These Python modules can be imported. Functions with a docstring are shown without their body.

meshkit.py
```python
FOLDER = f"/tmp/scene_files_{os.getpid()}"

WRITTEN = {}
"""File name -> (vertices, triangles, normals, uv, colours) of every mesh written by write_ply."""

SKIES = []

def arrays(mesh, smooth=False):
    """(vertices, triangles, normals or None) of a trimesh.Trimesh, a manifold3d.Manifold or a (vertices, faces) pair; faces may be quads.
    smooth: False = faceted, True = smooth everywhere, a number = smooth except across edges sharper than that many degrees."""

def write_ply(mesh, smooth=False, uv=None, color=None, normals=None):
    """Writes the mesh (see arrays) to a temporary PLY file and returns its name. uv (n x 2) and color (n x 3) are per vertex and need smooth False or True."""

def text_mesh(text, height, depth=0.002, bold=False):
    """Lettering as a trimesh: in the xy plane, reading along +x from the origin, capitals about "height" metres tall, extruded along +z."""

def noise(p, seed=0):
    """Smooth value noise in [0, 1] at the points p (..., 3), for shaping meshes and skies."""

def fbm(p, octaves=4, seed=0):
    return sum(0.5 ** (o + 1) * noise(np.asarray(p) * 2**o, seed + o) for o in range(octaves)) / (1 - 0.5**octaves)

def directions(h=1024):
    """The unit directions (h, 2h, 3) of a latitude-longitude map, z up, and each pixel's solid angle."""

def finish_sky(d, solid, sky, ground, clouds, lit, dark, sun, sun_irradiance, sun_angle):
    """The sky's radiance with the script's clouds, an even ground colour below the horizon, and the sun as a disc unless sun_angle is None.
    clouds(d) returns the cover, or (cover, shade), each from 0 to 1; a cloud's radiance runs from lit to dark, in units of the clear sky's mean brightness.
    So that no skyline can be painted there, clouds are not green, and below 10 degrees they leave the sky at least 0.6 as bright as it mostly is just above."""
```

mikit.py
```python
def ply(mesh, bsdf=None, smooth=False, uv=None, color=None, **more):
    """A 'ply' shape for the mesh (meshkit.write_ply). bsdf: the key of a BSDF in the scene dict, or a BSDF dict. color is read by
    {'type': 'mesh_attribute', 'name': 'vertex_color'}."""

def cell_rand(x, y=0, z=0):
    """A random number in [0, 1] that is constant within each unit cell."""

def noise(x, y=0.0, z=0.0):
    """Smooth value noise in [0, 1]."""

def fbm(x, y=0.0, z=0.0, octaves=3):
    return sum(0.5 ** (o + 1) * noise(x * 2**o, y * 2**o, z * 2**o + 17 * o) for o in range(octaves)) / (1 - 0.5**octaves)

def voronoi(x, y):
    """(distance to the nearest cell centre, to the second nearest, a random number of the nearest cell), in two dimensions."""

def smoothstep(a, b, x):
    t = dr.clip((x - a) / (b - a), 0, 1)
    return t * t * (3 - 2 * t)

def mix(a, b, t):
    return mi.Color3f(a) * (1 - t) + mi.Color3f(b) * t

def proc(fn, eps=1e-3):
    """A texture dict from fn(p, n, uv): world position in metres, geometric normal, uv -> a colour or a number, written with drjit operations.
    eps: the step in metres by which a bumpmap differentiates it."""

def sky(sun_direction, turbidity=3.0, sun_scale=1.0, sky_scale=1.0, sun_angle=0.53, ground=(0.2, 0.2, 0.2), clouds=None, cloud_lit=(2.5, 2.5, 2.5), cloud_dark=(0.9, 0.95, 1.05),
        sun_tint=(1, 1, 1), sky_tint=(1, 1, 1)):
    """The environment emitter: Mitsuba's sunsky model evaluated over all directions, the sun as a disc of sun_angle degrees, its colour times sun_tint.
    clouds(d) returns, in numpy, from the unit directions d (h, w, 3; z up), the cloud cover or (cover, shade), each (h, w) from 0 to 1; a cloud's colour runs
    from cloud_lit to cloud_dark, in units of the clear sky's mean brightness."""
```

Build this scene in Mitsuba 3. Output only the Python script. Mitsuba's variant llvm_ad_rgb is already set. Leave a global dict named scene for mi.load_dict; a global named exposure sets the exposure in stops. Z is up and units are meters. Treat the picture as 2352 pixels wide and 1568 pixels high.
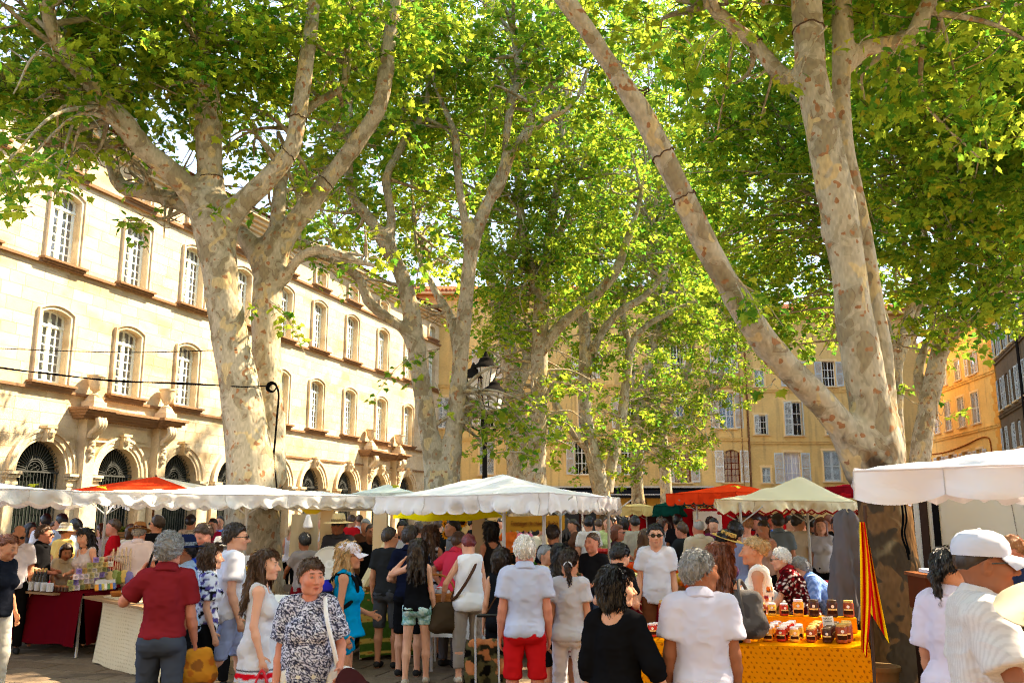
import math, random
import numpy as np, trimesh, mitsuba as mi, drjit as dr, shapely
from shapely.geometry import Polygon, box as sbox
import meshkit, mikit
from mikit import ply, proc, noise, fbm, voronoi, smoothstep, mix, cell_rand

# ---------------------------------------------------------------- camera, light, exposure
T = mi.ScalarTransform4f
FOCAL, HORIZON, EYE = 2050.0, 1185.0, 1.9            # measured on a 2352 px wide copy of the photograph
TILT = math.atan((HORIZON - 784.0) / FOCAL)
CT, ST = math.cos(TILT), math.sin(TILT)
scene, labels = {}, {}
scene['camera'] = {'type': 'perspective', 'fov': 2 * math.degrees(math.atan(1176.0 / FOCAL)), 'fov_axis': 'x', 'near_clip': 0.1, 'far_clip': 2000.0,
                   'to_world': T().look_at(origin=[0, 0, EYE], target=[0, CT, EYE + ST], up=[0, 0, 1])}
SUN_AZ, SUN_EL = math.radians(67), math.radians(48)
SUN = [math.sin(SUN_AZ) * math.cos(SUN_EL), math.cos(SUN_AZ) * math.cos(SUN_EL), math.sin(SUN_EL)]
scene['sky'] = mikit.sky(SUN, turbidity=3, sun_tint=(1.0, 0.97, 0.91), clouds=lambda d: 0.45, cloud_lit=(1.6, 1.7, 1.9))
exposure = 3.95
R = random.Random(7)
RNG = np.random.default_rng(11)


def at(u, v, y):
    """The point at depth y on the line of sight through the photograph's point (u, v)."""
    m = (784.0 - v) / FOCAL
    Z = y * (m * CT + ST) / (CT - m * ST)
    return np.array([(u - 1176.0) / FOCAL * (y * CT + Z * ST), y, EYE + Z])


def ground(u, y, z=0.0):
    """The point at depth y and height z under image column u."""
    return np.array([(u - 1176.0) / FOCAL * (y * CT + (z - EYE) * ST), y, z])


def lin(*c):
    """sRGB 0..255 -> linear reflectance."""
    x = np.array(c if len(c) == 3 else [int(c[0][i:i + 2], 16) for i in (0, 2, 4)], float) / 255
    return np.where(x < 0.04045, x / 12.92, ((x + 0.055) / 1.055) ** 2.4)


# ---------------------------------------------------------------- materials
VC = {'type': 'mesh_attribute', 'name': 'vertex_color'}


def princ(color, rough, two=True, **k):
    b = {'type': 'principled', 'base_color': color, 'roughness': rough, **k}
    return {'type': 'twosided', 'b': b} if two else b


def rgb(*c):
    return {'type': 'rgb', 'value': [float(x) for x in c]}


def wrinkle(p, n, uv):
    return fbm(p.x * 10, p.y * 10, p.z * 7, 2) * 0.7


def bark_col(p, n, uv):
    w = fbm(p.x * 3, p.y * 3, p.z * 3, 2) * 0.5
    a = fbm((p.x + w) * 5.2 + 3, (p.y + w) * 5.2, (p.z + w) * 2.4, 3)
    b = fbm((p.x - w) * 5 + 31, (p.y + w) * 5, (p.z - w) * 2.3 + 5, 3)
    c = mix((0.40, 0.350, 0.250), (0.325, 0.285, 0.20), smoothstep(0.49, 0.51, a))
    c = mix(c, (0.25, 0.205, 0.125), smoothstep(0.585, 0.60, a) * 0.85)
    c = mix(c, (0.17, 0.11, 0.06), smoothstep(0.02, 0.0, dr.abs(a - 0.595)) * 0.5)
    c = mix(c, (0.50, 0.385, 0.19), smoothstep(0.63, 0.65, b) * 0.8)
    c = mix(c, (0.30, 0.155, 0.075), smoothstep(0.70, 0.73, fbm(p.x * 13, p.y * 13 + 9, p.z * 9, 2)))
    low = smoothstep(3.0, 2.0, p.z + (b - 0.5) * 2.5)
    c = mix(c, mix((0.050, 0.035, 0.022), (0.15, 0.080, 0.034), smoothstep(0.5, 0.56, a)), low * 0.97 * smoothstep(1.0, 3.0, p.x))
    return c * (0.8 + 0.4 * noise(p.x * 40, p.y * 40, p.z * 14))


def bark_h(p, n, uv):
    return noise(p.x * 26, p.y * 26, p.z * 9) * 0.6


def stone_col(p, n, uv):
    # uv.x: each block's own tone; negative: grime and underside shade as one brown
    a = fbm(p.x * 0.8, p.y * 0.8, p.z * 1.1, 3)
    c = mix((0.59, 0.475, 0.295), (0.69, 0.580, 0.400), uv.x)
    c = mix(c, (0.40, 0.26, 0.12), smoothstep(0.5, 0.75, a) * 0.55)
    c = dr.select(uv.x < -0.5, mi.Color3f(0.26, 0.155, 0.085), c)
    g = noise(p.x * 30, p.y * 30, p.z * 60)
    return c * (0.86 + 0.22 * g) * (0.9 + 0.2 * fbm(p.x * 5, p.y * 5, p.z * 5, 2))


def plaster_col(p, n, uv):
    # uv: the coat of paint, 0 ochre yellow, 1 orange, 2 grey brown, 3 pale yellow
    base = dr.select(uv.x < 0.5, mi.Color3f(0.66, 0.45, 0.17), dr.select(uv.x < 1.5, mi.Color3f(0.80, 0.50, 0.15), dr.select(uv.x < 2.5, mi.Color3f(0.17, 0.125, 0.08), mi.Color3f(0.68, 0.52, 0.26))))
    a = fbm(p.x * 0.5, p.y * 0.5, p.z * 0.35, 4)
    streak = fbm(p.x * 3.5, p.y * 3.5, p.z * 0.25, 3)
    c = base * (0.78 + 0.44 * a)
    c = mix(c, base * 0.55 + mi.Color3f(0.03), smoothstep(0.56, 0.74, streak) * 0.5)
    return c * (0.93 + 0.14 * noise(p.x * 12, p.y * 12, p.z * 12))


def ground_col(p, n, uv):
    ca, sa = math.cos(0.32), math.sin(0.32)
    x, y = p.x * ca - p.y * sa, p.x * sa + p.y * ca
    row = dr.floor(y / 0.42)
    xs = x / 0.86 + 0.5 * (row - 2 * dr.floor(row / 2)) + 0.2 * cell_rand(row)
    fx, fy = xs - dr.floor(xs), y / 0.42 - row
    joint = dr.maximum(smoothstep(0.022, 0.006, dr.minimum(fx, 1 - fx)), smoothstep(0.045, 0.012, dr.minimum(fy, 1 - fy)))
    t = cell_rand(dr.floor(xs), row, 3)
    c = mix((0.155, 0.115, 0.078), (0.235, 0.180, 0.125), t) * (0.7 + 0.6 * fbm(p.x * 1.3, p.y * 1.3, 0.0, 3)) * (0.85 + 0.3 * noise(p.x * 60, p.y * 60))
    return mix(c, (0.05, 0.04, 0.03), joint)


def paver_col(p, n, uv):
    c = mix((0.165, 0.118, 0.078), (0.250, 0.190, 0.130), uv.x)
    s = smoothstep(0.6, 0.72, fbm(p.x * 2.1 + 4, p.y * 2.1, 0.0, 3))
    c = c * (0.68 + 0.6 * fbm(p.x * 1.3, p.y * 1.3, 0.0, 3)) * (0.85 + 0.3 * noise(p.x * 60, p.y * 60))
    return mix(c, (0.07, 0.055, 0.045), s * 0.5)


def leaf_col(p, n, uv):
    # uv.x: the leaf's own number; uv.y > 1 the twig
    t = uv.x
    c = mix((0.085, 0.240, 0.022), (0.420, 0.505, 0.040), smoothstep(0.0, 0.9, t))
    c = mix(c, (0.46, 0.36, 0.03), smoothstep(0.90, 0.94, t) * 0.75)
    c = mix(c, (0.38, 0.12, 0.015), smoothstep(0.985, 0.99, t))
    c = c * (0.75 + 0.5 * noise(p.x * 0.8, p.y * 0.8, p.z * 0.8))
    return dr.select(uv.y > 1.5, mi.Color3f(0.07, 0.05, 0.03), c)


def hair_h(p, n, uv):
    return fbm(p.x * 110, p.y * 110, p.z * 16, 2)


def canvas_h(p, n, uv):
    f = fbm(p.x * 3.5, p.y * 3.5, p.z * 5, 3)
    return dr.abs(f - 0.5) * 2


def bump(inner, fn, scale, eps=2e-3):
    return {'type': 'twosided', 'b': {'type': 'bumpmap', 'scale': scale, 'arbitrary': proc(fn, eps), 'inner': inner}}


def matte(color):
    return {'type': 'twosided', 'b': {'type': 'diffuse', 'reflectance': color}}


def glossy(color, alpha):
    return {'type': 'twosided', 'b': {'type': 'principled', 'base_color': color, 'roughness': alpha ** .5, 'specular': 0.45}}


scene.update({
    'm_paint': matte(VC),
    'm_cloth': matte(VC),
    'm_gloss': glossy(VC, 0.14),
    'm_skin': matte(VC),
    'm_canvas': {'type': 'principledthin', 'base_color': VC, 'roughness': 0.85, 'diff_trans': 0.28, 'spec_trans': 0.0},
    'm_leaf': {'type': 'principledthin', 'base_color': proc(leaf_col), 'roughness': 0.42, 'diff_trans': 1.4, 'spec_trans': 0.0},
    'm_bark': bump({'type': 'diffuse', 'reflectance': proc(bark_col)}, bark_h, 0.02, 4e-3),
    'm_stone': matte(proc(stone_col)),
    'm_plaster': matte(proc(plaster_col)),
    'm_ground': matte(proc(ground_col)),
    'm_paver': matte(proc(paver_col)),
    'm_pane': {'type': 'thindielectric', 'int_ior': 1.5},
})

# ---------------------------------------------------------------- names
_count = {}


def fresh(name):
    n = _count.get(name, 0)
    _count[name] = n + 1
    return name if n == 0 else f'{name}_{n:03d}'


def thing(name, label, cat, group=None, kind=None):
    k = fresh(name)
    tag(k, label, cat, group, kind)
    return k


def tag(k, label=None, cat=None, group=None, kind=None):
    d = {a: b for a, b in (('label', label), ('category', cat), ('group', group), ('kind', kind)) if b}
    labels[k] = d
    return k


def put(parent, name, shape, label=None, kind=None):
    k = fresh(f'{parent}__{name}') if parent else name
    scene[k] = shape
    if label or kind:
        tag(k, label, None, None, kind)
    return k


# ---------------------------------------------------------------- mesh helpers
def rotz(a):
    c, s = math.cos(a), math.sin(a)
    return np.array([[c, -s, 0], [s, c, 0], [0, 0, 1.0]])


def rotx(a):
    c, s = math.cos(a), math.sin(a)
    return np.array([[1.0, 0, 0], [0, c, -s], [0, s, c]])


def roty(a):
    c, s = math.cos(a), math.sin(a)
    return np.array([[c, 0, s], [0, 1.0, 0], [-s, 0, c]])


def norm(a):
    a = np.asarray(a, float)
    return a / (np.linalg.norm(a) + 1e-12)


def mat(p=(0, 0, 0), Rm=np.eye(3), s=1.0):
    m = np.eye(4)
    m[:3, :3] = Rm * s if np.ndim(s) == 0 else Rm * np.asarray(s)
    m[:3, 3] = p
    return m


class MB:
    """Collects boxes, tubes, lathes and sheets with a colour each; build() makes ONE mesh of them."""

    def __init__(self, M=np.eye(4)):
        self.v, self.f, self.c, self.n, self.M = [], [], [], 0, M

    def raw(self, v, f, col):
        v = np.asarray(v, float)
        f = np.asarray(f, int)
        if f.shape[1] == 4:
            f = np.vstack([f[:, [0, 1, 2]], f[:, [0, 2, 3]]])
        v = v @ self.M[:3, :3].T + self.M[:3, 3]
        self.v.append(v)
        self.f.append(f + self.n)
        self.c.append(np.broadcast_to(np.asarray(col, float), (len(v), 3)))
        self.n += len(v)
        return self

    def box(self, c, s, col, Rm=None, taper=1.0):
        """A box of size s round c; its edges do not share vertices."""
        x, y, z = np.asarray(s, float) / 2
        p = np.array([[-x, -y, -z], [x, -y, -z], [x, y, -z], [-x, y, -z], [-x * taper, -y * taper, z], [x * taper, -y * taper, z], [x * taper, y * taper, z], [-x * taper, y * taper, z]])
        q = np.array([[0, 3, 2, 1], [4, 5, 6, 7], [0, 1, 5, 4], [1, 2, 6, 5], [2, 3, 7, 6], [3, 0, 4, 7]])
        if Rm is not None:
            p = p @ Rm.T
        p = p + np.asarray(c, float)
        return self.raw(p[q.ravel()], np.arange(24).reshape(6, 4), col)

    def tube(self, pts, r, col, sides=8, cap=True):
        p = np.asarray(pts, float)
        r = np.broadcast_to(r, (len(p),))
        t = np.gradient(p, axis=0)
        t /= np.linalg.norm(t, axis=1, keepdims=True) + 1e-12
        a = np.cross(t, np.where(np.abs(t[:, 2:]) < 0.9, [0, 0, 1.0], [1.0, 0, 0]))
        for i in range(1, len(a)):
            a[i] = a[i - 1] - t[i] * (a[i - 1] @ t[i])
            a[i] /= np.linalg.norm(a[i]) + 1e-12
        a[0] = norm(a[0])
        b, g = np.cross(t, a), np.arange(sides) * 2 * np.pi / sides
        v = (p[:, None] + r[:, None, None] * (np.cos(g)[None, :, None] * a[:, None] + np.sin(g)[None, :, None] * b[:, None])).reshape(-1, 3)
        i, j = np.meshgrid(np.arange(len(p) - 1), np.arange(sides), indexing='ij')
        q = np.stack([i * sides + j, i * sides + (j + 1) % sides, (i + 1) * sides + (j + 1) % sides, (i + 1) * sides + j], -1).reshape(-1, 4)
        self.raw(v, q, col)
        if cap:
            for k, e in ((0, 0), (len(p) - 1, 1)):
                ring = v[k * sides:(k + 1) * sides]
                w = np.vstack([ring, p[k]])
                j = np.arange(sides)
                f = np.stack([j, np.full(sides, sides), (j + 1) % sides], 1) if e == 0 else np.stack([j, (j + 1) % sides, np.full(sides, sides)], 1)
                self.raw(w, f, col)
        return self

    def lathe(self, prof, col, c=(0, 0, 0), n=20, sx=1.0, sy=1.0, Rm=None, sharp=35):
        """Revolves (radius, z) points about z; corners sharper than sharp degrees get vertices of their own."""
        P = [np.asarray(prof[0], float)]
        pr = np.asarray(prof, float)
        segs = [[pr[0]]]
        for i in range(1, len(pr)):
            segs[-1].append(pr[i])
            if i < len(pr) - 1:
                d0, d1 = norm(pr[i] - pr[i - 1]), norm(pr[i + 1] - pr[i])
                if d0 @ d1 < math.cos(math.radians(sharp)):
                    segs.append([pr[i]])
        g = np.arange(n) * 2 * np.pi / n
        cs = col if isinstance(col, list) else None
        for si, s in enumerate(segs):
            s = np.array(s)
            v = np.stack([s[:, None, 0] * np.cos(g) * sx, s[:, None, 0] * np.sin(g) * sy, np.broadcast_to(s[:, None, 1], (len(s), n))], -1).reshape(-1, 3)
            if Rm is not None:
                v = v @ Rm.T
            i, j = np.meshgrid(np.arange(len(s) - 1), np.arange(n), indexing='ij')
            q = np.stack([i * n + j, i * n + (j + 1) % n, (i + 1) * n + (j + 1) % n, (i + 1) * n + j], -1).reshape(-1, 4)
            self.raw(v + np.asarray(c, float), q, cs[si] if cs else col)
        return self

    def poly(self, shape, depth, col, Rm=np.eye(3), c=(0, 0, 0)):
        """Extrudes a shapely polygon (x, z) by depth along y; flat shaded."""
        for g in getattr(shape, 'geoms', [shape]):
            if g.is_empty or g.area < 1e-6:
                continue
            m = trimesh.creation.extrude_polygon(g, depth, engine='earcut')
            v = np.asarray(m.vertices)[np.asarray(m.faces).ravel()]
            v = np.stack([v[:, 0], depth - v[:, 2], v[:, 1]], 1)
            self.raw(v @ Rm.T + np.asarray(c, float), np.arange(len(v)).reshape(-1, 3), col)
        return self

    def grid(self, P, col):
        """A sheet through the points P (n, m, 3)."""
        n, m = P.shape[:2]
        i, j = np.meshgrid(np.arange(n - 1), np.arange(m - 1), indexing='ij')
        q = np.stack([i * m + j, i * m + j + 1, (i + 1) * m + j + 1, (i + 1) * m + j], -1).reshape(-1, 4)
        c = np.asarray(col, float)
        return self.raw(P.reshape(-1, 3), q, c.reshape(-1, 3) if c.ndim == 3 else c)

    def mesh(self):
        return np.vstack(self.v), np.vstack(self.f), np.vstack(self.c)

    def build(self, parent, name, bsdf='m_paint', smooth=True, label=None, kind=None):
        v, f, c = self.mesh()
        return put(parent, name, ply((v, f), bsdf, smooth=smooth, color=c), label, kind)

    def shape(self, bsdf='m_paint', smooth=True):
        v, f, c = self.mesh()
        return ply((v, f), bsdf, smooth=smooth, color=c)


def placed(shape, M):
    return {**shape, 'to_world': T(np.asarray(M, float).tolist())}


def spline(pts, step=None, n=None):
    """Catmull-Rom through the rows of pts (any number of columns)."""
    p = np.asarray(pts, float)
    p = np.vstack([2 * p[0] - p[1], p, 2 * p[-1] - p[-2]])
    out = []
    for i in range(1, len(p) - 2):
        k = n or max(2, int(np.linalg.norm((p[i + 1] - p[i])[:3]) / step) + 1)
        t = np.linspace(0, 1, k, endpoint=False)[:, None]
        out.append(0.5 * (2 * p[i] + (p[i + 1] - p[i - 1]) * t + (2 * p[i - 1] - 5 * p[i] + 4 * p[i + 1] - p[i + 2]) * t ** 2 + (3 * p[i] - p[i - 1] - 3 * p[i + 1] + p[i + 2]) * t ** 3))
    return np.vstack(out + [p[-2:-1]])


# ---------------------------------------------------------------- smooth bodies: signed distances joined softly, then meshed
def d_cone(p, a, b, ra, rb):
    """Distance to a round cone."""
    ab = b - a
    L2 = ab @ ab + 1e-12
    t = np.clip(((p - a) @ ab) / L2, 0, 1)
    q = p - a - t[..., None] * ab
    return np.sqrt((q * q).sum(-1)) - (ra + (rb - ra) * t)


class Field:
    def __init__(self, lo, hi, h):
        self.h, self.lo = h, np.asarray(lo, float) - 2 * h
        self.n = np.ceil((np.asarray(hi, float) + 2 * h - self.lo) / h).astype(int) + 1
        self.F = np.full(self.n, 9.0, np.float32)

    def window(self, lo, hi):
        i0 = np.clip(np.floor((lo - self.lo) / self.h).astype(int), 0, self.n - 1)
        i1 = np.clip(np.ceil((hi - self.lo) / self.h).astype(int) + 1, 1, self.n)
        ax = [self.lo[k] + self.h * np.arange(i0[k], i1[k]) for k in range(3)]
        P = np.stack(np.meshgrid(*ax, indexing='ij'), -1).astype(np.float32)
        return tuple(slice(a, b) for a, b in zip(i0, i1)), P

    def add(self, fn, lo, hi, k):
        m = k + 3 * self.h
        s, P = self.window(np.asarray(lo) - m, np.asarray(hi) + m)
        d, F = fn(P), self.F[s]
        if k > 0:
            g = np.maximum(k - np.abs(F - d), 0) / k
            self.F[s] = np.minimum(F, d) - g * g * k * 0.25
        else:
            self.F[s] = np.minimum(F, d)

    def sub(self, fn, lo, hi, k):
        m = k + 3 * self.h
        s, P = self.window(np.asarray(lo) - m, np.asarray(hi) + m)
        d, F = -fn(P), self.F[s]
        g = np.maximum(k - np.abs(F - d), 0) / max(k, 1e-9)
        self.F[s] = np.maximum(F, d) + g * g * k * 0.25

    def cut(self, n, c):
        """Keeps the side n.p < c."""
        s, P = self.window(self.lo, self.lo + self.n * self.h)
        self.F = np.maximum(self.F, (P @ np.asarray(n, np.float32) - c).astype(np.float32))

    def cone(self, a, b, ra, rb, k=0.03, flat=None, clip=None):
        """Round cone; flat = (unit axis, factor): squeezed along that axis by the factor. clip = (n, c): kept where n.p < c."""
        a, b = np.asarray(a, float), np.asarray(b, float)
        r = max(ra, rb)
        lo, hi = np.minimum(a, b) - r, np.maximum(a, b) + r

        def fn(P):
            if flat is None:
                d = d_cone(P, a, b, ra, rb)
            else:
                ax, f = np.asarray(flat[0], float), flat[1]
                S = np.eye(3) + (1 / f - 1) * np.outer(ax, ax)
                d = d_cone((P - a) @ S + a, a, a + S @ (b - a), ra, rb) * (0.5 + 0.5 * f)
            if clip is not None:
                d = np.maximum(d, P @ np.asarray(clip[0], float) - clip[1])
            return d
        self.add(fn, lo, hi, k)

    def ball(self, c, rad, Rm=np.eye(3), k=0.03, sub=False):
        """Ellipsoid with half axes rad in the frame Rm."""
        c, rad = np.asarray(c, float), np.broadcast_to(np.asarray(rad, float), (3,))

        def fn(P):
            q = (P - c) @ Rm
            k0 = np.sqrt(((q / rad) ** 2).sum(-1))
            k1 = np.sqrt(((q / rad ** 2) ** 2).sum(-1)) + 1e-9
            return k0 * (k0 - 1) / k1
        e = np.abs(Rm) @ rad
        (self.sub if sub else self.add)(fn, c - e, c + e, k)

    def mesh(self):
        """Surface nets."""
        F, h = self.F, self.h
        F[[0, -1]] = np.maximum(F[[0, -1]], h)
        F[:, [0, -1]] = np.maximum(F[:, [0, -1]], h)
        F[:, :, [0, -1]] = np.maximum(F[:, :, [0, -1]], h)
        S = F < 0
        cnt = np.zeros(np.array(F.shape) - 1, np.int8)
        for o in np.ndindex(2, 2, 2):
            cnt += S[o[0]:F.shape[0] - 1 + o[0], o[1]:F.shape[1] - 1 + o[1], o[2]:F.shape[2] - 1 + o[2]]
        cells = np.argwhere((cnt > 0) & (cnt < 8))
        if not len(cells):
            return np.zeros((0, 3)), np.zeros((0, 3), int)
        idx = np.full(cnt.shape, -1, np.int32)
        idx[tuple(cells.T)] = np.arange(len(cells))
        corner = np.array(list(np.ndindex(2, 2, 2)))
        val = np.stack([F[tuple((cells + o).T)] for o in corner], 1)
        acc, num = np.zeros((len(cells), 3)), np.zeros(len(cells))
        for i in range(8):
            for j in range(i + 1, 8):
                if np.abs(corner[i] - corner[j]).sum() == 1:
                    a, b = val[:, i], val[:, j]
                    x = (a < 0) != (b < 0)
                    t = np.where(x, a / np.where(x, a - b, 1), 0)
                    acc += np.where(x[:, None], corner[i] + t[:, None] * (corner[j] - corner[i]), 0)
                    num += x
        v = self.lo + h * (cells + acc / num[:, None])
        quads = []
        for ax in range(3):
            a = np.moveaxis(S, ax, 0)
            ch = np.moveaxis(a[:-1] != a[1:], 0, ax)
            e = np.argwhere(ch)
            o1, o2 = np.eye(3, dtype=int)[(ax + 1) % 3], np.eye(3, dtype=int)[(ax + 2) % 3]
            e = e[(e[:, (ax + 1) % 3] > 0) & (e[:, (ax + 2) % 3] > 0)]
            g = lambda d: np.minimum(e + d, np.array(idx.shape) - 1)
            q = np.stack([idx[tuple(g(-o1 - o2).T)], idx[tuple(g(-o2).T)], idx[tuple(g(0 * o1).T)], idx[tuple(g(-o1).T)]], 1)
            inside = S[tuple(e.T)]
            q[~inside] = q[~inside][:, ::-1]
            quads.append(q[(q >= 0).all(1)])
        q = np.vstack(quads)
        return v, np.vstack([q[:, [0, 1, 2]], q[:, [0, 2, 3]]])


def normals(v, f):
    n = np.zeros_like(v)
    c = np.cross(v[f[:, 1]] - v[f[:, 0]], v[f[:, 2]] - v[f[:, 0]])
    for k in range(3):
        np.add.at(n, f[:, k], c)
    return n / (np.linalg.norm(n, axis=1, keepdims=True) + 1e-12)
# ================================================================ the ground
scene['ground'] = ply((np.array([[-150, -60, -.014], [150, -60, -.014], [150, 240, -.014], [-150, 240, -.014]]), np.array([[0, 1, 2, 3]])), 'm_ground')
tag('ground', 'warm grey stone paving of the market square', None, None, 'structure')
pav = []
for k in range(6):
    mb = MB()
    mb.box((0, 0, -.007), (.840, .400, .014), (1, 1, 1), taper=.985)
    v, f, _ = mb.mesh()
    pav.append(ply((v, f), 'm_paver', uv=np.column_stack([np.full(len(v), (k + .5) / 6), np.zeros(len(v))])))
PR = rotz(-0.32)
bed = np.array([[-11, 6, -.009], [9, 6, -.009], [9, 15.5, -.009], [-11, 15.5, -.009]])
scene['paving_bed'] = ply((bed, np.array([[0, 1, 2, 3]])), 'm_paint', color=np.tile([.022, .018, .014], (4, 1)))
tag('paving_bed', 'dark mortar between the paving slabs', None, None, 'structure')
for i in range(-16, 14):
    for j in range(14, 42):
        p = PR @ np.array([.86 * (i + .5 * (j % 2)), .42 * j, 0])
        if p[1] > 15 or p[1] < 6.5 or abs(p[0]) > p[1] * .6 or len([1 for k in scene if k.startswith('ground__paver')]) >= 300:
            continue
        put('ground', 'paver', placed(pav[R.randrange(6)], mat(p + [0, 0, R.uniform(-.002, .002)], PR @ rotx(R.uniform(-.004, .004)) @ roty(R.uniform(-.003, .003)))))

# ================================================================ the long stone hall
P0, AX = np.array([-17.4, 30, 0]), norm([.314, .949, 0])
HALL = mat(P0, np.stack([AX, [-AX[1], AX[0], 0], [0, 0, 1]], 1))      # x along the wall, y into it, z up
hall = thing('stone_hall', 'long sunlit stone hall with arched windows in two rows and fan-grilled arches below', 'building')
CX = [-1.7, 2.08, 5.85, 9.5, 13.2, 16.95, 20.5, 24.35, 28.5, 32.6, 36.5]
T0, T1, ZT = -4.0, 40.5, 16.6


def arch(c, w, z0, zs, rise, n=14):
    """Outline of an opening: straight sides to zs, then an arc of the given rise."""
    r = (w * w / 4 + rise * rise) / (2 * rise)
    a = math.asin(min(1, w / 2 / r))
    if rise > w / 2 - 1e-6:
        a = math.pi / 2
    g = np.linspace(-a, a, n)
    return Polygon([(c - w / 2, z0), *[(c + r * math.sin(t), zs + rise - r + r * math.cos(t)) for t in g], (c + w / 2, z0)])


WIN = []
for c in CX:
    WIN.append((arch(c, 1.3, 6.62, 9.15, .17), c, 6.62, 9.0, 1))
    WIN.append((arch(c, 1.3, 11.12, 13.65, .17), c, 11.12, 13.5, 1))
    WIN.append((arch(c, 1.05, 14.75, 15.55, .14), c, 14.75, 15.5, 0))
DOORS = [arch(c, 2.2, -.2, 3.45, 1.1) for c in CX]
holes = shapely.union_all([w[0] for w in WIN] + DOORS)
WARM = lin(206, 170, 118)
mb = MB(HALL)
mb.poly(sbox(T0, 0, T1, ZT).difference(holes), .5, (1, 1, 1))
v, f, _ = mb.mesh()
put(hall, 'wall', ply((v, f), 'm_stone', uv=np.tile([[.15, 0]], (len(v), 1))))
# ashlar, each block proud of its joints
blocks = []
rr = random.Random(3)
z = .0
while z < 14.3:
    hh = rr.choice([.40, .44, .48, .42])
    x = T0 + rr.uniform(0, .6)
    while x < T1:
        w = rr.uniform(.65, 1.25)
        g = sbox(x + .007, z + .007, min(x + w, T1) - .007, z + hh - .007).difference(holes)
        if g.area > .02:
            blocks.append((abs(x - 4) + abs(z - 5.5) * 1.3, g))
        x += w
    z += hh
blocks.sort(key=lambda b: b[0])
for i, (_, g) in enumerate(blocks[:290]):
    mb = MB(HALL).poly(g, .016, (1, 1, 1), c=(0, -.016, 0))
    v, f, _ = mb.mesh()
    put(f'{hall}__wall', 'stone_block', ply((v, f), 'm_stone', uv=np.tile([[rr.random(), 0]], (len(v), 1))))
V, F, U, n = [], [], [], 0
for _, g in blocks[290:]:
    v, f, _ = MB(HALL).poly(g, .016, (1, 1, 1), c=(0, -.016, 0)).mesh()
    V.append(v); F.append(f + n); n += len(v); U.append(np.tile([[rr.random(), 0]], (len(v), 1)))
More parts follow.
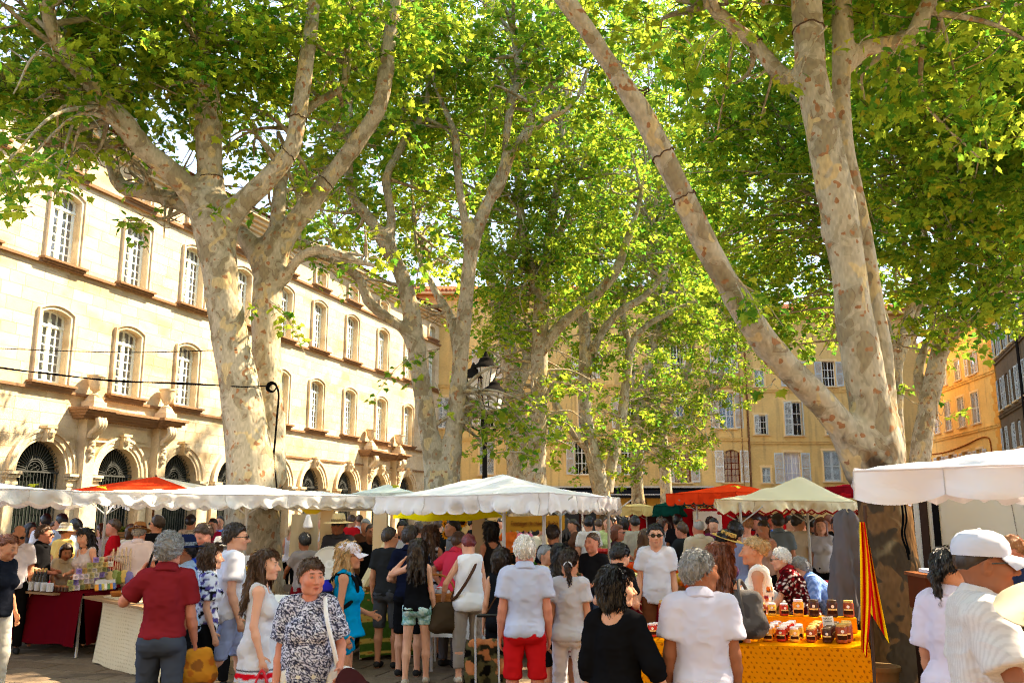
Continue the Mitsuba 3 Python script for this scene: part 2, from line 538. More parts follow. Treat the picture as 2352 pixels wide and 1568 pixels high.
put(f'{hall}__wall', 'stone_blocks', ply((np.vstack(V), np.vstack(F)), 'm_stone', uv=np.vstack(U)), kind='stuff')


def stone(mb, parent, name, tone=.6, smooth=False):
    v, f, _ = mb.mesh()
    return put(parent, name, ply((v, f), 'm_stone', smooth=smooth, uv=np.tile([[tone, 0]], (len(v), 1))))


W1 = (1, 1, 1)
mb = MB(HALL)
for z0, dz, o in ((6.32, .10, .14), (10.88, .10, .14), (14.44, .12, .15)):
    mb.box(((T0 + T1) / 2, -o / 2 - .017, z0 + dz / 2), (T1 - T0, o, dz), W1)
mb.box((29, -.06, 4.98), (24, .09, .1), W1)
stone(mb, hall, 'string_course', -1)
mb = MB(HALL)
for k in range(4):
    mb.box(((T0 + T1) / 2, -.09 * (k + 1) + .02, ZT - .5 + .17 * k), (T1 - T0, .18 * (k + 1), .17), W1)
stone(mb, hall, 'cornice', .5)
mb = MB(HALL)
mb.raw([[T0, -.85, ZT + .18], [T1, -.85, ZT + .18], [T1, 6, ZT + 2.6], [T0, 6, ZT + 2.6], [T0, 12, ZT], [T1, 12, ZT]], [[0, 1, 2, 3], [3, 2, 5, 4]], lin(150, 90, 60))
mb.build(hall, 'roof', 'm_paint', False)
mb = MB(HALL)
mb.box((T1 - .25, 6, ZT / 2), (.5, 11, ZT), lin(200, 160, 100))
mb.box((T0 + .25, 6, ZT / 2), (.5, 11, ZT), lin(200, 160, 100))
mb.build(hall, 'side_wall', 'm_paint', False)
FRAME, BLIND = lin(232, 238, 228), lin(160, 163, 168)
for wi, (g, c, z0, zs, big) in enumerate(WIN):
    k = fresh(f'{hall}__window')
    w = 1.3 if big else 1.05
    top = g.bounds[3]
    mb = MB(HALL)
    ring = g.buffer(.13, join_style='mitre').difference(g.buffer(.0)).intersection(sbox(c - 2, z0, c + 2, top + 1))
    mb.poly(ring, .07, W1, c=(0, -.085, 0))
    ring = g.buffer(.20, join_style='mitre').difference(g.buffer(.13, join_style='mitre')).intersection(sbox(c - 2, z0, c + 2, top + 1))
    mb.poly(ring, .13, W1, c=(0, -.145, 0))
    stone(mb, k, 'surround', .75)
    mb = MB(HALL)
    mb.box((c, -.16, z0 - .05), (w + .78, .32, .08), W1)
    mb.box((c, -.12, z0 - .13), (w + .68, .24, .08), W1).box((c, -.08, z0 - .20), (w + .6, .16, .07), W1)
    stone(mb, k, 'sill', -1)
    d = .24
    mb = MB(HALL)
    mb.poly(g.difference(g.buffer(-.075)), .06, FRAME, c=(0, d, 0))
    zt = zs - .25 if big else zs
    mb.box((c, d + .02, (z0 + zs) / 2), (.13, .07, zs - z0), FRAME)
    mb.box((c, d + .01, zt), (w, .09, .10), FRAME)
    mb.box((c, d + .03, (zt + top) / 2), (.06, .05, top - zt - .05), FRAME)
    cols = [(c - w / 2 + .075, c - .065), (c + .065, c + w / 2 - .075)]
    rows = np.linspace(z0 + .12, zt - .06, 7 if big else 3)
    for a, b in cols:
        mb.box((a, d + .03, (z0 + zt) / 2), (.07, .05, zt - z0), FRAME).box((b, d + .03, (z0 + zt) / 2), (.07, .05, zt - z0), FRAME)
        mb.box(((a + b) / 2, d + .03, (z0 + zt) / 2), (.045, .045, zt - z0), FRAME)
        mb.box(((a + b) / 2, d + .03, (zt + top) / 2 - .05), (.04, .045, top - zt - .12), FRAME)
        for q in rows:
            mb.box(((a + b) / 2, d + .03, q), (b - a, .04, .05), FRAME)
    mb.build(k, 'frame', 'm_paint', False)
    near = big and c in CX[1:4] + [CX[6], CX[7]]
    if near:
        for a, b in cols:
            for q0, q1 in zip(rows[:-1], rows[1:]):
                for e0, e1 in ((a, (a + b) / 2), ((a + b) / 2, b)):
                    y = d + .035 + rr.uniform(-.006, .006)
                    P = np.array([[e0, y, q0], [e1, y + rr.uniform(-.01, .01), q0], [e1, y, q1], [e0, y, q1]])
                    put(k, 'pane', ply((P @ HALL[:3, :3].T + HALL[:3, 3], np.array([[0, 1, 2, 3]])), 'm_pane'))
    else:
        P = np.array([[c - w / 2, d + .035, z0], [c + w / 2, d + .035, z0], [c + w / 2, d + .035, zt], [c - w / 2, d + .035, zt]])
        put(k, 'pane', ply((P @ HALL[:3, :3].T + HALL[:3, 3], np.array([[0, 1, 2, 3]])), 'm_pane'))
    mb = MB(HALL)
    mb.poly(g, .02, BLIND, c=(0, .42, 0))
    mb.build(k, 'blind', 'm_paint', False)
IRON, DOORC = lin(74, 76, 74), lin(34, 40, 36)
for di, (g, c) in enumerate(zip(DOORS, CX)):
    k = fresh(f'{hall}__archway')
    mb = MB(HALL)
    for r0, r1, o in ((1.1, 1.22, .05), (1.22, 1.42, .10), (1.42, 1.52, .16)):
        ring = arch(c, 2 * r1, 3.45, 3.45, r1, 28).difference(arch(c, 2 * r0, 3.0, 3.45, r0, 28))
        mb.poly(ring, o, W1, c=(0, -o - .017, 0))
    stone(mb, k, 'archivolt', .7)
    for s in (-1, 1):
        mb = MB(HALL)
        mb.box((c + s * 1.33, -.085, 1.6), (.42, .14, 3.2), W1)
        for q, o in ((3.25, .24), (3.37, .32), (3.02, .18)):
            mb.box((c + s * 1.33, -o / 2, q), (.46 + o * .3, o, .1), W1)
        stone(mb, k, 'pier', .55)
    mb = MB(HALL)
    mb.box((c, -.17, 4.75), (.3, .3, .5), W1, taper=1.15).box((c, -.2, 5.03), (.46, .36, .1), W1)
    mb.lathe([(0, -.16), (.1, -.14), (.15, 0), (.1, .13), (0, .16)], W1, (c, -.34, 4.82), 10, 1, .8)
    stone(mb, k, 'keystone', .25)
    mb = MB(HALL)
    d = .28
    for q in np.linspace(.06, math.pi - .06, 21):
        mb.tube([(c + .40 * math.cos(q), d, 3.5 + .40 * math.sin(q)), (c + 1.1 * math.cos(q), d, 3.47 + 1.1 * math.sin(q))], .02, IRON, 5)
    for r0 in (.40, .33):
        mb.tube([(c + r0 * math.cos(q), d - .01, 3.5 + r0 * math.sin(q)) for q in np.linspace(0, math.pi, 15)], .022, IRON, 5)
    for q in (.6, 1.57, 2.5):
        mb.tube([(c + .17 * math.cos(q) + .08 * math.cos(s), d, 3.5 + .17 * math.sin(q) + .08 * math.sin(s)) for s in np.linspace(0, 6.3, 9)], .016, IRON, 4)
    mb.box((c, d, 3.46), (2.2, .05, .06), IRON)
    for q in np.linspace(c - 1.03, c + 1.03, 15):
        mb.tube([(q, d, .1), (q, d, 3.44)], .016, IRON, 5)
    mb.build(k, 'grille', 'm_paint', True)
    mb = MB(HALL)
    mb.poly(g, .03, DOORC, c=(0, .46, 0))
    for s in (-.55, .55):
        for q in (.7, 2.2):
            mb.box((c + s, .45, q + .3), (.75, .04, 1.1), DOORC * .6)
    mb.build(k, 'door', 'm_paint', False)
for pi, pc in enumerate((5.87, 28.5)):
    k = fresh(f'{hall}__portal')
    for s in (-1, 1):
        mb = MB(HALL)
        x = pc + s * 1.98
        mb.box((x, -.2, 2.75), (.52, .4, 5.5), W1).box((x, -.24, .5), (.62, .48, 1.0), W1)
        mb.box((x, -.28, 4.72), (.5, .26, .1), W1)
        # carved trophy
        for q in range(5):
            mb.lathe([(0, -.12), (.1, -.08), (.12, 0), (.08, .1), (0, .13)], W1, (x + .05 * math.sin(q * 2.3), -.44 - .03 * (q % 2), 4.1 + .13 * q), 8)
        stone(mb, k, 'pilaster', .5, True)
    for s in (-1, 1):
        mb = MB(HALL)
        x = pc + s * 1.98
        for e in (-.15, 0, .15):
            mb.tube(spline(np.array([(x + e, -.78, 5.5), (x + e, -.84, 5.3), (x + e, -.72, 5.1), (x + e, -.52, 4.95), (x + e, -.46, 4.78)]), n=4), [.10] * 17, W1, 8)
        stone(mb, k, 'console', .8, True)
    mb = MB(HALL)
    for q, o, e in ((5.52, .55, 2.5), (5.62, .72, 2.6), (5.72, .86, 2.66), (5.82, .98, 2.74)):
        mb.box((pc, -o * .38, q), (e * 2 - .9, o * .76, .1), W1)
        for s in (-1, 1):
            mb.box((pc + s * 2.05, -o / 2, q + .003), (1.1 + (o - .55), o, .1), W1)
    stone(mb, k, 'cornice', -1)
    mb = MB(HALL)
    mb.box((pc, -.06, 5.1), (2.7, .1, .5), W1).box((pc, -.08, 4.72), (3.2, .12, .07), W1)
    stone(mb, k, 'inscription_panel', .9)
    for s in (-1, 1):
        mb = MB(HALL)
        x = pc + s * 2.0
        mb.box((x, -.42, 6.0), (.66, .6, .26), W1).box((x, -.42, 6.24), (.56, .5, .24), W1, taper=.6)
        mb.lathe([(0, 6.34), (.2, 6.34), (.2, 6.40), (.1, 6.45), (.09, 6.52), (.18, 6.6), (.26, 6.8), (.3, 7.05), (.34, 7.08), (.34, 7.14), (0, 7.14)], W1, (x, -.42, 0), 14)
        stone(mb, k, 'urn', .45, True)

# ================================================================ houses behind and on the right
LOUV = [lin(214, 214, 206), lin(196, 204, 204), lin(170, 176, 160)]
DARK = lin(26, 24, 24)


def shutter_mesh(mb, x, y, z0, z1, w, col, ang=0.0, hinge=1):
    """A louvred leaf hinged at x, opened by ang from the wall plane."""
    M0 = mb.M
    mb.M = M0 @ mat((x, y, 0), rotz(ang))
    h, c = z1 - z0, hinge * w / 2
    for e in (0.03, w - .03):
        mb.box((hinge * e, 0, (z0 + z1) / 2), (.06, .045, h), col)
    for q in (z0 + .04, (z0 + z1) / 2, z1 - .04):
        mb.box((c, 0, q), (w - .1, .04, .08), col)
    n = max(4, int(h / .085))
    for q in np.linspace(z0 + .1, z1 - .1, n):
        mb.box((c, 0, q), (w - .11, .05, .016), col, rotx(.75))
    mb.M = M0


def house(label, M, x0, x1, ztop, coat, wins, strings, depth=9.0, group=None, shutter=0, cat='house', roofc=(150, 95, 65)):
    """wins: (x0, x1, z0, z1, kind); kinds: open, closed, half, dark, glass, brown."""
    k = thing('town_house', label, cat, group)
    hol = shapely.union_all([(arch((a + b) / 2, b - a, z0, z1 - .22, .22) if kd in ('brown', 'arched') else sbox(a, z0, b, z1)) for a, b, z0, z1, kd in wins])
    mb = MB(M)
    mb.poly(sbox(x0, 0, x1, ztop).difference(hol), .35, W1)
    for x in (x0 + .15, x1 - .15):
        mb.box((x, depth / 2 + .36, ztop / 2), (.3, depth, ztop - .01), W1)
    v, f, _ = mb.mesh()
    put(k, 'wall', ply((v, f), 'm_plaster', uv=np.tile([[coat, 0]], (len(v), 1))))
    mb = MB(M)
    for z in strings:
        mb.box(((x0 + x1) / 2, -.05, z), (x1 - x0, .1, .16), W1)
        mb.box(((x0 + x1) / 2, -.08, z + .1), (x1 - x0, .16, .05), W1)
    v, f, _ = mb.mesh()
    put(k, 'string_course', ply((v, f), 'm_plaster', uv=np.tile([[coat, 0]], (len(v), 1))))
    mb = MB(M)
    for i in range(int((x1 - x0) / .3)):
        x = x0 + .15 + .3 * i
        mb.tube([(x, -.75, ztop + .1), (x, depth / 2, ztop + 1.7)], .13, lin(*roofc) * R.uniform(.75, 1.15), 6)
    mb.box(((x0 + x1) / 2, -.3, ztop - .05), (x1 - x0, .8, .2), lin(200, 170, 120))
    mb.raw([[x0, -.7, ztop + .05], [x1, -.7, ztop + .05], [x1, depth / 2, ztop + 1.65], [x0, depth / 2, ztop + 1.65], [x1, depth, ztop], [x0, depth, ztop]], [[0, 1, 2, 3], [3, 2, 4, 5]], lin(*roofc))
    mb.build(k, 'roof', 'm_paint', False)
    for a, b, z0, z1, kd in wins:
        wk = fresh(f'{k}__window')
        c, w = (a + b) / 2, b - a
        sc = LOUV[shutter] * R.uniform(.85, 1.08)
        mb = MB(M)
        for s, e in ((a - .07, a), (b, b + .07)):
            mb.box(((s + e) / 2, -.02, (z0 + z1) / 2), (.14, .04, z1 - z0 + .2), lin(226, 196, 140))
        mb.box((c, -.02, z1 + .08), (w + .3, .045, .16), lin(226, 196, 140)).box((c, -.07, z0 - .05), (w + .34, .16, .1), lin(214, 186, 140))
        if kd in ('brown', 'arched'):
            mb = MB(M)
            mb.box((c, -.07, z0 - .05), (w + .34, .16, .1), lin(214, 186, 140))
        mb.build(wk, 'frame', 'm_paint', False)
        mb = MB(M)
        fc = lin(96, 36, 26) if kd == 'brown' else lin(222, 222, 218)
        if kd != 'closed':
            for q in (a + .04, b - .04, c):
                mb.box((q, .2, (z0 + z1) / 2), (.07, .05, z1 - z0), fc)
            nb = 6 if kd == 'brown' else 4
            for q in np.linspace(z0 + .04, z1 - .04, nb):
                mb.box((c, .2, q), (w, .045, .055), fc)
            for q in (c - w / 4, c + w / 4):
                mb.box((q, .2, (z0 + z1) / 2), (.03, .04, z1 - z0), fc)
            mb.build(wk, 'sash', 'm_paint', False)
            P = np.array([[a, .21, z0], [b, .21, z0], [b, .21, z1], [a, .21, z1]])
            put(wk, 'pane', ply((P @ M[:3, :3].T + M[:3, 3], np.array([[0, 1, 2, 3]])), 'm_pane'))
        mb = MB(M)
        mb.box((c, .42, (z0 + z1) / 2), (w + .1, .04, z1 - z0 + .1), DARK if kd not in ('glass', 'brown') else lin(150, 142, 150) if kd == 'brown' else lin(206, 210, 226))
        mb.build(wk, 'interior', 'm_paint', False)
        if kd in ('dark', 'glass0'):
            continue
        for s, x in ((1, a), (-1, b)):
            mb = MB(M)
            if kd == 'closed' or kd == 'arched' and R.random() < .4:
                shutter_mesh(mb, x, .06, z0, z1 - (.12 if kd == 'arched' else 0), w / 2 - .01, sc, 0, s)
            elif kd == 'half':
                shutter_mesh(mb, x, -.04, z0, z1, w / 2, sc, (-1.25 if s > 0 else 1.45) * R.uniform(.7, 1), s)
            else:
                shutter_mesh(mb, x - s * .02, -.07, z0, z1 - .05, w / 2 + .04, sc, s * R.uniform(-.0, .12) * -1, -s)
            mb.build(wk, 'shutter', 'm_paint', False)
    return k


MB66 = mat((0, 66, 0))
h1 = house('ochre house with white shutters over the wine shop, behind the row of plane trees', MB66, -9, 17.4, 18.5, 0,
           [(15.55, 16.73, 4.34, 6.7, 'brown'), (11.9, 13.1, 4.34, 6.7, 'brown'), (15.35, 16.5, 8.28, 10.95, 'open'), (11.9, 13.0, 8.28, 10.95, 'half'), (15.4, 16.4, 12.4, 14.6, 'open'), (11.9, 12.9, 12.4, 14.6, 'open'),
            (2.6, 3.7, 7.3, 9.2, 'closed'), (4.6, 5.7, 4.9, 7.3, 'open'), (1.2, 2.3, 4.9, 7.3, 'closed'), (8.0, 9.1, 4.9, 7.3, 'open'), (8.0, 9.1, 8.3, 10.6, 'open'), (4.9, 5.9, 8.3, 10.6, 'closed'), (-2.4, -1.3, 4.9, 7.3, 'closed'), (-2.4, -1.3, 8.3, 10.6, 'open'), (-5.6, -4.6, 8.3, 10.6, 'closed'), (-2.4, -1.3, 12, 14.2, 'open'), (1.4, 2.4, 12, 14.2, 'closed'), (5, 6, 12, 14.2, 'open'), (8.3, 9.2, 12, 14.2, 'closed')], (7.45, 11.4, 18.1))
h2 = house('deep yellow house with many open shutters right of the drainpipe', MB66, 17.52, 30.5, 17.0, 0,
           [(20.2, 21.5, 7.74, 10.22, 'half'), (17.95, 18.9, 7.83, 9.25, 'half'), (19.95, 21.2, 4.24, 6.52, 'glass'), (18.3, 18.95, 4.30, 5.41, 'closed'), (22.85, 24.1, 4.40, 6.62, 'closed'), (18.1, 18.85, 11.37, 12.62, 'closed'), (20.6, 21.5, 11.4, 13.3, 'open'), (23.2, 24.3, 7.8, 10.0, 'closed'), (26.2, 27.4, 4.3, 6.6, 'open'), (26.2, 27.4, 7.8, 10.1, 'open'), (23.2, 24.2, 11.4, 13.3, 'open'), (26.2, 27.2, 11.4, 13.3, 'closed')], (7.2, 11.05, 16.6), shutter=1)
mb = MB(MB66)
mb.tube([(17.46, -.12, 3.6), (17.46, -.12, 18)], .06, lin(120, 84, 58), 7).tube([(16.95, -.1, 4), (16.95, -.1, 18)], .035, lin(150, 110, 70), 6)
mb.build(h1, 'drainpipe', 'm_paint', True)
# the shop front below the ochre house
mb = MB(MB66)
mb.box((9.3, -.1, 2.75), (16, .2, .85), lin(206, 160, 72))
mb.build(h1, 'shop_sign', 'm_paint', False)
mb = MB(MB66)
for txt, x in (('VIN', 8.45), ('S', 10.95)):
    m = meshkit.text_mesh(txt, .52, .03, bold=True)
    vv = np.asarray(m.vertices)
    mb.raw(np.stack([vv[:, 0] + x, -.21 - vv[:, 2], vv[:, 1] + 2.52], 1), np.asarray(m.faces), lin(40, 28, 24))
mb.build(h1, 'shop_lettering', 'm_paint', False, 'dark capital letters on the ochre shop sign')
mb = MB(MB66)
P = np.array([[[x, -.15 - 1.3 * t, 3.95 - .6 * t] for x in np.linspace(1.5, 14.5, 14)] for t in (0, .5, 1)])
mb.grid(P, lin(30, 30, 32))
mb.box((8, -1.46, 3.28), (13, .03, .2), lin(32, 30, 30)).box((8, -1.48, 3.42), (13, .04, .05), lin(220, 220, 220)).box((8, -.4, 3.98), (13.2, .5, .12), lin(190, 185, 175))
mb.build(h1, 'awning', 'm_paint', False)
mb = MB(MB66)
mb.box((8, -.03, 1.15), (17, .12, 2.3), lin(56, 30, 26))
for x in np.arange(0, 17, 1.7):
    mb.box((x, -.12, 1.2), (.12, .08, 2.3), lin(230, 228, 220)).box((x + .85, -.1, 1.3), (1.2, .03, 1.7), lin(60, 62, 66))
mb.build(h1, 'shop_front', 'm_paint', False)

ORM = mat((34, 62, 0), np.stack([-norm([.115, .993, 0]), norm([.993, -.115, 0]), [0, 0, 1]], 1))
ow = []
for a in (-4.9, -7.7, -10.6, -13.3, -16.5, -19.5):
    ow.append((a + .1, a + 1.5, 8.65, 10.95, 'closed'))
    ow.append((a + .2, a + 1.4, 12.3, 13.95, 'open' if a in (-4.9,) else 'closed'))
    ow.append((a + .2, a + 1.4, 4.7, 6.75, 'open'))
h3 = house('bright orange house with pale shutters beyond the white van', ORM, -24, -.1, 16.2, 1, ow, (8.1, 11.9, 15.8), shutter=0)
mb = MB(ORM)
for i in range(28):
    mb.box((-.36 if i % 2 else -.5, -.02, 3 + .46 * i), (.62 if i % 2 else .9, .05, .42), lin(232, 166, 76))
mb.build(h3, 'quoins', 'm_paint', False, kind='stuff')
mb = MB(ORM)
mb.tube(spline(np.array([(-15, -.06, 7.05), (-11, -.06, 7.0), (-7, -.06, 7.2), (-4, -.06, 7.5), (-2.6, -.06, 7.5), (-2.0, -.06, 7.2), (-1.9, -.06, 6)]), n=6), .045, lin(150, 80, 30), 5)
mb.tube([(-16, -.08, 3.5), (-16, -.08, 16)], .06, lin(140, 90, 40), 6)
mb.build(h3, 'cable', 'm_paint', True)
DKM = mat((34, 62, 0), np.stack([norm([-.339, -.941, 0]), norm([.941, -.339, 0]), [0, 0, 1]], 1))
dw = []
for i in range(10):
    x = .7 + 2.55 * i - (0 if i else .15)
    for z0, z1, kd in ((6.2, 7.9, 'arched'), (9.05, 11.2, 'arched'), (12.7, 14.9, 'open'), (16.2, 18.0, 'closed'), (3.0, 5.0, 'arched')):
        dw.append((x, x + 1.1, z0, z1, kd))
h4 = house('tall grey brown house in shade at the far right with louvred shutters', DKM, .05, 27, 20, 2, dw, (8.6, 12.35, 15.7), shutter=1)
mb = MB(DKM)
mb.tube([(9.3, -.15, 3), (9.3, -.15, 19.8)], .09, lin(40, 36, 34), 7)
mb.build(h4, 'drainpipe', 'm_paint', True)

BKM = mat((40, -24, 0), rotz(math.pi))  # unseen house, added to block the open sky behind the camera
bw = [(x, x + 1.1, z0, z0 + 2.0, 'open') for x in range(6, 74, 6) for z0 in (5.0, 9.0)]
house('long ochre house closing the square behind the photographer, outside the picture', BKM, 0, 80, 15, 0, bw, (7.6, 11.6))

# ================================================================ street lamp and cables
b = ground(1112, 27) - [0, 0, .75]
k = thing('street_lamp', 'black cast iron street lamp with glass lanterns among the leaves in the middle', 'street lamp')
IR = lin(34, 32, 30)
mb = MB(mat(b))
mb.lathe([(0, 0), (.26, 0), (.26, .5), (.16, .6), (.13, 1.4), (.09, 1.5), (.07, 5.6), (.12, 5.66), (.05, 5.8), (0, 5.8)], IR, n=12)
for s in (-1, 1):
    mb.tube(spline(np.array([(0, 0, 5.3), (s * .2, -.05, 5.2), (s * .42, -.1, 5.35), (s * .38, -.1, 5.75), (s * .36, -.1, 5.92)]), n=5), .03, IR, 6)
mb.build(k, 'post', 'm_paint', True)
for i, (dx, dz) in enumerate(((-.36, .55), (.24, .15), (.02, .9))):
    mb = MB(mat(b + [dx, -.1, 5.9 + dz - .5]))
    mb.lathe([(0, .1), (.2, .1), (.34, .78), (0, .78)], lin(226, 220, 206), n=6)
    mb.build(k, 'lantern_glass', 'm_gloss', False)
    mb = MB(mat(b + [dx, -.1, 5.9 + dz - .5]))
    mb.lathe([(0, .78), (.4, .78), (.36, .86), (.22, .98), (.2, 1.08), (.1, 1.12), (.03, 1.3), (0, 1.3)], IR, n=12).lathe([(0, 0), (.12, .02), (.21, .1), (0, .1)], IR, n=10)
    for q in range(6):
        g = q * math.pi / 3
        mb.tube([(.205 * math.cos(g), .205 * math.sin(g), .1), (.345 * math.cos(g), .345 * math.sin(g), .78)], .014, IR, 4)
    mb.build(k, 'lantern_cap', 'm_paint', True)
mb = MB()
for o in (0, .022):
    L = spline(np.array([at(-300, 800, 22) + [0, 0, o], at(0, 843, 19.8) + [0, 0, -o], at(120, 860, 19) + [0, 0, o], at(260, 873, 18.2) + [0, 0, -o], at(400, 881, 17.4) + [0, 0, o], at(505, 885, 16.8), at(560, 888, 16.55), at(612, 886, 17.1)]), n=8)
    mb.tube(L, .013, lin(20, 18, 18), 6)
mb.tube(spline(np.array([at(-200, 790, 21), at(0, 800, 19.5), at(280, 809, 18), at(545, 803, 16.65)]), n=8), .009, lin(30, 28, 28), 4)
c0 = at(626, 890, 17.25)
for i in range(4):
    mb.tube([c0 + [(.07 + .010 * i) * math.cos(g), -.03 * i + .02 * math.sin(3 * g), (.07 + .010 * i) * math.sin(g)] for g in np.linspace(0, 6.28, 16)], .014, lin(18, 18, 18), 5)
mb.tube(spline(np.array([at(632, 880, 17.3), at(640, 905, 17.25), at(636, 960, 17.25), at(632, 1010, 17.2), at(628, 1060, 17.05), at(634, 1110, 17.0), at(636, 1180, 17)]), n=6), .02, lin(26, 24, 22), 6)
k = mb.build(None, fresh('power_cable'), 'm_paint', True)
tag(k, 'black overhead cable looped and coiled against the big left plane tree', 'cable')
# ================================================================ plane trees
LEAF = np.array([(0, 0.0), (.10, .10), (.34, .02), (.30, .22), (.50, .40), (.28, .46), (.26, .60), (.10, .66), (0, .98), (-.10, .66), (-.26, .60), (-.28, .46), (-.50, .40), (-.30, .22), (-.34, .02), (-.10, .10)], float)
LEAF_FAR = np.array([(0, 0.0), (.34, .06), (.5, .42), (.2, .55), (0, .98), (-.2, .55), (-.5, .42), (-.34, .06)], float)


def leaf_geo(outline, rng, size):
    """One lobed leaf: a fan round a point on its midrib, folded and curled."""
    o = outline.copy()
    o[:, 0] *= 1 + 0.15 * rng.standard_normal()
    z = -0.55 * np.abs(o[:, 0]) ** 1.4 * rng.uniform(-0.5, 1.0) - 0.28 * (o[:, 1] - 0.3) ** 2 * rng.uniform(0.2, 1.4)
    z[1:] += 0.03 * rng.standard_normal(len(o) - 1)
    v = np.vstack([np.column_stack([o, z]), [0, 0.30, 0.04]]) * size
    n = len(o)
    i = np.arange(n)
    return v, np.stack([i, (i + 1) % n, np.full(n, n)], 1)


def frame(up, fwd):
    f = norm(fwd)
    x = norm(np.cross(f, up))
    return np.stack([x, f, np.cross(x, f)], 1)


def twig_group(name, outline, leaves, seed):
    """A shapegroup: one twig with its leaves."""
    rng = np.random.default_rng(seed)
    V, F, U, n = [], [], [], 0
    L = 0.55
    for i in range(leaves):
        t = 0.15 + 0.85 * (i + rng.uniform(0, .8)) / leaves
        ang = 2.4 * i + rng.uniform(-.5, .5)
        base = np.array([0, t * L, -0.10 * t * t])
        out = norm([math.cos(ang), 0.6 + rng.uniform(-.3, .3), math.sin(ang) * 0.6 - 0.15])
        tip = base + out * rng.uniform(0.06, 0.15)
        up = norm([0.45 * rng.standard_normal(), 0.45 * rng.standard_normal(), 1.0])
        v, f = leaf_geo(outline, rng, rng.uniform(0.13, 0.22))
        v = v @ frame(up, out - [0, 0, rng.uniform(0.0, 0.7)]).T + tip
        V.append(v); F.append(f + n); n += len(v)
        U.append(np.column_stack([np.full(len(v), rng.uniform(0.02, 0.98)), np.full(len(v), .5)]))
        side = norm(np.cross(out, [0, 0, 1.0])) * 0.0025
        V.append(np.array([base - side, base + side, tip])); F.append(np.array([[n, n + 1, n + 2]])); n += 3
        U.append(np.array([[.3, .5]] * 3))
    p = np.array([[0, t * L, -0.10 * t * t] for t in (0, .5, 1)])
    for d in (np.array([.006, 0, 0]), np.array([0, 0, .006])):
        V.append(np.vstack([p - d, p + d])); F.append(np.array([[0, 3, 4], [0, 4, 1], [1, 4, 5], [1, 5, 2]]) + n); n += 6
        U.append(np.array([[.3, 3.0]] * 6))
    scene[name] = {'type': 'shapegroup', 'twig': ply((np.vstack(V), np.vstack(F)), 'm_leaf', uv=np.vstack(U))}


NEAR = [f'near_twig_{i}' for i in range(4)]
FAR = [f'far_twig_{i}' for i in range(4)]
for i, k in enumerate(NEAR):
    twig_group(k, LEAF, 11, 100 + i)
for i, k in enumerate(FAR):
    twig_group(k, LEAF_FAR, 12, 200 + i)
LEAF_SHAPES = []
for i in range(10):
    g = np.random.default_rng(300 + i)
    v, f = leaf_geo(LEAF, g, 1.0)
    LEAF_SHAPES.append(ply((v, f), 'm_leaf', uv=np.column_stack([np.full(len(v), (0.05 + 0.1 * i) if i < 9 else .92), np.full(len(v), .5)])))


def limb_points(pts, step):
    P = np.array([[*at(u, v, y), r] for u, v, y, r in pts])
    return spline(P, step)


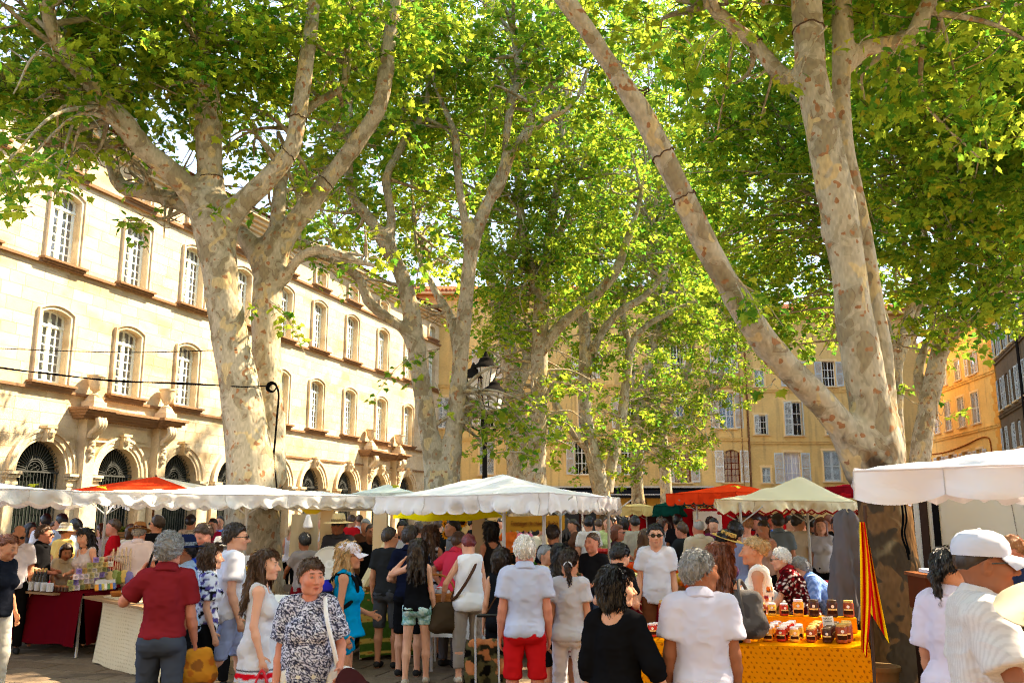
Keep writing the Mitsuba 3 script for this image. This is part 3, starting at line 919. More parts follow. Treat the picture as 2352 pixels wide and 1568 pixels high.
def plane_tree(label, limbs, blobs, h=None, sides=14, far=False, density=2.4, sprays=(), thin=0.045, group='plane trees of the square'):
    """limbs: lists of (u, v, depth, radius); blobs: (u, v, depth, half axes) where its foliage hangs; sprays: hanging twigs near the eye, leaf by leaf."""
    t = thing('plane_tree', label, 'tree', group)
    rng = np.random.default_rng(1000 + sum(map(ord, label)))
    lines = [limb_points(l, 0.25) for l in limbs]
    if h:
        A = np.vstack(lines)
        fld = Field(A[:, :3].min(0) - A[:, 3].max() - .1, A[:, :3].max(0) + A[:, 3].max() + .1, h)
        for L in lines:
            def fn(P, L=L):
                d = np.full(P.shape[:3], 9.0, np.float32)
                for a, b in zip(L[:-1], L[1:]):
                    r = max(a[3], b[3]) + .45
                    i0 = np.maximum(np.floor((np.minimum(a[:3], b[:3]) - r - P[0, 0, 0]) / h).astype(int), 0)
                    i1 = np.maximum(np.ceil((np.maximum(a[:3], b[:3]) + r - P[0, 0, 0]) / h).astype(int) + 1, i0)
                    s = tuple(slice(x, y) for x, y in zip(i0, i1))
                    if d[s].size:
                        d[s] = np.minimum(d[s], d_cone(P[s], a[:3], b[:3], a[3], b[3]))
                return d
            rr = L[:, 3].max()
            fld.add(fn, L[:, :3].min(0) - rr, L[:, :3].max(0) + rr, 0.2)
        v, f = fld.mesh()
        nr = normals(v, f)
        amp = 0.075 * (meshkit.fbm(v * [1.9, 1.9, 1.0], 3, 3) - 0.5) + 0.05 * np.maximum(meshkit.noise(v * [3.1, 3.1, 2.3], 5) - 0.78, 0) * 4
        v = v + nr * amp[:, None]
        put(t, 'trunk', ply((v, f), 'm_bark', smooth=True))
    else:
        mb = MB()
        for L in lines:
            mb.tube(L[:, :3], L[:, 3], (1, 1, 1), sides)
        v, f, _ = mb.mesh()
        nr = normals(v, f)
        v = v + nr * (0.10 * (meshkit.fbm(v * 1.3, 3, 3) - 0.5) + 0.06 * np.maximum(meshkit.noise(v * 2.2, 5) - 0.75, 0) * 4)[:, None]
        put(t, 'trunk', ply((v, f), 'm_bark', smooth=True))
    allp = np.vstack(lines)
    allp = allp[allp[:, 2] > 4.0]
    mb, n = MB(), 0
    for bi, (u, vv, y, rx, ry, rz) in enumerate(blobs):
        c = np.array([u, vv, y], float) if abs(u) < 20 and abs(vv) < 60 and y < 20 and rx > 2.0 and isinstance(u, float) else at(u, vv, y)
        over = 1.35 if c[1] < 18 and isinstance(u, float) and u < 20 else 1.0
        vol = 4.19 * rx * ry * rz
        # branches from the nearest limb into the foliage
        near = allp[np.argsort(((allp[:, :3] - c) ** 2).sum(1))[:6]]
        nb = int(min(12, 3 + vol / 16))
        tips = []
        for j in range(nb):
            q = norm(rng.standard_normal(3)) * rng.uniform(.45, .9) ** .5
            e = c + q * [rx, ry, rz]
            s = near[rng.integers(len(near))]
            m = (s[:3] + e) / 2 + [0, 0, .12 * np.linalg.norm(e - s[:3])] + rng.standard_normal(3) * .25
            L = spline(np.array([[*s[:3], min(s[3], thin * 1.5)], [*m, thin * .75], [*e, .012]]), n=5)
            mb.tube(L[:, :3], L[:, 3], (1, 1, 1), 5, cap=False)
            for w in range(3):
                b0 = L[rng.integers(3, len(L))]
                e2 = b0[:3] + (rng.standard_normal(3) + [0, 0, .5]) * [.35 * rx, .35 * ry, .35 * rz]
                L2 = spline(np.array([[*b0[:3], b0[3] * .6], [*((b0[:3] + e2) / 2 + rng.standard_normal(3) * .12), .012], [*e2, .005]]), n=4)
                mb.tube(L2[:, :3], L2[:, 3], (1, 1, 1), 4, cap=False)
        m = int(vol * density * over)
        mm = m * (3 if over > 1 else 2)
        q = rng.standard_normal((mm, 3))
        q *= (rng.uniform(0, 1, (mm, 1)) ** .4) / np.linalg.norm(q, axis=1, keepdims=True)
        p = c + q * [rx, ry, rz]
        keep = meshkit.noise(p * .85, 17 + bi) * .6 + meshkit.noise(p * 1.9, 4) * .4
        p = p[np.argsort(-keep)[:m]]
        for k in range(len(p)):
            yaw, pit = rng.uniform(0, 2 * np.pi), rng.uniform(-.7, .35)
            Rm = rotz(yaw) @ rotx(pit) @ roty(rng.uniform(-.5, .5))
            n += 1
            scene[f'{t}__crown__{n:05d}'] = {'type': 'instance', 'to_world': T(mat(p[k], Rm, rng.uniform(.85, 1.2)).tolist()), 'ref': {'type': 'ref', 'id': (FAR if far else NEAR)[rng.integers(4)]}}
    if n:
        tag(f'{t}__crown', None, None, None, 'stuff')
    for (u, v0, y, u1, v1, y1, cnt) in sprays:
        a, b = at(u, v0, y), at(u1, v1, y1)
        mid = (a + b) / 2 + [0, 0, .12 * np.linalg.norm(b - a)]
        L = spline(np.array([[*a, .014], [*mid, .009], [*b, .004]]), n=6)
        mb.tube(L[:, :3], L[:, 3], (1, 1, 1), 4, cap=False)
        for k in range(cnt):
            p0 = L[int(rng.uniform(.15, 1) * (len(L) - 1)), :3] + rng.standard_normal(3) * [.05, .05, .03]
            out = norm([rng.standard_normal(), rng.standard_normal(), -.25 + .3 * rng.standard_normal()])
            p1 = p0 + out * rng.uniform(.07, .2)
            mb.tube([p0, p1], [.003, .002], (1, 1, 1), 3, cap=False)
            up = norm([.5 * rng.standard_normal(), .5 * rng.standard_normal() - .2, 1.0])
            put(t, 'leaf', placed(LEAF_SHAPES[rng.integers(10)], mat(p1, frame(up, out - [0, 0, rng.uniform(.1, .9)]), rng.uniform(.13, .22))))
    if mb.n:
        v, f, _ = mb.mesh()
        put(t, 'branches', ply((v, f), 'm_bark', smooth=True), kind='stuff')
    return t


t1 = plane_tree('huge plane tree with two stems left of the middle, black cables looped round its trunk', [
    [(592, 1440, 17, .75), (588, 1380, 17, .58), (580, 1250, 17, .50), (577, 1110, 17, .46), (560, 950, 17, .40), (522, 740, 17, .34), (498, 570, 17, .335), (487, 480, 17, .32)],
    [(490, 540, 17, .3), (455, 465, 16.9, .25), (400, 400, 16.6, .215), (330, 340, 16.2, .2), (270, 265, 15.9, .19), (200, 180, 15.5, .17), (140, 110, 15.1, .145), (105, 20, 14.7, .12), (80, -150, 14.2, .09), (60, -330, 14, .05)],
    [(285, 285, 16, .15), (215, 230, 16, .17), (150, 212, 16, .14), (60, 205, 16, .12), (-60, 200, 16, .1), (-220, 180, 16, .06)],
    [(490, 520, 17, .28), (482, 400, 17, .27), (478, 250, 17, .255), (462, 130, 17, .21), (452, 0, 17, .18), (440, -180, 17, .13), (430, -380, 17, .07)],
    [(505, 540, 17, .28), (540, 485, 16.9, .225), (610, 415, 16.8, .2), (668, 345, 16.7, .19), (685, 270, 16.7, .165), (705, 130, 16.6, .15), (722, 10, 16.6, .13), (740, -200, 16.5, .08)],
    [(618, 1090, 17.5, .33), (622, 1000, 17.8, .30), (612, 850, 17.9, .30), (613, 700, 18, .305), (622, 600, 18, .31), (630, 560, 18, .28)],
    [(628, 600, 18, .25), (665, 530, 18, .215), (740, 430, 18, .2), (835, 305, 17.9, .18), (875, 230, 17.8, .16), (893, 100, 17.7, .15), (915, -40, 17.6, .12), (930, -220, 17.5, .07)],
    [(605, 610, 18, .24), (560, 545, 18.1, .2), (480, 500, 18.4, .18), (400, 462, 18.7, .18), (330, 440, 18.9, .165), (278, 428, 19, .15), (255, 375, 19, .13), (235, 300, 19, .11), (200, 200, 19, .06)],
    [(300, 325, 17.5, .09), (230, 333, 17.3, .12), (150, 325, 17, .12), (100, 325, 17, .11), (75, 270, 16.8, .09), (50, 200, 16.6, .07), (30, 120, 16.6, .05)],
    [(630, 580, 18, .18), (650, 400, 18.3, .13), (700, 260, 18.5, .1), (790, 190, 18.6, .085), (800, 60, 18.7, .06), (800, -80, 18.7, .04)],
    [(655, 640, 17.9, .12), (690, 590, 17.6, .1), (740, 573, 17.3, .085), (800, 590, 17, .07), (860, 610, 17, .04)],
], [
    (-5.5, 12.0, 13.4, 3.6, 3.0, 1.4), (100, 60, 15.5, 2.2, 2.0, 1.4), (330, 20, 16, 2.2, 2.0, 1.3), (230, 170, 16.4, 1.6, 1.5, .9), (620, 130, 18, 1.9, 1.7, 1.2), (560, 300, 19, 1.3, 1.2, .9), (870, 40, 18.4, 2.0, 1.8, 1.3), (200, 60, 15.5, 3.6, 3.0, 1.7), (470, 40, 17, 3.2, 2.8, 1.8), (730, 60, 18, 2.8, 2.5, 1.8), (60, 200, 16, 2.4, 2.4, 1.3), (330, 150, 17, 2.6, 2.2, 1.5), (560, 190, 18.5, 2.4, 2.0, 1.3),
    (30, 330, 15.0, 1.5, 1.6, .9), (60, 415, 14.0, .8, .9, .5), (190, 300, 17, 1.6, 1.4, .7), (420, 250, 18, 1.3, 1.2, 1.0), (800, 230, 18.5, 1.6, 1.5, 1.2), (690, 480, 18.5, .8, .8, .55), (540, 330, 18.5, .8, .8, .7),
    (380, -150, 17, 4.2, 3.6, 1.4), (800, -200, 17, 3.2, 3.2, 1.4), (0, -100, 15, 3, 3, 1.5), (430, 385, 19, 1.1, .9, .7), (330, 345, 18.5, 1.1, .9, .6), (520, 415, 19.5, .9, .8, .6), (640, 455, 19.5, .9, .8, .7), (230, 370, 18, 1.1, .9, .6), (760, 500, 19.5, .9, .8, .6), (130, 380, 16, .9, .9, .5), (370, 520, 18.3, .6, .5, .35), (870, 560, 17.3, 1.1, .9, .55)],
    h=0.065, density=2.5, sprays=[(20, 380, 13.8, 60, 490, 13.6, 14), (60, 380, 13.8, 110, 455, 13.5, 16), (100, 370, 14, 165, 430, 13.8, 16), (0, 400, 13.8, 20, 470, 13.7, 12), (130, 350, 14, 60, 440, 13.4, 16), (290, 500, 18.3, 350, 600, 18, 10), (330, 500, 18.3, 300, 545, 18, 10),
                     (385, 470, 18.3, 320, 520, 18, 8), (620, 690, 17.2, 690, 780, 17, 12), (640, 700, 17.3, 660, 760, 17, 10), (590, 690, 16.9, 560, 740, 16.8, 8), (625, 700, 17.2, 700, 810, 17, 12), (490, 500, 16.6, 520, 470, 16.3, 8), (450, 480, 16.4, 505, 495, 16, 8), (480, 320, 16.6, 545, 305, 16.4, 9), (500, 230, 16.6, 450, 270, 16.3, 8)])

rf = random.Random(9)
FILL = {'a': [], 'b': [], 'c': [], 'd': [], 'e': []}
for u in range(740, 1800, 95):
    for v in range(10, 760, 95):
        if (u < 1030 and v > 470) or rf.random() < .06:
            continue
        r = rf.uniform(1.7, 2.5)
        k = 'a' if u < 1120 else 'b' if u < 1330 else 'c' if u < 1500 else 'd' if u < 1600 else 'e'
        FILL[k].append((u + rf.uniform(-40, 40), v + rf.uniform(-40, 40), {'a': 27, 'b': 33.5, 'c': 38.5, 'd': 46, 'e': 51}[k] + rf.uniform(-1.5, 3), r * (.8 if k == 'a' else 1.0 if k < 'd' else 1.25), r * .7, r * (1.0 if k < 'd' else 1.2)))
FILL['c'] += [(1290, 960, 38.5, 1.1, .9, .9), (1330, 740, 39, 1.4, 1.1, 1.3), (1470, 900, 39, 1.3, 1.0, 1.2)]
FILL['d'] += [(1540, 1060, 45, 1.6, 1.2, 1.0), (1440, 1070, 45, 1.4, 1.0, .8), (1560, 860, 46, 1.8, 1.4, 1.5)]
for u in range(1080, 1720, 64):
    for v in range(690, 1085, 66):
        if rf.random() < .60:
            k = 'b' if u < 1300 else 'c' if u < 1440 else 'd' if u < 1580 else 'e'
            r = rf.uniform(.75, 1.2) * (1 if k < 'd' else 1.3)
            FILL[k].append((u + rf.uniform(-30, 30), v + rf.uniform(-30, 30), {'b': 34, 'c': 38.5, 'd': 45.5, 'e': 50.5}[k] + rf.uniform(-1, 2), r, r * .8, r * .75))
FILL['c'] += [(1400, 1010, 38, 1.2, 1.0, .9), (1340, 1090, 37.5, .8, .7, .5), (1290, 860, 38.5, 1.2, 1.0, 1.0), (1420, 760, 39, 1.4, 1.1, 1.2)]
FILL['d'] += [(1500, 980, 45, 1.7, 1.3, 1.2), (1590, 930, 46, 1.5, 1.2, 1.1), (1460, 860, 46, 1.7, 1.3, 1.4), (1620, 800, 46, 1.8, 1.3, 1.5), (1570, 1080, 44.5, .9, .7, .5)]
FILL['e'] += [(1680, 900, 51, 1.6, 1.2, 1.2), (1730, 780, 51, 1.8, 1.4, 1.4), (1640, 1000, 50, 1.3, 1.0, .8)]
FILL['b'] += [(1150, 880, 34, 1.2, 1.0, 1.2), (1300, 930, 33, 1.3, 1.0, .9), (1260, 760, 34, 1.2, 1.0, 1.0), (1280, 1010, 33, 1.0, .8, .6), (1310, 860, 33.5, 1.1, .9, .9), (1190, 640, 34, 1.3, 1.0, 1.2)]
t3 = plane_tree('V-shaped plane tree with two tall leaning stems in the middle of the square', [
    [(1016, 1345, 23, 0.722), (1014, 1260, 23, 0.552), (1010, 1180, 23, 0.476), (1000, 1090, 23, 0.294), (980, 960, 23, 0.245), (957, 810, 23, 0.238), (945, 720, 23, 0.231), (925, 640, 23, 0.21), (892, 570, 23, 0.189), (850, 505, 23, 0.168), (812, 455, 23, 0.147), (800, 395, 23, 0.126), (808, 310, 23, 0.105), (800, 200, 23, 0.07), (790, 60, 23, 0.042)],
    [(1018, 1150, 23, 0.425), (1035, 1060, 23, 0.259), (1052, 900, 23, 0.224), (1067, 720, 23, 0.203), (1084, 570, 23, 0.189), (1110, 490, 23, 0.182), (1140, 430, 23, 0.154)],
    [(890, 575, 23, 0.14), (898, 500, 23.2, 0.126), (888, 410, 23.2, 0.119), (915, 350, 23.3, 0.112), (945, 300, 23.3, 0.105), (978, 253, 23.4, 0.091), (985, 150, 23.4, 0.07), (990, 0, 23.4, 0.042)],
    [(962, 800, 23, 0.154), (925, 755, 22.8, 0.14), (880, 722, 22.6, 0.14), (845, 690, 22.4, 0.133), (832, 650, 22.3, 0.126), (805, 620, 22.2, 0.119), (762, 597, 22, 0.105), (725, 585, 22, 0.084), (690, 545, 22, 0.063), (640, 520, 22, 0.035)],
    [(1135, 440, 23, 0.133), (1157, 390, 23, 0.115), (1165, 300, 23, 0.112), (1180, 215, 23, 0.105), (1205, 150, 23, 0.098), (1243, 112, 23, 0.091), (1252, 40, 23, 0.077), (1258, -60, 23, 0.049)],
    [(1188, 180, 23, 0.091), (1182, 90, 23, 0.077), (1160, -40, 23, 0.042)],
    [(1080, 560, 23, 0.14), (1066, 500, 23, 0.119), (1052, 404, 23, 0.112), (1047, 316, 23, 0.098), (1016, 239, 23.1, 0.084), (998, 190, 23.1, 0.063), (980, 80, 23.2, 0.035)],
    [(1140, 430, 23, 0.14), (1185, 340, 22.9, 0.112), (1245, 281, 22.8, 0.098), (1290, 258, 22.7, 0.091), (1326, 225, 22.7, 0.07), (1350, 160, 22.6, 0.056), (1370, 100, 22.6, 0.035)],
    [(1195, 325, 22.9, 0.084), (1220, 270, 22.9, 0.084), (1236, 225, 22.9, 0.077), (1290, 170, 22.9, 0.056), (1340, 95, 22.9, 0.035)],
    [(1050, 800, 23.2, 0.14), (1035, 730, 23.6, 0.126), (1012, 690, 23.9, 0.112), (985, 640, 24.1, 0.091), (960, 580, 24.3, 0.07), (950, 500, 24.5, 0.049)],
], [
    (900, 130, 23, 3.0, 2.6, 2.4), (1130, 90, 23, 3.2, 2.6, 2.2), (1340, 80, 23, 2.6, 2.4, 2.2), (1000, 320, 23.8, 2.8, 1.8, 1.8), (800, 330, 23, 1.9, 1.7, 1.6), (1230, 260, 23.6, 2.4, 1.8, 1.7), (940, 450, 24, 1.6, 1.3, 1.1),
    (790, 520, 22.5, 1.3, 1.1, .7), (700, 590, 21.8, .9, .8, .6), (1010, 560, 24.5, 1.0, .9, .9), (1000, -120, 23, 4, 3, 1.4), (1350, -120, 23, 3, 3, 1.4), (880, 640, 22.6, 1.0, .8, .5), (1010, 730, 24, .5, .5, .5), (1165, 960, 23.6, 1.3, .9, .8), (1150, 1000, 22.8, 1.0, .7, .6), (1210, 950, 22.9, .7, .6, .5), (1130, 1020, 23.5, .9, .8, .5), (1220, 1000, 24, .8, .7, .5), (1100, 930, 24, .6, .5, .5), (1120, 230, 24, 2.2, 1.8, 1.5), (1010, 130, 24, 2.2, 1.8, 1.5), (930, 590, 26, 1.3, 1.0, .8), (1000, 660, 27, 1.0, .9, .7), (700, 530, 25, 1.0, .9, .7), (730, 420, 23, 1.5, 1.2, 1.0)] + FILL['a'],
    h=0.075, density=2.2, far=True, sprays=[(1120, 920, 22.6, 1240, 1010, 22.4, 26), (1100, 930, 22.6, 1190, 1060, 22.3, 24), (1090, 900, 22.6, 1110, 1050, 22.4, 18), (1180, 900, 22.6, 1270, 960, 22.4, 18), (1140, 960, 22.5, 1230, 1085, 22.3, 18), (1010, 800, 22.2, 890, 870, 21.6, 20), (960, 810, 22, 850, 930, 21.6, 18), (1010, 800, 22.2, 930, 900, 21.8, 14), (760, 620, 21.8, 800, 700, 21.6, 14), (740, 600, 21.8, 730, 660, 21.6, 10), (1000, 880, 22.3, 1025, 960, 22, 9)])

t8 = plane_tree('tall pale plane tree with a long slanting limb at the right behind the honey table', [
    [(2052, 1565, 11.5, 0.57), (2052, 1500, 11.5, 0.46), (2050, 1400, 11.5, 0.377), (2042, 1250, 11.5, 0.331), (2022, 1100, 11.5, 0.308), (2008, 1010, 11.5, 0.285), (1996, 920, 11.5, 0.253), (1965, 740, 11.5, 0.235), (1946, 600, 11.5, 0.23), (1926, 480, 11.5, 0.23), (1897, 340, 11.5, 0.225), (1868, 190, 11.5, 0.221), (1856, 60, 11.5, 0.207), (1848, -100, 11.5, 0.184), (1840, -350, 11.5, 0.129), (1835, -600, 11.5, 0.055)],
    [(2035, 1040, 11.6, .22), (2036, 920, 11.75, .13), (2019, 740, 11.8, .11), (1990, 560, 11.8, .10), (1960, 420, 11.8, .108), (1938, 320, 11.85, .12), (1932, 200, 11.95, .145), (1936, 80, 12, .15), (1930, -80, 12, .13), (1925, -300, 12, .08)],
    [(1942, 150, 12.2, 0.147), (1990, 112, 12.1, 0.115), (2050, 100, 12, 0.11), (2092, 88, 11.9, 0.11), (2115, 45, 11.8, 0.11), (2150, -30, 11.7, 0.097), (2200, -160, 11.5, 0.055)],
    [(1985, 1070, 11.5, 0.248), (1930, 975, 11.35, 0.193), (1870, 905, 11.2, 0.17), (1790, 825, 11, 0.166), (1722, 735, 10.8, 0.164), (1640, 595, 10.5, 0.152), (1562, 435, 10.2, 0.145), (1490, 285, 10, 0.133), (1410, 165, 9.8, 0.12), (1345, 65, 9.6, 0.109), (1270, -40, 9.4, 0.101), (1180, -190, 9.2, 0.074), (1100, -330, 9, 0.046)],
    [(1865, 210, 11.7, 0.11), (1810, 182, 11.8, 0.101), (1765, 140, 11.9, 0.101), (1730, 95, 12, 0.092), (1680, 60, 12, 0.092), (1630, 10, 12, 0.083), (1580, -90, 12, 0.055)],
], [
    (1760, -30, 12.5, 1.6, 1.6, .8), (2010, -20, 12.5, 1.7, 1.8, .8), (2230, 60, 12, 1.5, 1.8, 1.0), (1590, 60, 12.5, 1.1, 1.2, .7), (2330, 250, 12.5, 1.2, 1.4, .9), (2080, 190, 13.5, 1.3, 1.2, .7),
    (3.0, 10.0, 12.6, 4.2, 4.0, 1.7), (7.5, 12.0, 12.6, 4.2, 4.2, 2.0), (9.0, 17.0, 13.5, 3.6, 3.6, 1.8), (-1.0, 9.0, 12.6, 3.2, 3.2, 1.5), (1.5, 15.5, 14.2, 3.8, 3.2, 1.8), (6.0, 7.5, 11.8, 3.4, 3.0, 1.5), (2350, -250, 12, 4, 4, 1.9), (1400, -250, 11, 3.5, 3, 1.1), (1650, 260, 14, .9, .9, .5)],
    h=0.045, density=3.2, sprays=[(1695, 640, 10.4, 1760, 760, 10.2, 16), (1690, 650, 10.4, 1720, 730, 10.2, 12), (1700, 650, 10.4, 1800, 750, 10.3, 10), (1780, 870, 11, 1770, 890, 10.9, 3), (1640, 40, 9, 1720, 120, 9, 10), (1650, 70, 9.2, 1600, 160, 9, 8), (2100, 60, 11, 2050, 130, 11, 14),
                                (2000, 80, 11.5, 1960, 130, 11.3, 8), (1600, 120, 10, 1530, 60, 10, 9), (1900, 60, 11, 1830, 190, 11, 0), (1800, 170, 11.4, 1830, 190, 11.3, 8)])

t4 = plane_tree('upright plane tree with a broad fork behind the white canopy of the middle', [
    [(1240, 1270, 33, 0.54), (1236, 1180, 33, 0.405), (1232, 1080, 33, 0.369), (1238, 900, 33, 0.324), (1242, 740, 33, 0.302), (1250, 650, 33, 0.297), (1258, 590, 33, 0.243), (1265, 520, 33, 0.18), (1278, 440, 33, 0.144), (1290, 330, 33, 0.09)],
    [(1242, 690, 33, 0.252), (1215, 600, 33, 0.198), (1200, 520, 33, 0.171), (1192, 440, 33, 0.126), (1180, 340, 33, 0.072)],
    [(1245, 800, 33, 0.243), (1290, 745, 32.8, 0.198), (1345, 700, 32.6, 0.189), (1395, 650, 32.5, 0.18), (1425, 600, 32.4, 0.162), (1440, 550, 32.3, 0.135), (1465, 480, 32.3, 0.09), (1480, 400, 32.3, 0.054)],
    [(1255, 600, 33, 0.162), (1300, 500, 33, 0.108), (1330, 400, 33, 0.054)],
], [(1250, 330, 33, 3.6, 2.6, 2.6), (1400, 420, 32.5, 2.8, 2.4, 2.6), (1150, 480, 33.5, 2.2, 2, 2), (1320, 560, 34, 2, 1.6, 1.6), (1290, 900, 32.5, 1.6, 1.0, .8), (1200, 760, 33.8, 1.2, 1, 1.2), (1300, -60, 33, 4, 3, 2.4), (1150, 250, 34, 3, 2, 2.5)] + FILL['b'], far=True, density=2.0)
t4b = plane_tree('dark forked plane tree just left of the upright one, behind the white canopy', [
    [(1205, 1270, 37, .6), (1196, 1180, 37, .5), (1190, 1080, 37, .47), (1183, 950, 37, .44), (1172, 840, 37, .4), (1160, 760, 37, .34), (1142, 690, 37, .29), (1125, 620, 37, .23), (1118, 540, 37, .15), (1100, 440, 37, .08)],
    [(1180, 900, 37, .3), (1212, 830, 37, .22), (1195, 770, 37, .18), (1175, 720, 37, .16), (1172, 640, 37, .12), (1180, 540, 37, .06)],
], [(1130, 560, 37, 2.5, 2, 2.2), (1100, 380, 37, 3, 2.4, 2.6), (1160, 800, 38, 1.3, 1, 1.4), (1100, 850, 38, 1.0, .8, 1.2), (1080, 620, 39, 1.5, 1, 1.5), (960, 540, 37, 2.4, 2.2, 1.7), (880, 560, 36, 1.8, 1.8, 1.2), (770, 460, 34, 2.0, 1.8, 1.4), (700, 430, 33, 1.6, 1.6, 1.0)], far=True, density=2.0)
t5 = plane_tree('plane tree leaning left with a long side limb, beside the wine shop front', [
    [(1400, 1250, 38, 0.494), (1388, 1170, 38, 0.38), (1370, 1080, 38, 0.35), (1352, 1000, 38, 0.304), (1342, 900, 38, 0.266), (1344, 780, 38, 0.243), (1338, 690, 38, 0.213), (1345, 600, 38, 0.152), (1350, 480, 38, 0.076)],
    [(1352, 1030, 38, 0.213), (1315, 990, 37.8, 0.19), (1282, 940, 37.6, 0.167), (1264, 890, 37.5, 0.129), (1255, 830, 37.5, 0.076)],
    [(1350, 830, 38, 0.205), (1385, 760, 37.8, 0.182), (1430, 712, 37.6, 0.167), (1480, 680, 37.5, 0.137), (1530, 620, 37.4, 0.106), (1560, 540, 37.4, 0.061)],
    [(1395, 1130, 38.6, 0.266), (1408, 1050, 38.8, 0.228), (1428, 960, 39, 0.205), (1440, 860, 39, 0.198), (1452, 790, 39, 0.19), (1490, 745, 39, 0.152), (1545, 715, 39, 0.122), (1600, 690, 39, 0.076)],
    [(1450, 800, 39, 0.152), (1430, 730, 39, 0.137), (1440, 650, 39, 0.106), (1480, 590, 39, 0.076), (1500, 500, 39, 0.046)],
], [(1430, 560, 38.5, 3.4, 2.6, 2.8), (1560, 620, 38, 2.6, 2.2, 2.2), (1330, 640, 39, 2, 1.7, 2), (1310, 820, 39.5, 1.4, 1.1, 1.3), (1400, 850, 38, 1.4, 1.1, 1.1), (1430, 980, 38, 1.5, 1.2, 1.1), (1390, 1060, 37.5, .9, .8, .5), (1500, 820, 40, 1.6, 1.3, 1.3), (1450, 300, 38.5, 3, 2.4, 2.6), (1560, 420, 39, 3.5, 2.5, 3)] + FILL['c'], far=True, density=2.0)
t6 = plane_tree('slender plane tree right of the wine shop lettering, mostly hidden by its own low foliage', [
    [(1470, 1235, 46, 0.48), (1466, 1160, 46, 0.368), (1462, 1080, 46, 0.32), (1465, 980, 46, 0.288), (1478, 880, 46, 0.24), (1500, 800, 46, 0.192), (1520, 720, 46, 0.144), (1530, 600, 46, 0.08)],
    [(1470, 920, 46, 0.192), (1445, 860, 46, 0.16), (1430, 780, 46, 0.112), (1420, 700, 46, 0.064)],
], [(1480, 1040, 45, 2.3, 1.6, 1.7), (1530, 930, 46, 2.0, 1.6, 1.7), (1420, 930, 47, 2, 1.6, 1.7), (1590, 1040, 45, 1.4, 1.2, .8), (1500, 660, 46.5, 4, 3, 3.5), (1360, 480, 47, 4, 3, 4), (1280, 720, 47, 2.0, 1.5, 2.5), (1640, 720, 46, 2.5, 2, 3)] + FILL['d'], far=True, density=1.7)
t7 = plane_tree('farthest plane tree with a wide low fork in front of the yellow houses', [
    [(1535, 1215, 52, 0.48), (1530, 1130, 52, 0.36), (1525, 1050, 52, 0.336), (1515, 975, 52, 0.32), (1500, 900, 52, 0.24), (1492, 820, 52, 0.192), (1500, 740, 52, 0.144), (1510, 620, 52, 0.08)],
    [(1518, 1000, 52, 0.28), (1545, 930, 52, 0.224), (1575, 860, 52, 0.2), (1590, 790, 52, 0.16), (1600, 700, 52, 0.096), (1610, 600, 52, 0.056)],
    [(1530, 970, 52, 0.2), (1580, 955, 51.6, 0.16), (1610, 910, 51.3, 0.136), (1650, 880, 51, 0.104), (1665, 820, 51, 0.072), (1670, 760, 51, 0.04)],
], [(1640, 880, 51, 2.6, 1.8, 2.0), (1600, 960, 51, 1.8, 1.4, 1.2), (1560, 1020, 51, 2.0, 1.5, 1.2), (1700, 800, 51, 2.2, 1.6, 2.0), (1560, 760, 52, 3.2, 2.4, 3.0), (1620, 600, 52, 4, 3, 4), (1500, 480, 53, 5, 3, 4.5), (1700, 640, 52, 3, 2, 3)] + FILL['e'], far=True, density=1.5)
t9 = plane_tree('slim pale plane tree standing directly behind the tall right-hand trunk', [
    [(2070, 1290, 26, .35), (2067, 1180, 26, .25), (2064, 1060, 26, .2), (2058, 900, 26, .185), (2068, 800, 26, .17), (2095, 700, 26, .15), (2110, 600, 26, .12), (2120, 450, 26, .07)],
    [(2060, 880, 26, .16), (2040, 760, 26, .13), (2010, 650, 26, .1), (1990, 500, 26, .06)],
    [(2064, 830, 26, .12), (2095, 745, 26, .12), (2130, 680, 26, .1), (2180, 600, 26, .06)],
], [(2000, 330, 25, 3.4, 3, 2.6), (1830, 480, 26, 3.2, 2.6, 2.6), (2080, 560, 26.5, 2.6, 2.0, 2.2), (1800, 690, 28, 2.0, 1.8, 1.7), (1700, 420, 27, 2.6, 2.4, 2.4), (1880, 720, 28, 1.4, 1.2, 1.6), (1750, 200, 26, 3.2, 3, 2.6), (2080, 900, 25.5, .7, .7, .7), (1950, 30, 25, 5, 5, 3.5), (1620, 200, 27, 2.2, 2, 2.5), (1620, 520, 29, 2.2, 1.8, 2.0), (1760, 560, 30, 2.6, 2, 2), (1680, 300, 28, 2.4, 2, 2), (1850, 330, 27, 2.2, 2, 2), (1900, 600, 28, 2, 1.6, 1.8), (1740, 640, 29, 1.6, 1.4, 1.3), (2000, 560, 27, 1.6, 1.4, 1.6), (1760, 750, 28, 1.3, 1.0, .9), (1850, 785, 28, 1.2, .9, .8), (1950, 770, 28, 1.0, .8, .8), (1700, 690, 29, 1.3, 1.0, .9)], far=True, density=2.3)
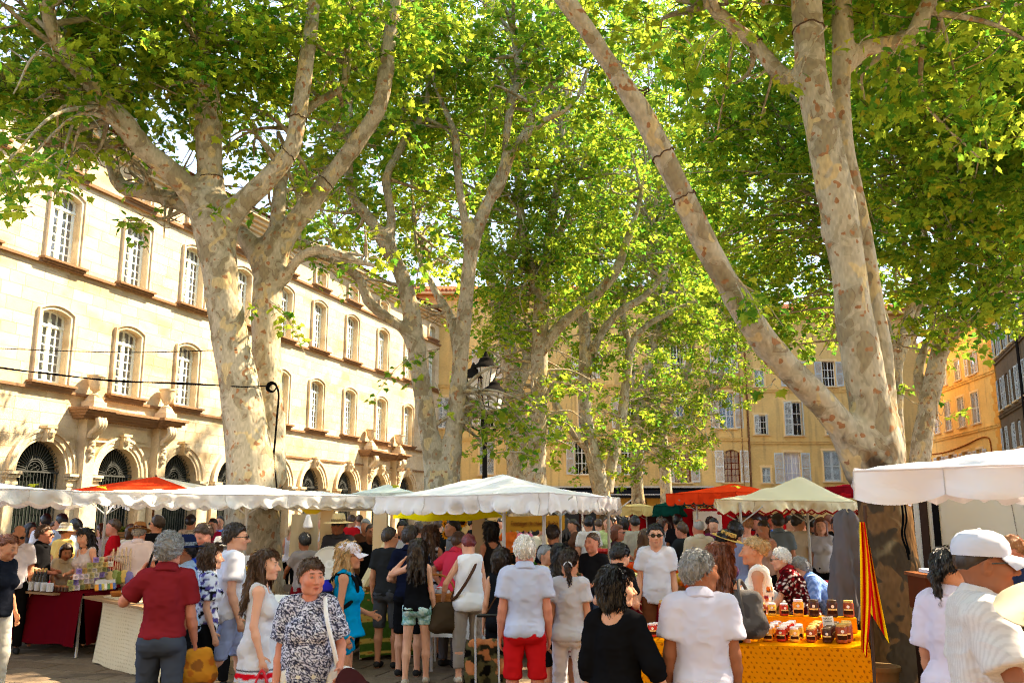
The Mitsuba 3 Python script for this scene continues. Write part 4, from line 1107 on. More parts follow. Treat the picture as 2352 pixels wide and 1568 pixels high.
t10 = plane_tree('pale plane tree leaning right in front of the orange house', [
    [(2098, 1300, 24, .4), (2104, 1180, 24, .29), (2112, 1060, 24, .27), (2130, 940, 24, .26), (2150, 850, 24, .25), (2158, 790, 24, .2), (2150, 720, 24, .16), (2160, 620, 24, .12), (2180, 480, 24, .07)],
    [(2150, 840, 24, .18), (2190, 770, 23.8, .14), (2240, 720, 23.5, .1), (2300, 660, 23.2, .06)],
    [(2130, 950, 24, .14), (2110, 860, 24.2, .12), (2130, 780, 24.4, .08)],
], [(2210, 480, 21, 2.6, 2.4, 2.2), (2200, 680, 22, 2.4, 2.0, 1.1), (2310, 560, 20, 2.0, 2.2, 1.8), (2330, 700, 19, 1.3, 1.4, .7), (2120, 780, 24.5, 1.2, 1.2, .7), (2240, 300, 20, 3.4, 3, 2.4), (2350, 400, 18, 2.2, 2.2, 1.8), (2080, 420, 23, 2, 2, 1.8), (2250, 100, 20, 4.5, 4, 2.8), (2150, 930, 23.4, .45, .5, .6), (2450, 250, 19, 3.5, 4, 3.5), (2300, 640, 21, 1.8, 1.6, 1.0), (2150, 560, 22, 1.8, 1.6, 1.5), (2340, 200, 19, 2.6, 2.4, 2.0), (2130, 250, 22, 2.4, 2, 2), (2230, 745, 21, 1.2, 1.0, .55), (2310, 750, 20, 1.0, .9, .5), (2130, 690, 23, 1.3, 1.0, .8)], far=True, density=2.5)


# two unseen plane trees added behind the photographer to shade the near crowd
def tree_behind(label, x, y, blobs):
    t = thing('plane_tree', label, 'tree', 'plane trees of the square')
    rng = np.random.default_rng(int(abs(x * 10)))
    mb = MB()
    mb.tube([(x, y, 0), (x, y, .6), (x + .1, y, 4), (x + .2, y + .1, 7)], [.6, .42, .36, .3], (1, 1, 1), 12)
    for bx, by, bz, r in blobs:
        mb.tube(spline(np.array([(x + .2, y + .1, 6.6), ((x + bx) / 2, (y + by) / 2, 9), (bx, by, bz)]), n=6), np.linspace(.25, .05, 13), (1, 1, 1), 8)
    v, f, _ = mb.mesh()
    put(t, 'trunk', ply((v, f), 'm_bark', smooth=True))
    n = 0
    for bx, by, bz, r in blobs:
        for k in range(int(4.19 * r * r * 1.6 * 2.6)):
            q = rng.standard_normal(3)
            q *= rng.uniform(0, 1) ** .4 / np.linalg.norm(q)
            n += 1
            scene[f'{t}__crown__{n:05d}'] = {'type': 'instance', 'to_world': T(mat(np.array([bx, by, bz]) + q * [r, r, 1.6], rotz(rng.uniform(0, 6.3)) @ rotx(rng.uniform(-.7, .3)), rng.uniform(1.1, 1.5)).tolist()), 'ref': {'type': 'ref', 'id': FAR[rng.integers(4)]}}
    tag(f'{t}__crown', None, None, None, 'stuff')


tree_behind('plane tree behind the photographer towards the hall, outside the picture', -7, -5, [(-7, -3, 11, 3.6), (-10, 3, 11.5, 3.2), (-4, 1, 11.5, 3.0), (-12, -5, 11, 3.4), (-3, -7, 11, 3.2)])
tree_behind('plane tree behind the photographer towards the van, outside the picture', 7, -4, [(7, -2, 11, 3.6), (3, 0, 11.8, 3.0), (11, 3, 11.5, 3.4), (3, -6, 11, 3.2), (11, -5, 11, 3.2), (1.5, 4.5, 12, 2.4)])


def scar_rings(t, spots):
    """Dark ring scars round the limbs, each lying square to its limb: (limb points either side, radius)."""
    for (u0, v0, u1, v1, y, r) in spots:
        a, b = at(u0, v0, y), at(u1, v1, y)
        ax = norm(b - a)
        s1 = norm(np.cross(ax, [0, 1, .2]))
        s2 = np.cross(ax, s1)
        c = (a + b) / 2
        g = np.random.default_rng(int(u0 + v0))
        P = [c + (r * (.985 + .012 * g.standard_normal() * (i < 24))) * (s1 * math.cos(q) + s2 * math.sin(q)) + ax * .012 * g.standard_normal() for i, q in enumerate(np.linspace(0, 2 * math.pi, 25))]
        P[-1] = P[0]
        MB().tube(P, .010 + .004 * g.random(), (.085, .055, .035), 5, cap=False).build(t, 'ring_scar', 'm_paint')


scar_rings(t1, [(499, 580, 497, 562, 17, .34), (482, 420, 481, 405, 17, .275), (366, 372, 352, 360, 16.4, .215), (432, 436, 420, 424, 16.8, .24), (308, 312, 296, 300, 16.1, .205), (655, 358, 666, 348, 16.7, .20), (560, 465, 570, 455, 16.9, .225), (745, 425, 756, 414, 18, .21), (478, 255, 477, 240, 17, .26), (684, 280, 686, 266, 16.7, .175)])
scar_rings(t8, [(1857, 75, 1856, 62, 11.5, .215), (1946, 400, 1944, 388, 11.9, .115), (1528, 365, 1520, 350, 10.1, .145), (1472, 225, 1464, 212, 9.95, .135), (1575, 465, 1568, 450, 10.25, .15), (2096, 84, 2100, 74, 11.9, .125), (1740, 105, 1734, 98, 12, .105)])
# ================================================================ people
SKIN = {'fair': lin(226, 170, 140), 'light': lin(216, 162, 132), 'tan': lin(196, 138, 106), 'brown': lin(150, 98, 72), 'ruddy': lin(206, 140, 116)}
HAIRC = {'black': (.012, .010, .010), 'dark': (.030, .018, .012), 'brown': (.075, .040, .022), 'auburn': (.16, .05, .022), 'red': (.14, .018, .02), 'blonde': (.42, .27, .12), 'grey': (.30, .29, .28), 'white': (.60, .58, .54), 'salt': (.20, .195, .19), 'gingerblond': (.35, .17, .07)}
ARMS = {'down': ((.218, -.03, 1.14), (.222, .05, .88)), 'fwd': ((.22, .03, 1.14), (.22, .16, .92)), 'back': ((.225, -.13, 1.16), (.23, -.12, .90)),
        'bent': ((.26, -.04, 1.14), (.14, .19, 1.10)), 'carry': ((.26, -.02, 1.13), (.20, .22, 1.05)), 'phone': ((.36, .10, 1.22), (.15, .08, 1.57)), 'reach': ((.24, .20, 1.22), (.17, .44, 1.10)),
        'hip': ((.40, -.06, 1.20), (.20, .03, 1.04)), 'hair': ((.38, .10, 1.34), (.16, .05, 1.55)), 'low': ((.25, .08, 1.13), (.20, .30, .98)), 'cross': ((.25, .02, 1.14), (.02, .17, 1.16))}


def stripes(a, b, per, axis=2, duty=.5):
    return lambda p: np.where(((p[:, axis] / per) % 1 < duty)[:, None], a, b)


def printed(base, spots, freq, th=.58, seed=0):
    """Scattered motifs of the given colours on a ground colour."""
    def fn(p):
        c = np.tile(np.asarray(base, float), (len(p), 1))
        for i, s in enumerate(spots):
            m = meshkit.noise(p * freq + 13.7 * i, seed + i) > th
            c[m] = s
        return c
    return fn


def paint(col, p, rng_seed=0):
    c = col(p) if callable(col) else np.tile(np.asarray(col, float), (len(p), 1))
    return np.clip(c * (.90 + .2 * meshkit.fbm(p * 6, 2, rng_seed))[:, None], 0, 1)


def sample(fld, v):
    i = np.clip(np.round((v - fld.lo) / fld.h).astype(int), 0, fld.n - 1)
    return fld.F[tuple(i.T)]


PLACE = {}


def person(label, u, v, y, face, H=None, b=1.0, sex='m', skin='light', hair=('short', 'dark'), top=('tee', (.7, .7, .7)), bottom=('trousers', (.05, .05, .06)), shoes=(.03, .03, .03),
           arms=('down', 'down'), legs=(0.0, 0.0), lean=0.0, yaw=0.0, pitch=0.0, hat=None, glasses=None, group=None, h=None, waist=None, child=False, roll=0.0):
    """A person whose head top shows at (u, v) when standing at depth y, facing: degrees clockwise from straight away."""
    t = thing('person', label, 'person', group)
    zt = at(u, v, y)[2]
    tall = float(np.clip(H or zt, 1.0, 1.93))
    if hat and not H:
        tall -= .025
    s = tall / 1.768
    d = y
    h = h or float(np.clip(d * .0016, .0115, .04))
    hi = d < 11.5
    fm = sex == 'f'
    base = ground(u, y, max(zt - .2, 1.0))
    base[2] = 0
    M = mat(base, rotz(-math.radians(face)) @ roty(roll), s)
    Rt = rotx(-math.radians(lean))
    HIP = np.array([0, 0, .95])
    tor = lambda p: Rt @ (np.asarray(p, float) - HIP) + HIP
    if lean > 12:       # bending: hips go back so that the head stays over the given point
        off = (tor((0, 0, 1.6)) - [0, 0, 1.6])[1]
        M = M @ mat((0, -off, 0))
        M[2, 3] = 0
    hh = h / s
    b = .95 + (b - 1) * .55
    sw = (.136 if fm else .157) * (0.6 + 0.4 * b)
    hipw = (.155 if fm else .14)
    key = {}
    # ---- skeleton
    J = {}
    for i, sd in ((0, -1), (1, 1)):
        e, w = ARMS[arms[i]] if isinstance(arms[i], str) else arms[i]
        S = tor((sd * sw, -.005, 1.415))
        E = tor((sd * e[0] * (sw / .185) ** .5, e[1], e[2])) if isinstance(arms[i], str) else tor((sd * e[0], e[1], e[2]))
        E = S + norm(E - S) * .285
        W = tor((sd * w[0], w[1], w[2]))
        W = E + norm(W - E) * .25
        lg = legs[i]
        Hp = np.array([sd * .092, 0, .90])
        K = Hp + np.array([sd * .022, .40 * math.sin(lg) + .02, -.42 * math.cos(lg)])
        bend = max(0.0, -lg) * 1.1 + .04
        A = K + np.array([0, .42 * math.sin(lg - bend), -.40 * math.cos(lg - bend)])
        J[i] = (S, E, W, Hp, K, A)
    neck = tor((0, -.012, 1.46))
    ntop = tor((0, .012, 1.55))
    Rh = rotz(-math.radians(yaw)) @ rotx(-math.radians(pitch + .35 * lean)) @ np.eye(3)
    C = ntop + Rh @ np.array([0, .018, .088])
    if child:
        hs = 1.3
    else:
        hs = 1.13 if not fm else 1.09
    HP = lambda p: C + Rh @ (np.asarray(p, float) * hs)
    nohide = []

    def torso(f, g, k=.05, up=True):
        f.ball(tor((0, 0, .97)), ((hipw + g) * (.4 + .6 * b), (.115 + g) * b, .12 + g), Rt, k)
        f.ball(tor((0, .012 * b, 1.10)), ((.138 + g) * b, (.105 + g) * b ** 1.3, .15 + g), Rt, k)
        f.ball(tor((0, -.005, 1.29)), ((sw - .025 + g) * (.5 + .5 * b), (.112 + g) * b, .175 + g), Rt, k)
        for sd in (-1, 1):
            f.cone(tor((sd * .03, -.02, 1.455)), tor((sd * (sw - .03), -.015, 1.425)), .05 + g, .056 + g, k)
            f.ball(tor((sd * .07, -.065, .93)), .088 + g, k=k)
            if fm:
                f.ball(tor((sd * .072, .078 * b, 1.255)), .068 + g, k=.03)

    bx = np.array([.52, .62, .05])
    allj = np.vstack([np.array([j for q in J.values() for j in q]), [C, neck, HIP]])
    lo, hi_ = allj.min(0) - [.2, .24, .12], allj.max(0) + [.2, .24, .24]
    lo[2] = -.02
    # ---- clothes
    covers = []
    kind, col = top[0], top[1]
    opt = top[2] if len(top) > 2 else {}
    g = opt.get('loose', .016)
    hem = opt.get('hem', .88 if kind in ('tee', 'polo', 'shirt', 'tank', 'sleeveless') else .9)
    sleeve = opt.get('sleeve', {'tee': .62, 'polo': .66, 'shirt': .72, 'long': 1.9, 'tank': 0, 'sleeveless': 0, 'dress': .3, 'sundress': 0}.get(kind, .6))
    f = Field(np.array([lo[0], lo[1], .40 if 'dress' in kind else .68]), hi_ - [0, 0, .06], hh)
    torso(f, g)
    rr = (.128 + g) * b
    f.cone(tor((0, 0, 1.24)), tor((0, 0, hem - .12)), rr * (1.0 if not fm else .86), rr * (1.06 if not fm else 1.06), .05, flat=(Rt @ [0, 1, 0], .80))
    if 'dress' in kind:
        hem = opt.get('hem', .52)
        f.cone(tor((0, 0, 1.06)), (0, 0, hem - .1), .135 + g, .30, .04, flat=([0, 1, 0], .82))
    nz = Rt @ np.array([0, 0, -1.0]) if 'dress' not in kind else np.array([0, 0, -1.0])
    hp = tor((0, 0, hem)) if 'dress' not in kind else np.array([0, 0, hem])
    f.cut(nz, nz @ hp)
    if sleeve > 0:
        for i in (0, 1):
            S, E, W = J[i][:3]
            if sleeve <= 1.02:
                e = S + (E - S) * sleeve
                ax = norm(E - S)
                f.cone(S - ax * .01, e + ax * .05, .058 + g, .058 + g * 1.3 + .004, .035, clip=(ax, ax @ e))
            else:
                f.cone(S, E, .056 + g, .048 + g, .035)
                e = E + (W - E) * min(sleeve - 1, .95)
                ax = norm(W - E)
                f.cone(E, e + ax * .03, .047 + g, .036 + g, .03, clip=(ax, ax @ e))
    nk = opt.get('neck', {'tee': 'crew', 'polo': 'crew', 'shirt': 'crew', 'tank': 'scoop', 'sleeveless': 'crew', 'sundress': 'scoop', 'dress': 'scoop'}.get(kind, 'crew'))
    f.ball(tor((0, .02, 1.545)), (.075, .085, .085), Rt, .01, sub=True)
    if nk == 'v':
        f.sub(lambda P: d_cone(P, tor((0, .07, 1.54)), tor((0, .19 * b, 1.34)), .070, .022), tor((0, .07, 1.4)) - .3, tor((0, .07, 1.5)) + .3, .01)
    if nk == 'scoop':
        f.ball(tor((0, .07, 1.49)), (.095, .10, .11), Rt, .01, sub=True)
        f.ball(tor((0, -.08, 1.50)), (.085, .09, .10), Rt, .01, sub=True)
    if kind in ('tank', 'sundress', 'sleeveless'):
        for sd in (-1, 1):
            f.ball(tor((sd * (sw + (.035 if kind != 'sleeveless' else .055)), 0, 1.40)), (.062, .11, .125), Rt, .012, sub=True)
    vv, ff = f.mesh()
    covers.append(f)
    nr = normals(vv, ff)
    loc = (vv - HIP) @ Rt + HIP
    ang = np.arctan2(loc[:, 1], loc[:, 0])
    sk_ = loc + .10 * np.stack([meshkit.noise(loc * 5, 21), meshkit.noise(loc * 5, 22), meshkit.noise(loc * 5, 23)], 1)
    fold = np.abs(meshkit.noise(sk_ * [9, 9, 5] + 5 * len(label), 1) - .5) * 2
    fine = np.abs(meshkit.noise(sk_ * [14, 14, 20] + 3 * len(label), 7) - .5) * 2
    w = (.42 - fold) * .034 + (.4 - fine) * .017 + (meshkit.fbm(loc * [4, 4, 15] + len(label), 2, 4) - .5) * .030 * np.exp(-((loc[:, 2] - 1.02) / .14) ** 2)
    if 'dress' in kind:
        w = w + .022 * np.sin(ang * 9 + 2 * np.sin(ang * 2)) * np.clip((1.0 - loc[:, 2]) / .45, 0, 1)
    vv = vv + nr * w[:, None] * (.62 if hh < .02 else .4) * opt.get('crease', 1.0)
    cv = paint(col, loc, 2)
    parts = MB()
    parts.raw(vv, ff, cv)
    if kind in ('polo', 'shirt') and nk != 'v' and d < 16:
        cc = paint(col, np.array([[0, 0, 1.4]]), 2)[0]
        Rc = Rt @ rotx(-.22)
        parts.lathe([(.062, .040), (.070, .052), (.079, .046), (.106, -.012), (.100, -.022), (.070, .01)], cc * .97, tor((0, -.004, 1.496)), 20, 1.0, 1.0, Rc)
    v0, f0, c0 = parts.mesh()
    tn = {'sundress': 'dress', 'tee': 't_shirt', 'polo': 'polo_shirt', 'tank': 'tank_top', 'sleeveless': 'blouse', 'long': 'jacket'}.get(kind, kind)
    Pm = lambda v: v @ M[:3, :3].T + M[:3, 3]
    put(t, tn, ply((Pm(v0), f0), 'm_cloth', smooth=True, color=c0))
    if 'dress' in kind and opt.get('belt') is not None:
        mb = MB(M)
        mb.lathe([(.142, 1.055), (.150, 1.06), (.150, 1.09), (.142, 1.095)], opt['belt'], n=20, sy=.83)
        mb.build(t, 'belt', 'm_cloth')
    # ---- legs' clothes
    bk, bc = bottom[0], bottom[1]
    bo = bottom[2] if len(bottom) > 2 else {}
    if bk != 'none':
        wz = bo.get('waist', 1.02)
        f = Field(np.array([lo[0], lo[1], 0.0]), np.array([hi_[0], hi_[1], 1.1]), hh)
        gg = bo.get('loose', .014)
        f.ball((0, 0, .965), ((hipw + gg) * (.4 + .6 * b), (.118 + gg) * b, .13), k=.05)
        for sd in (-1, 1):
            f.ball((sd * .07, -.062, .925), .09 + gg, k=.05)
        cutz = bo.get('cut', {'trousers': .09, 'shorts': .53, 'short_shorts': .74, 'capri': .22, 'skirt': .5}[bk])
        if bk == 'skirt':
            f.cone((0, 0, .98), (0, 0, cutz - .1), .14, .21, .04, flat=([0, 1, 0], .8))
        else:
            for i in (0, 1):
                _, _, _, Hp, K, A = J[i]
                bb = .5 + .5 * b
                f.cone(Hp, K, (.082 + gg) * bb, (.060 + gg * (1.0 if bk != 'shorts' else 1.5)) * bb, .012)
                if cutz < .45:
                    f.cone(K, A, .058 + gg, .044 + gg * .9, .03)
        f.cut([0, 0, -1.0], -cutz)
        f.cut([0, 0, 1.0], wz)
        vv, ff = f.mesh()
        covers.append(f)
        if len(vv):
            nr = normals(vv, ff)
            w = (.42 - np.abs(meshkit.noise(vv * [10, 10, 6] + 3 * len(label), 6) - .5) * 2) * .020 + (.4 - np.abs(meshkit.noise(vv * [9, 9, 22] + 2 * len(label), 9) - .5) * 2) * .014
            if bk == 'skirt':
                w = w + .012 * np.sin(np.arctan2(vv[:, 1], vv[:, 0]) * 8) * np.clip((.95 - vv[:, 2]) / .4, 0, 1)
            vv = vv + nr * w[:, None] * .7
            put(t, {'short_shorts': 'shorts', 'capri': 'trousers'}.get(bk, bk), ply((Pm(vv), ff), 'm_cloth', smooth=True, color=paint(bc, vv, 5)))
    # ---- shoes
    if hi or d < 13.5:
        f = Field(np.array([lo[0], lo[1], 0.0]), np.array([hi_[0], hi_[1], .2]), min(hh, .016))
        for i in (0, 1):
            A = J[i][5]
            f.cone(A + [0, -.04, -.035], A + [0, .06, -.04], .042, .043, .02)
            f.cone(A + [0, .05, -.045], A + [0, .15, -.05], .042, .032, .02)
        f.cut([0, 0, -1.0], 0.0)
        vv, ff = f.mesh()
        if len(vv):
            put(t, 'shoes', ply((Pm(vv), ff), 'm_paint', smooth=True, color=np.tile(np.asarray(shoes, float), (len(vv), 1))))
    # ---- body
    f = Field(lo, hi_ - [0, 0, .02], hh)
    torso(f, 0)
    f.cone(neck - [0, 0, .02], ntop + [0, 0, .03], .058 if not fm else .049, .054 if not fm else .045, .04)
    ab = (.75 + .25 * b) * (.86 if fm else 1)
    for i, sd in ((0, -1), (1, 1)):
        S, E, W, Hp, K, A = J[i]
        f.cone(S, E, .052 * ab, .040 * ab, .035)
        f.cone(E, E + (W - E) * .35, .040 * ab, .042 * ab, .02)
        f.cone(E + (W - E) * .35, W, .042 * ab, .028 * ab, .02)
        fw = norm(W - E)
        wd = np.array([0, 1.0, 0]) if abs(fw[1]) < .75 else np.array([0, 0, 1.0])
        wd = norm(wd - fw * (wd @ fw))
        pn = norm(np.cross(fw, wd))
        if pn[0] * sd > 0:
            pn = -pn
        f.cone(W, W + fw * .075, .024, .030, .015, flat=(pn, .55))
        if hi:
            for q in range(4):
                p0 = W + fw * .078 + wd * (.030 - .0195 * q)
                dd = fw
                for L_, cu in ((.042, .25), (.026, .55), (.021, .5)):
                    dd = norm(dd * math.cos(cu) + pn * math.sin(cu))
                    p1 = p0 + dd * L_ * (.92, 1.05, 1.0, .8)[q]
                    f.cone(p0, p1, .0092, .0085, .006)
                    p0 = p1
            p0 = W + fw * .03 + wd * .028
            p1 = p0 + norm(fw * .6 + wd * .65 + pn * .4) * .042
            p2 = p1 + norm(fw * .85 + wd * .2 + pn * .5) * .034
            f.cone(p0, p1, .0125, .0105, .01)
            f.cone(p1, p2, .0105, .009, .005)
        else:
            f.cone(W + fw * .075, W + fw * .14 + pn * .03, .028, .016, .015, flat=(pn, .55))
            f.cone(W + fw * .03 + wd * .02, W + fw * .08 + wd * .04 + pn * .02, .013, .010, .01)
        if bk in ('shorts', 'short_shorts', 'skirt', 'capri', 'none') or 'dress' in kind:
            lb = (.6 + .4 * b)
            f.cone(Hp, K, .084 * lb, .053 * lb, .03)
            f.cone(K, K + (A - K) * .3 + [0, -.012, 0], .050 * lb, .054 * lb, .03)
            f.cone(K + (A - K) * .3 + [0, -.012, 0], A, .054 * lb, .034, .03)
            f.cone(A, A + [0, -.03, -.05], .036, .034, .02)
            f.cone(A + [0, -.02, -.055], A + [0, .14, -.066], .032, .022, .02)
        else:
            f.cone(Hp, K, .07, .045, .03)
            f.cone(K, A, .045, .03, .03)
    headf = Field(C - .20 * hs, C + .20 * hs, min(hh, .0050 if d < 6.6 else .0082 if d < 9.6 else .0108 if d < 13 else .02))
    def head(q):
        q.ball(HP((0, -.012, .022)), np.array([.073, .093, .098]) * hs, Rh, .03)
        q.ball(HP((0, .022, -.038)), np.array([.059, .070, .083]) * hs, Rh, .04)
        q.ball(HP((0, .068, -.094)), .023 * hs, k=.03)
        for sd in (-1, 1):
            q.ball(HP((sd * .040, .055, -.022)), .030 * hs, k=.03)
            q.ball(HP((sd * .046, .02, -.075)), .028 * hs, k=.03)
        q.cone(HP((-.034, .078, .030)), HP((.034, .078, .030)), .015 * hs, .015 * hs, .02)
        for sd in (-1, 1):
            q.ball(HP((sd * .031, .104, .008)), np.array([.019, .016, .013]) * hs, Rh, .012, sub=True)
            q.ball(HP((sd * .031, .0795, .008)), .0125 * hs, k=.004)
        q.cone(HP((0, .090, .012)), HP((0, .116, -.027)), .009 * hs, .0135 * hs, .012)
        for sd in (-1, 1):
            q.ball(HP((sd * .0125, .100, -.032)), .0095 * hs, k=.008)
            q.ball(HP((sd * .075, -.008, -.006)), np.array([.009, .020, .032]) * hs, Rh @ roty(sd * .25), .008)
            q.ball(HP((sd * .083, -.004, -.002)), np.array([.006, .010, .018]) * hs, Rh, .004, sub=True)
        q.cone(HP((-.017, .088, -.0605)), HP((.017, .088, -.0605)), .0065 * hs, .0065 * hs, .006)
        q.cone(HP((-.014, .087, -.072)), HP((.014, .087, -.072)), .0075 * hs, .0075 * hs, .006)
    head(headf)
    headf.cone(neck, ntop + [0, 0, .03], .058 if not fm else .049, .054 if not fm else .045, .04)
    if hh > .016:
        head(f)
        meshes = [f.mesh()]
    else:
        f.cut((Rt @ [0, 0, 1.0]), (Rt @ [0, 0, 1.0]) @ ntop)
        headf.cut(-(Rt @ [0, 0, 1.0]), -(Rt @ [0, 0, 1.0]) @ (ntop - Rt @ [0, 0, .03]))
        meshes = [f.mesh(), headf.mesh()]
    bv, bf, n = [], [], 0
    for vv, ff in meshes:
        cov = np.zeros(len(vv), bool)
        for cf in covers:
            cov |= sample(cf, vv) < -.011
        ff = ff[~cov[ff].all(1)]
        bv.append(vv); bf.append(ff + n); n += len(vv)
    vv, ff = np.vstack(bv), np.vstack(bf)
    sk = SKIN[skin]
    q = ((vv - C) @ Rh) / hs
    c = np.tile(sk, (len(vv), 1)) * (.92 + .16 * meshkit.fbm(vv * 14, 2, 3))[:, None]
    def blob(p, r, colr, amt=1.0):
        w_ = np.clip(1.25 - (((q - p) / r) ** 2).sum(1), 0, 1) * amt
        c[:] = c * (1 - w_[:, None]) + np.asarray(colr) * w_[:, None]
    hcol = np.array(HAIRC[hair[1]])
    for sd in (-1, 1):
        blob((sd * .045, .075, -.035), (.03, .04, .024), sk * [1.05, .74, .68], .5)
        blob((sd * .032, .10, .034), (.023, .03, .0065), np.minimum(hcol * .9 + .005, sk * .35), .95)
        blob((sd * .031, .095, .009), (.019, .02, .0095), sk * .32, .8)
        blob((sd * .031, .095, .008), (.012, .02, .0055), (.55, .52, .48), .75)
        blob((sd * .031, .098, .008), (.0068, .02, .0066), (.015, .01, .008), 1)
    blob((0, .096, -.061), (.026, .02, .0065), sk * [.70, .34, .32], .95)
    blob((0, .096, -.0725), (.018, .02, .007), sk * [.88, .5, .45], .85)
    blob((0, .10, -.0665), (.023, .02, .0032), sk * .18, .85)
    if not fm and skin != 'fair' and hair[0] != 'child':
        blob((0, .07, -.085), (.062, .06, .035), sk * .62, .35)
    put(t, 'body', ply((Pm(vv), ff), 'm_skin', smooth=True, color=np.clip(c, 0, 1)))
    # ---- hair
    st = hair[0]
    if st != 'none':
        f = Field(C - np.array([.22, .24, .48]), C + np.array([.22, .22, .26]), min(hh, .012 if d < 9 else .02))
        gr = {'short': .014, 'bald': .004, 'curly': .026, 'long': .020, 'bob': .024, 'pony': .012, 'bun': .013, 'crop': .008}.get(st, .012)
        f.ball(HP((0, -.016, .024)), (np.array([.073, .093, .098]) + gr) * hs, Rh, 0)
        sl, off = (.85, .012) if st in ('short', 'crop', 'curly') else (.55, .02)
        nrm = Rh @ norm([0, sl, -1])
        if st in ('bald',):
            f.ball(HP((0, .03, .105)), np.array([.062, .10, .06]) * hs, Rh, .005, sub=True)
        cz = HP((0, .02, .030 if st in ('short', 'crop', 'bald', 'curly') else .048))
        sl_, P_ = f.window(f.lo, f.lo + f.n * f.h)
        jag = (meshkit.noise(P_.reshape(-1, 3) * 42 + len(label), 31) - .5).reshape(P_.shape[:3]) * .024 + (meshkit.noise(P_.reshape(-1, 3) * 17, 33) - .5).reshape(P_.shape[:3]) * .016
        D_ = (P_ @ nrm - nrm @ cz + jag).astype(np.float32)
        f.F = np.maximum(f.F, D_) + (np.maximum(.022 - np.abs(f.F - D_), 0) / .022) ** 2 * .0055
        f.ball(HP((0, .115, -.02)), np.array([.068, .075, .075]) * hs, Rh, .012, sub=True)
        if st in ('bob', 'long'):
            drop = -.10 if st == 'bob' else -.16
            for sd in (-1, 1):
                f.cone(HP((sd * .066, -.015, .03)), HP((sd * .074, -.01, drop + .02)), .034 * hs, .030 * hs, .02)
                f.cone(HP((sd * .040, -.065, .02)), HP((sd * .045, -.062, drop)), .045 * hs, .040 * hs, .03)
            f.ball(HP((0, -.06, -.03)), np.array([.075, .06, .085]) * hs, Rh, .03)
        if st == 'long':
            for x_, L_ in ((-.055, -.33), (0, -.37), (.055, -.34)):
                a_ = HP((x_, -.075, -.06))
                b_ = np.array([a_[0] + x_ * .5, 0, 0]) + [0, tor((0, -.13 * b - .02, 1.6 + L_))[1], C[2] + L_]
                f.cone(a_, b_, .044 * hs, .022, .03)
        if st == 'pony':
            f.ball(HP((0, -.122, -.02)), .030, k=.01)
            f.cone(HP((0, -.13, -.03)), HP((.01, -.125, -.17)), .028, .014, .02)
        if st == 'bun':
            f.ball(HP((.0, -.115, .055)), (.045, .04, .05), Rh, .012)
        vv, ff = f.mesh()
        if len(vv):
            nr = normals(vv, ff)
            q = (vv - C) @ Rh
            if st == 'curly':
                w = (meshkit.noise(q * 46, 2) - .5) * .030 + (meshkit.noise(q * 90, 3) - .5) * .012
            else:
                az = np.arctan2(q[:, 0], -q[:, 1])
                st_ = np.stack([az * 9, q[:, 2] * 7, az * 0], 1)
                w = (meshkit.noise(st_ * 1.0 + len(label), 4) - .5) * .020 + (meshkit.noise(st_ * 2.6, 5) - .5) * .012 + (meshkit.noise(q * 26, 6) - .5) * .010
            vv = vv + nr * w[:, None] * (.8 if st != 'bald' else .2)
            az = np.arctan2(q[:, 0], -q[:, 1])
            tone = .65 + .75 * meshkit.noise(np.stack([az * 12, q[:, 2] * 9, q[:, 1] * 20], 1), 8)
            hc = np.clip(hcol * tone[:, None], 0, 1)
            if d < 14 and st != 'bald':
                # loose locks that break the outline
                g_ = np.random.default_rng(len(label))
                ns = int(np.clip(11000 / d, 500, 1800))
                ii = g_.integers(0, len(vv), ns)
                p0, n0, q0 = vv[ii], nr[ii], q[ii]
                if st in ('long', 'bob', 'pony'):
                    cd = np.tile([0, 0, -1.0], (ns, 1)) @ np.eye(3) + g_.standard_normal((ns, 3)) * .22
                elif st == 'curly':
                    cd = g_.standard_normal((ns, 3))
                else:
                    cd = (q0 - [0, -.05, .16]) @ Rh.T + g_.standard_normal((ns, 3)) * .045
                cd = cd - n0 * (cd * n0).sum(1, keepdims=True)
                cd /= np.linalg.norm(cd, axis=1, keepdims=True) + 1e-9
                Ls = g_.uniform(.5, 1.2, (ns, 1)) * {'long': .075, 'bob': .06, 'pony': .04, 'curly': .028, 'crop': .014}.get(st, .030)
                sd = np.cross(cd, n0) * g_.uniform(.0011, .0030, (ns, 1))
                lift = n0 * Ls * g_.uniform(.08, .38, (ns, 1))
                tv = np.stack([p0 - sd - n0 * .002, p0 + sd - n0 * .002, p0 + cd * Ls * .55 + lift + sd * .8, p0 + cd * Ls + lift * .7], 1).reshape(-1, 3)
                tf = (np.array([[0, 1, 2], [0, 2, 3]])[None] + 4 * np.arange(ns)[:, None, None]).reshape(-1, 3)
                vv, ff = np.vstack([vv, tv]), np.vstack([ff, tf + len(vv)])
                hc = np.vstack([hc, np.repeat(np.clip(hcol * g_.uniform(.55, 1.7, (ns, 1)), 0, 1), 4, 0)])
            put(t, 'hair', ply((Pm(vv), ff), 'm_gloss', smooth=True, color=hc))
    HM = M @ mat(C, Rh, hs)
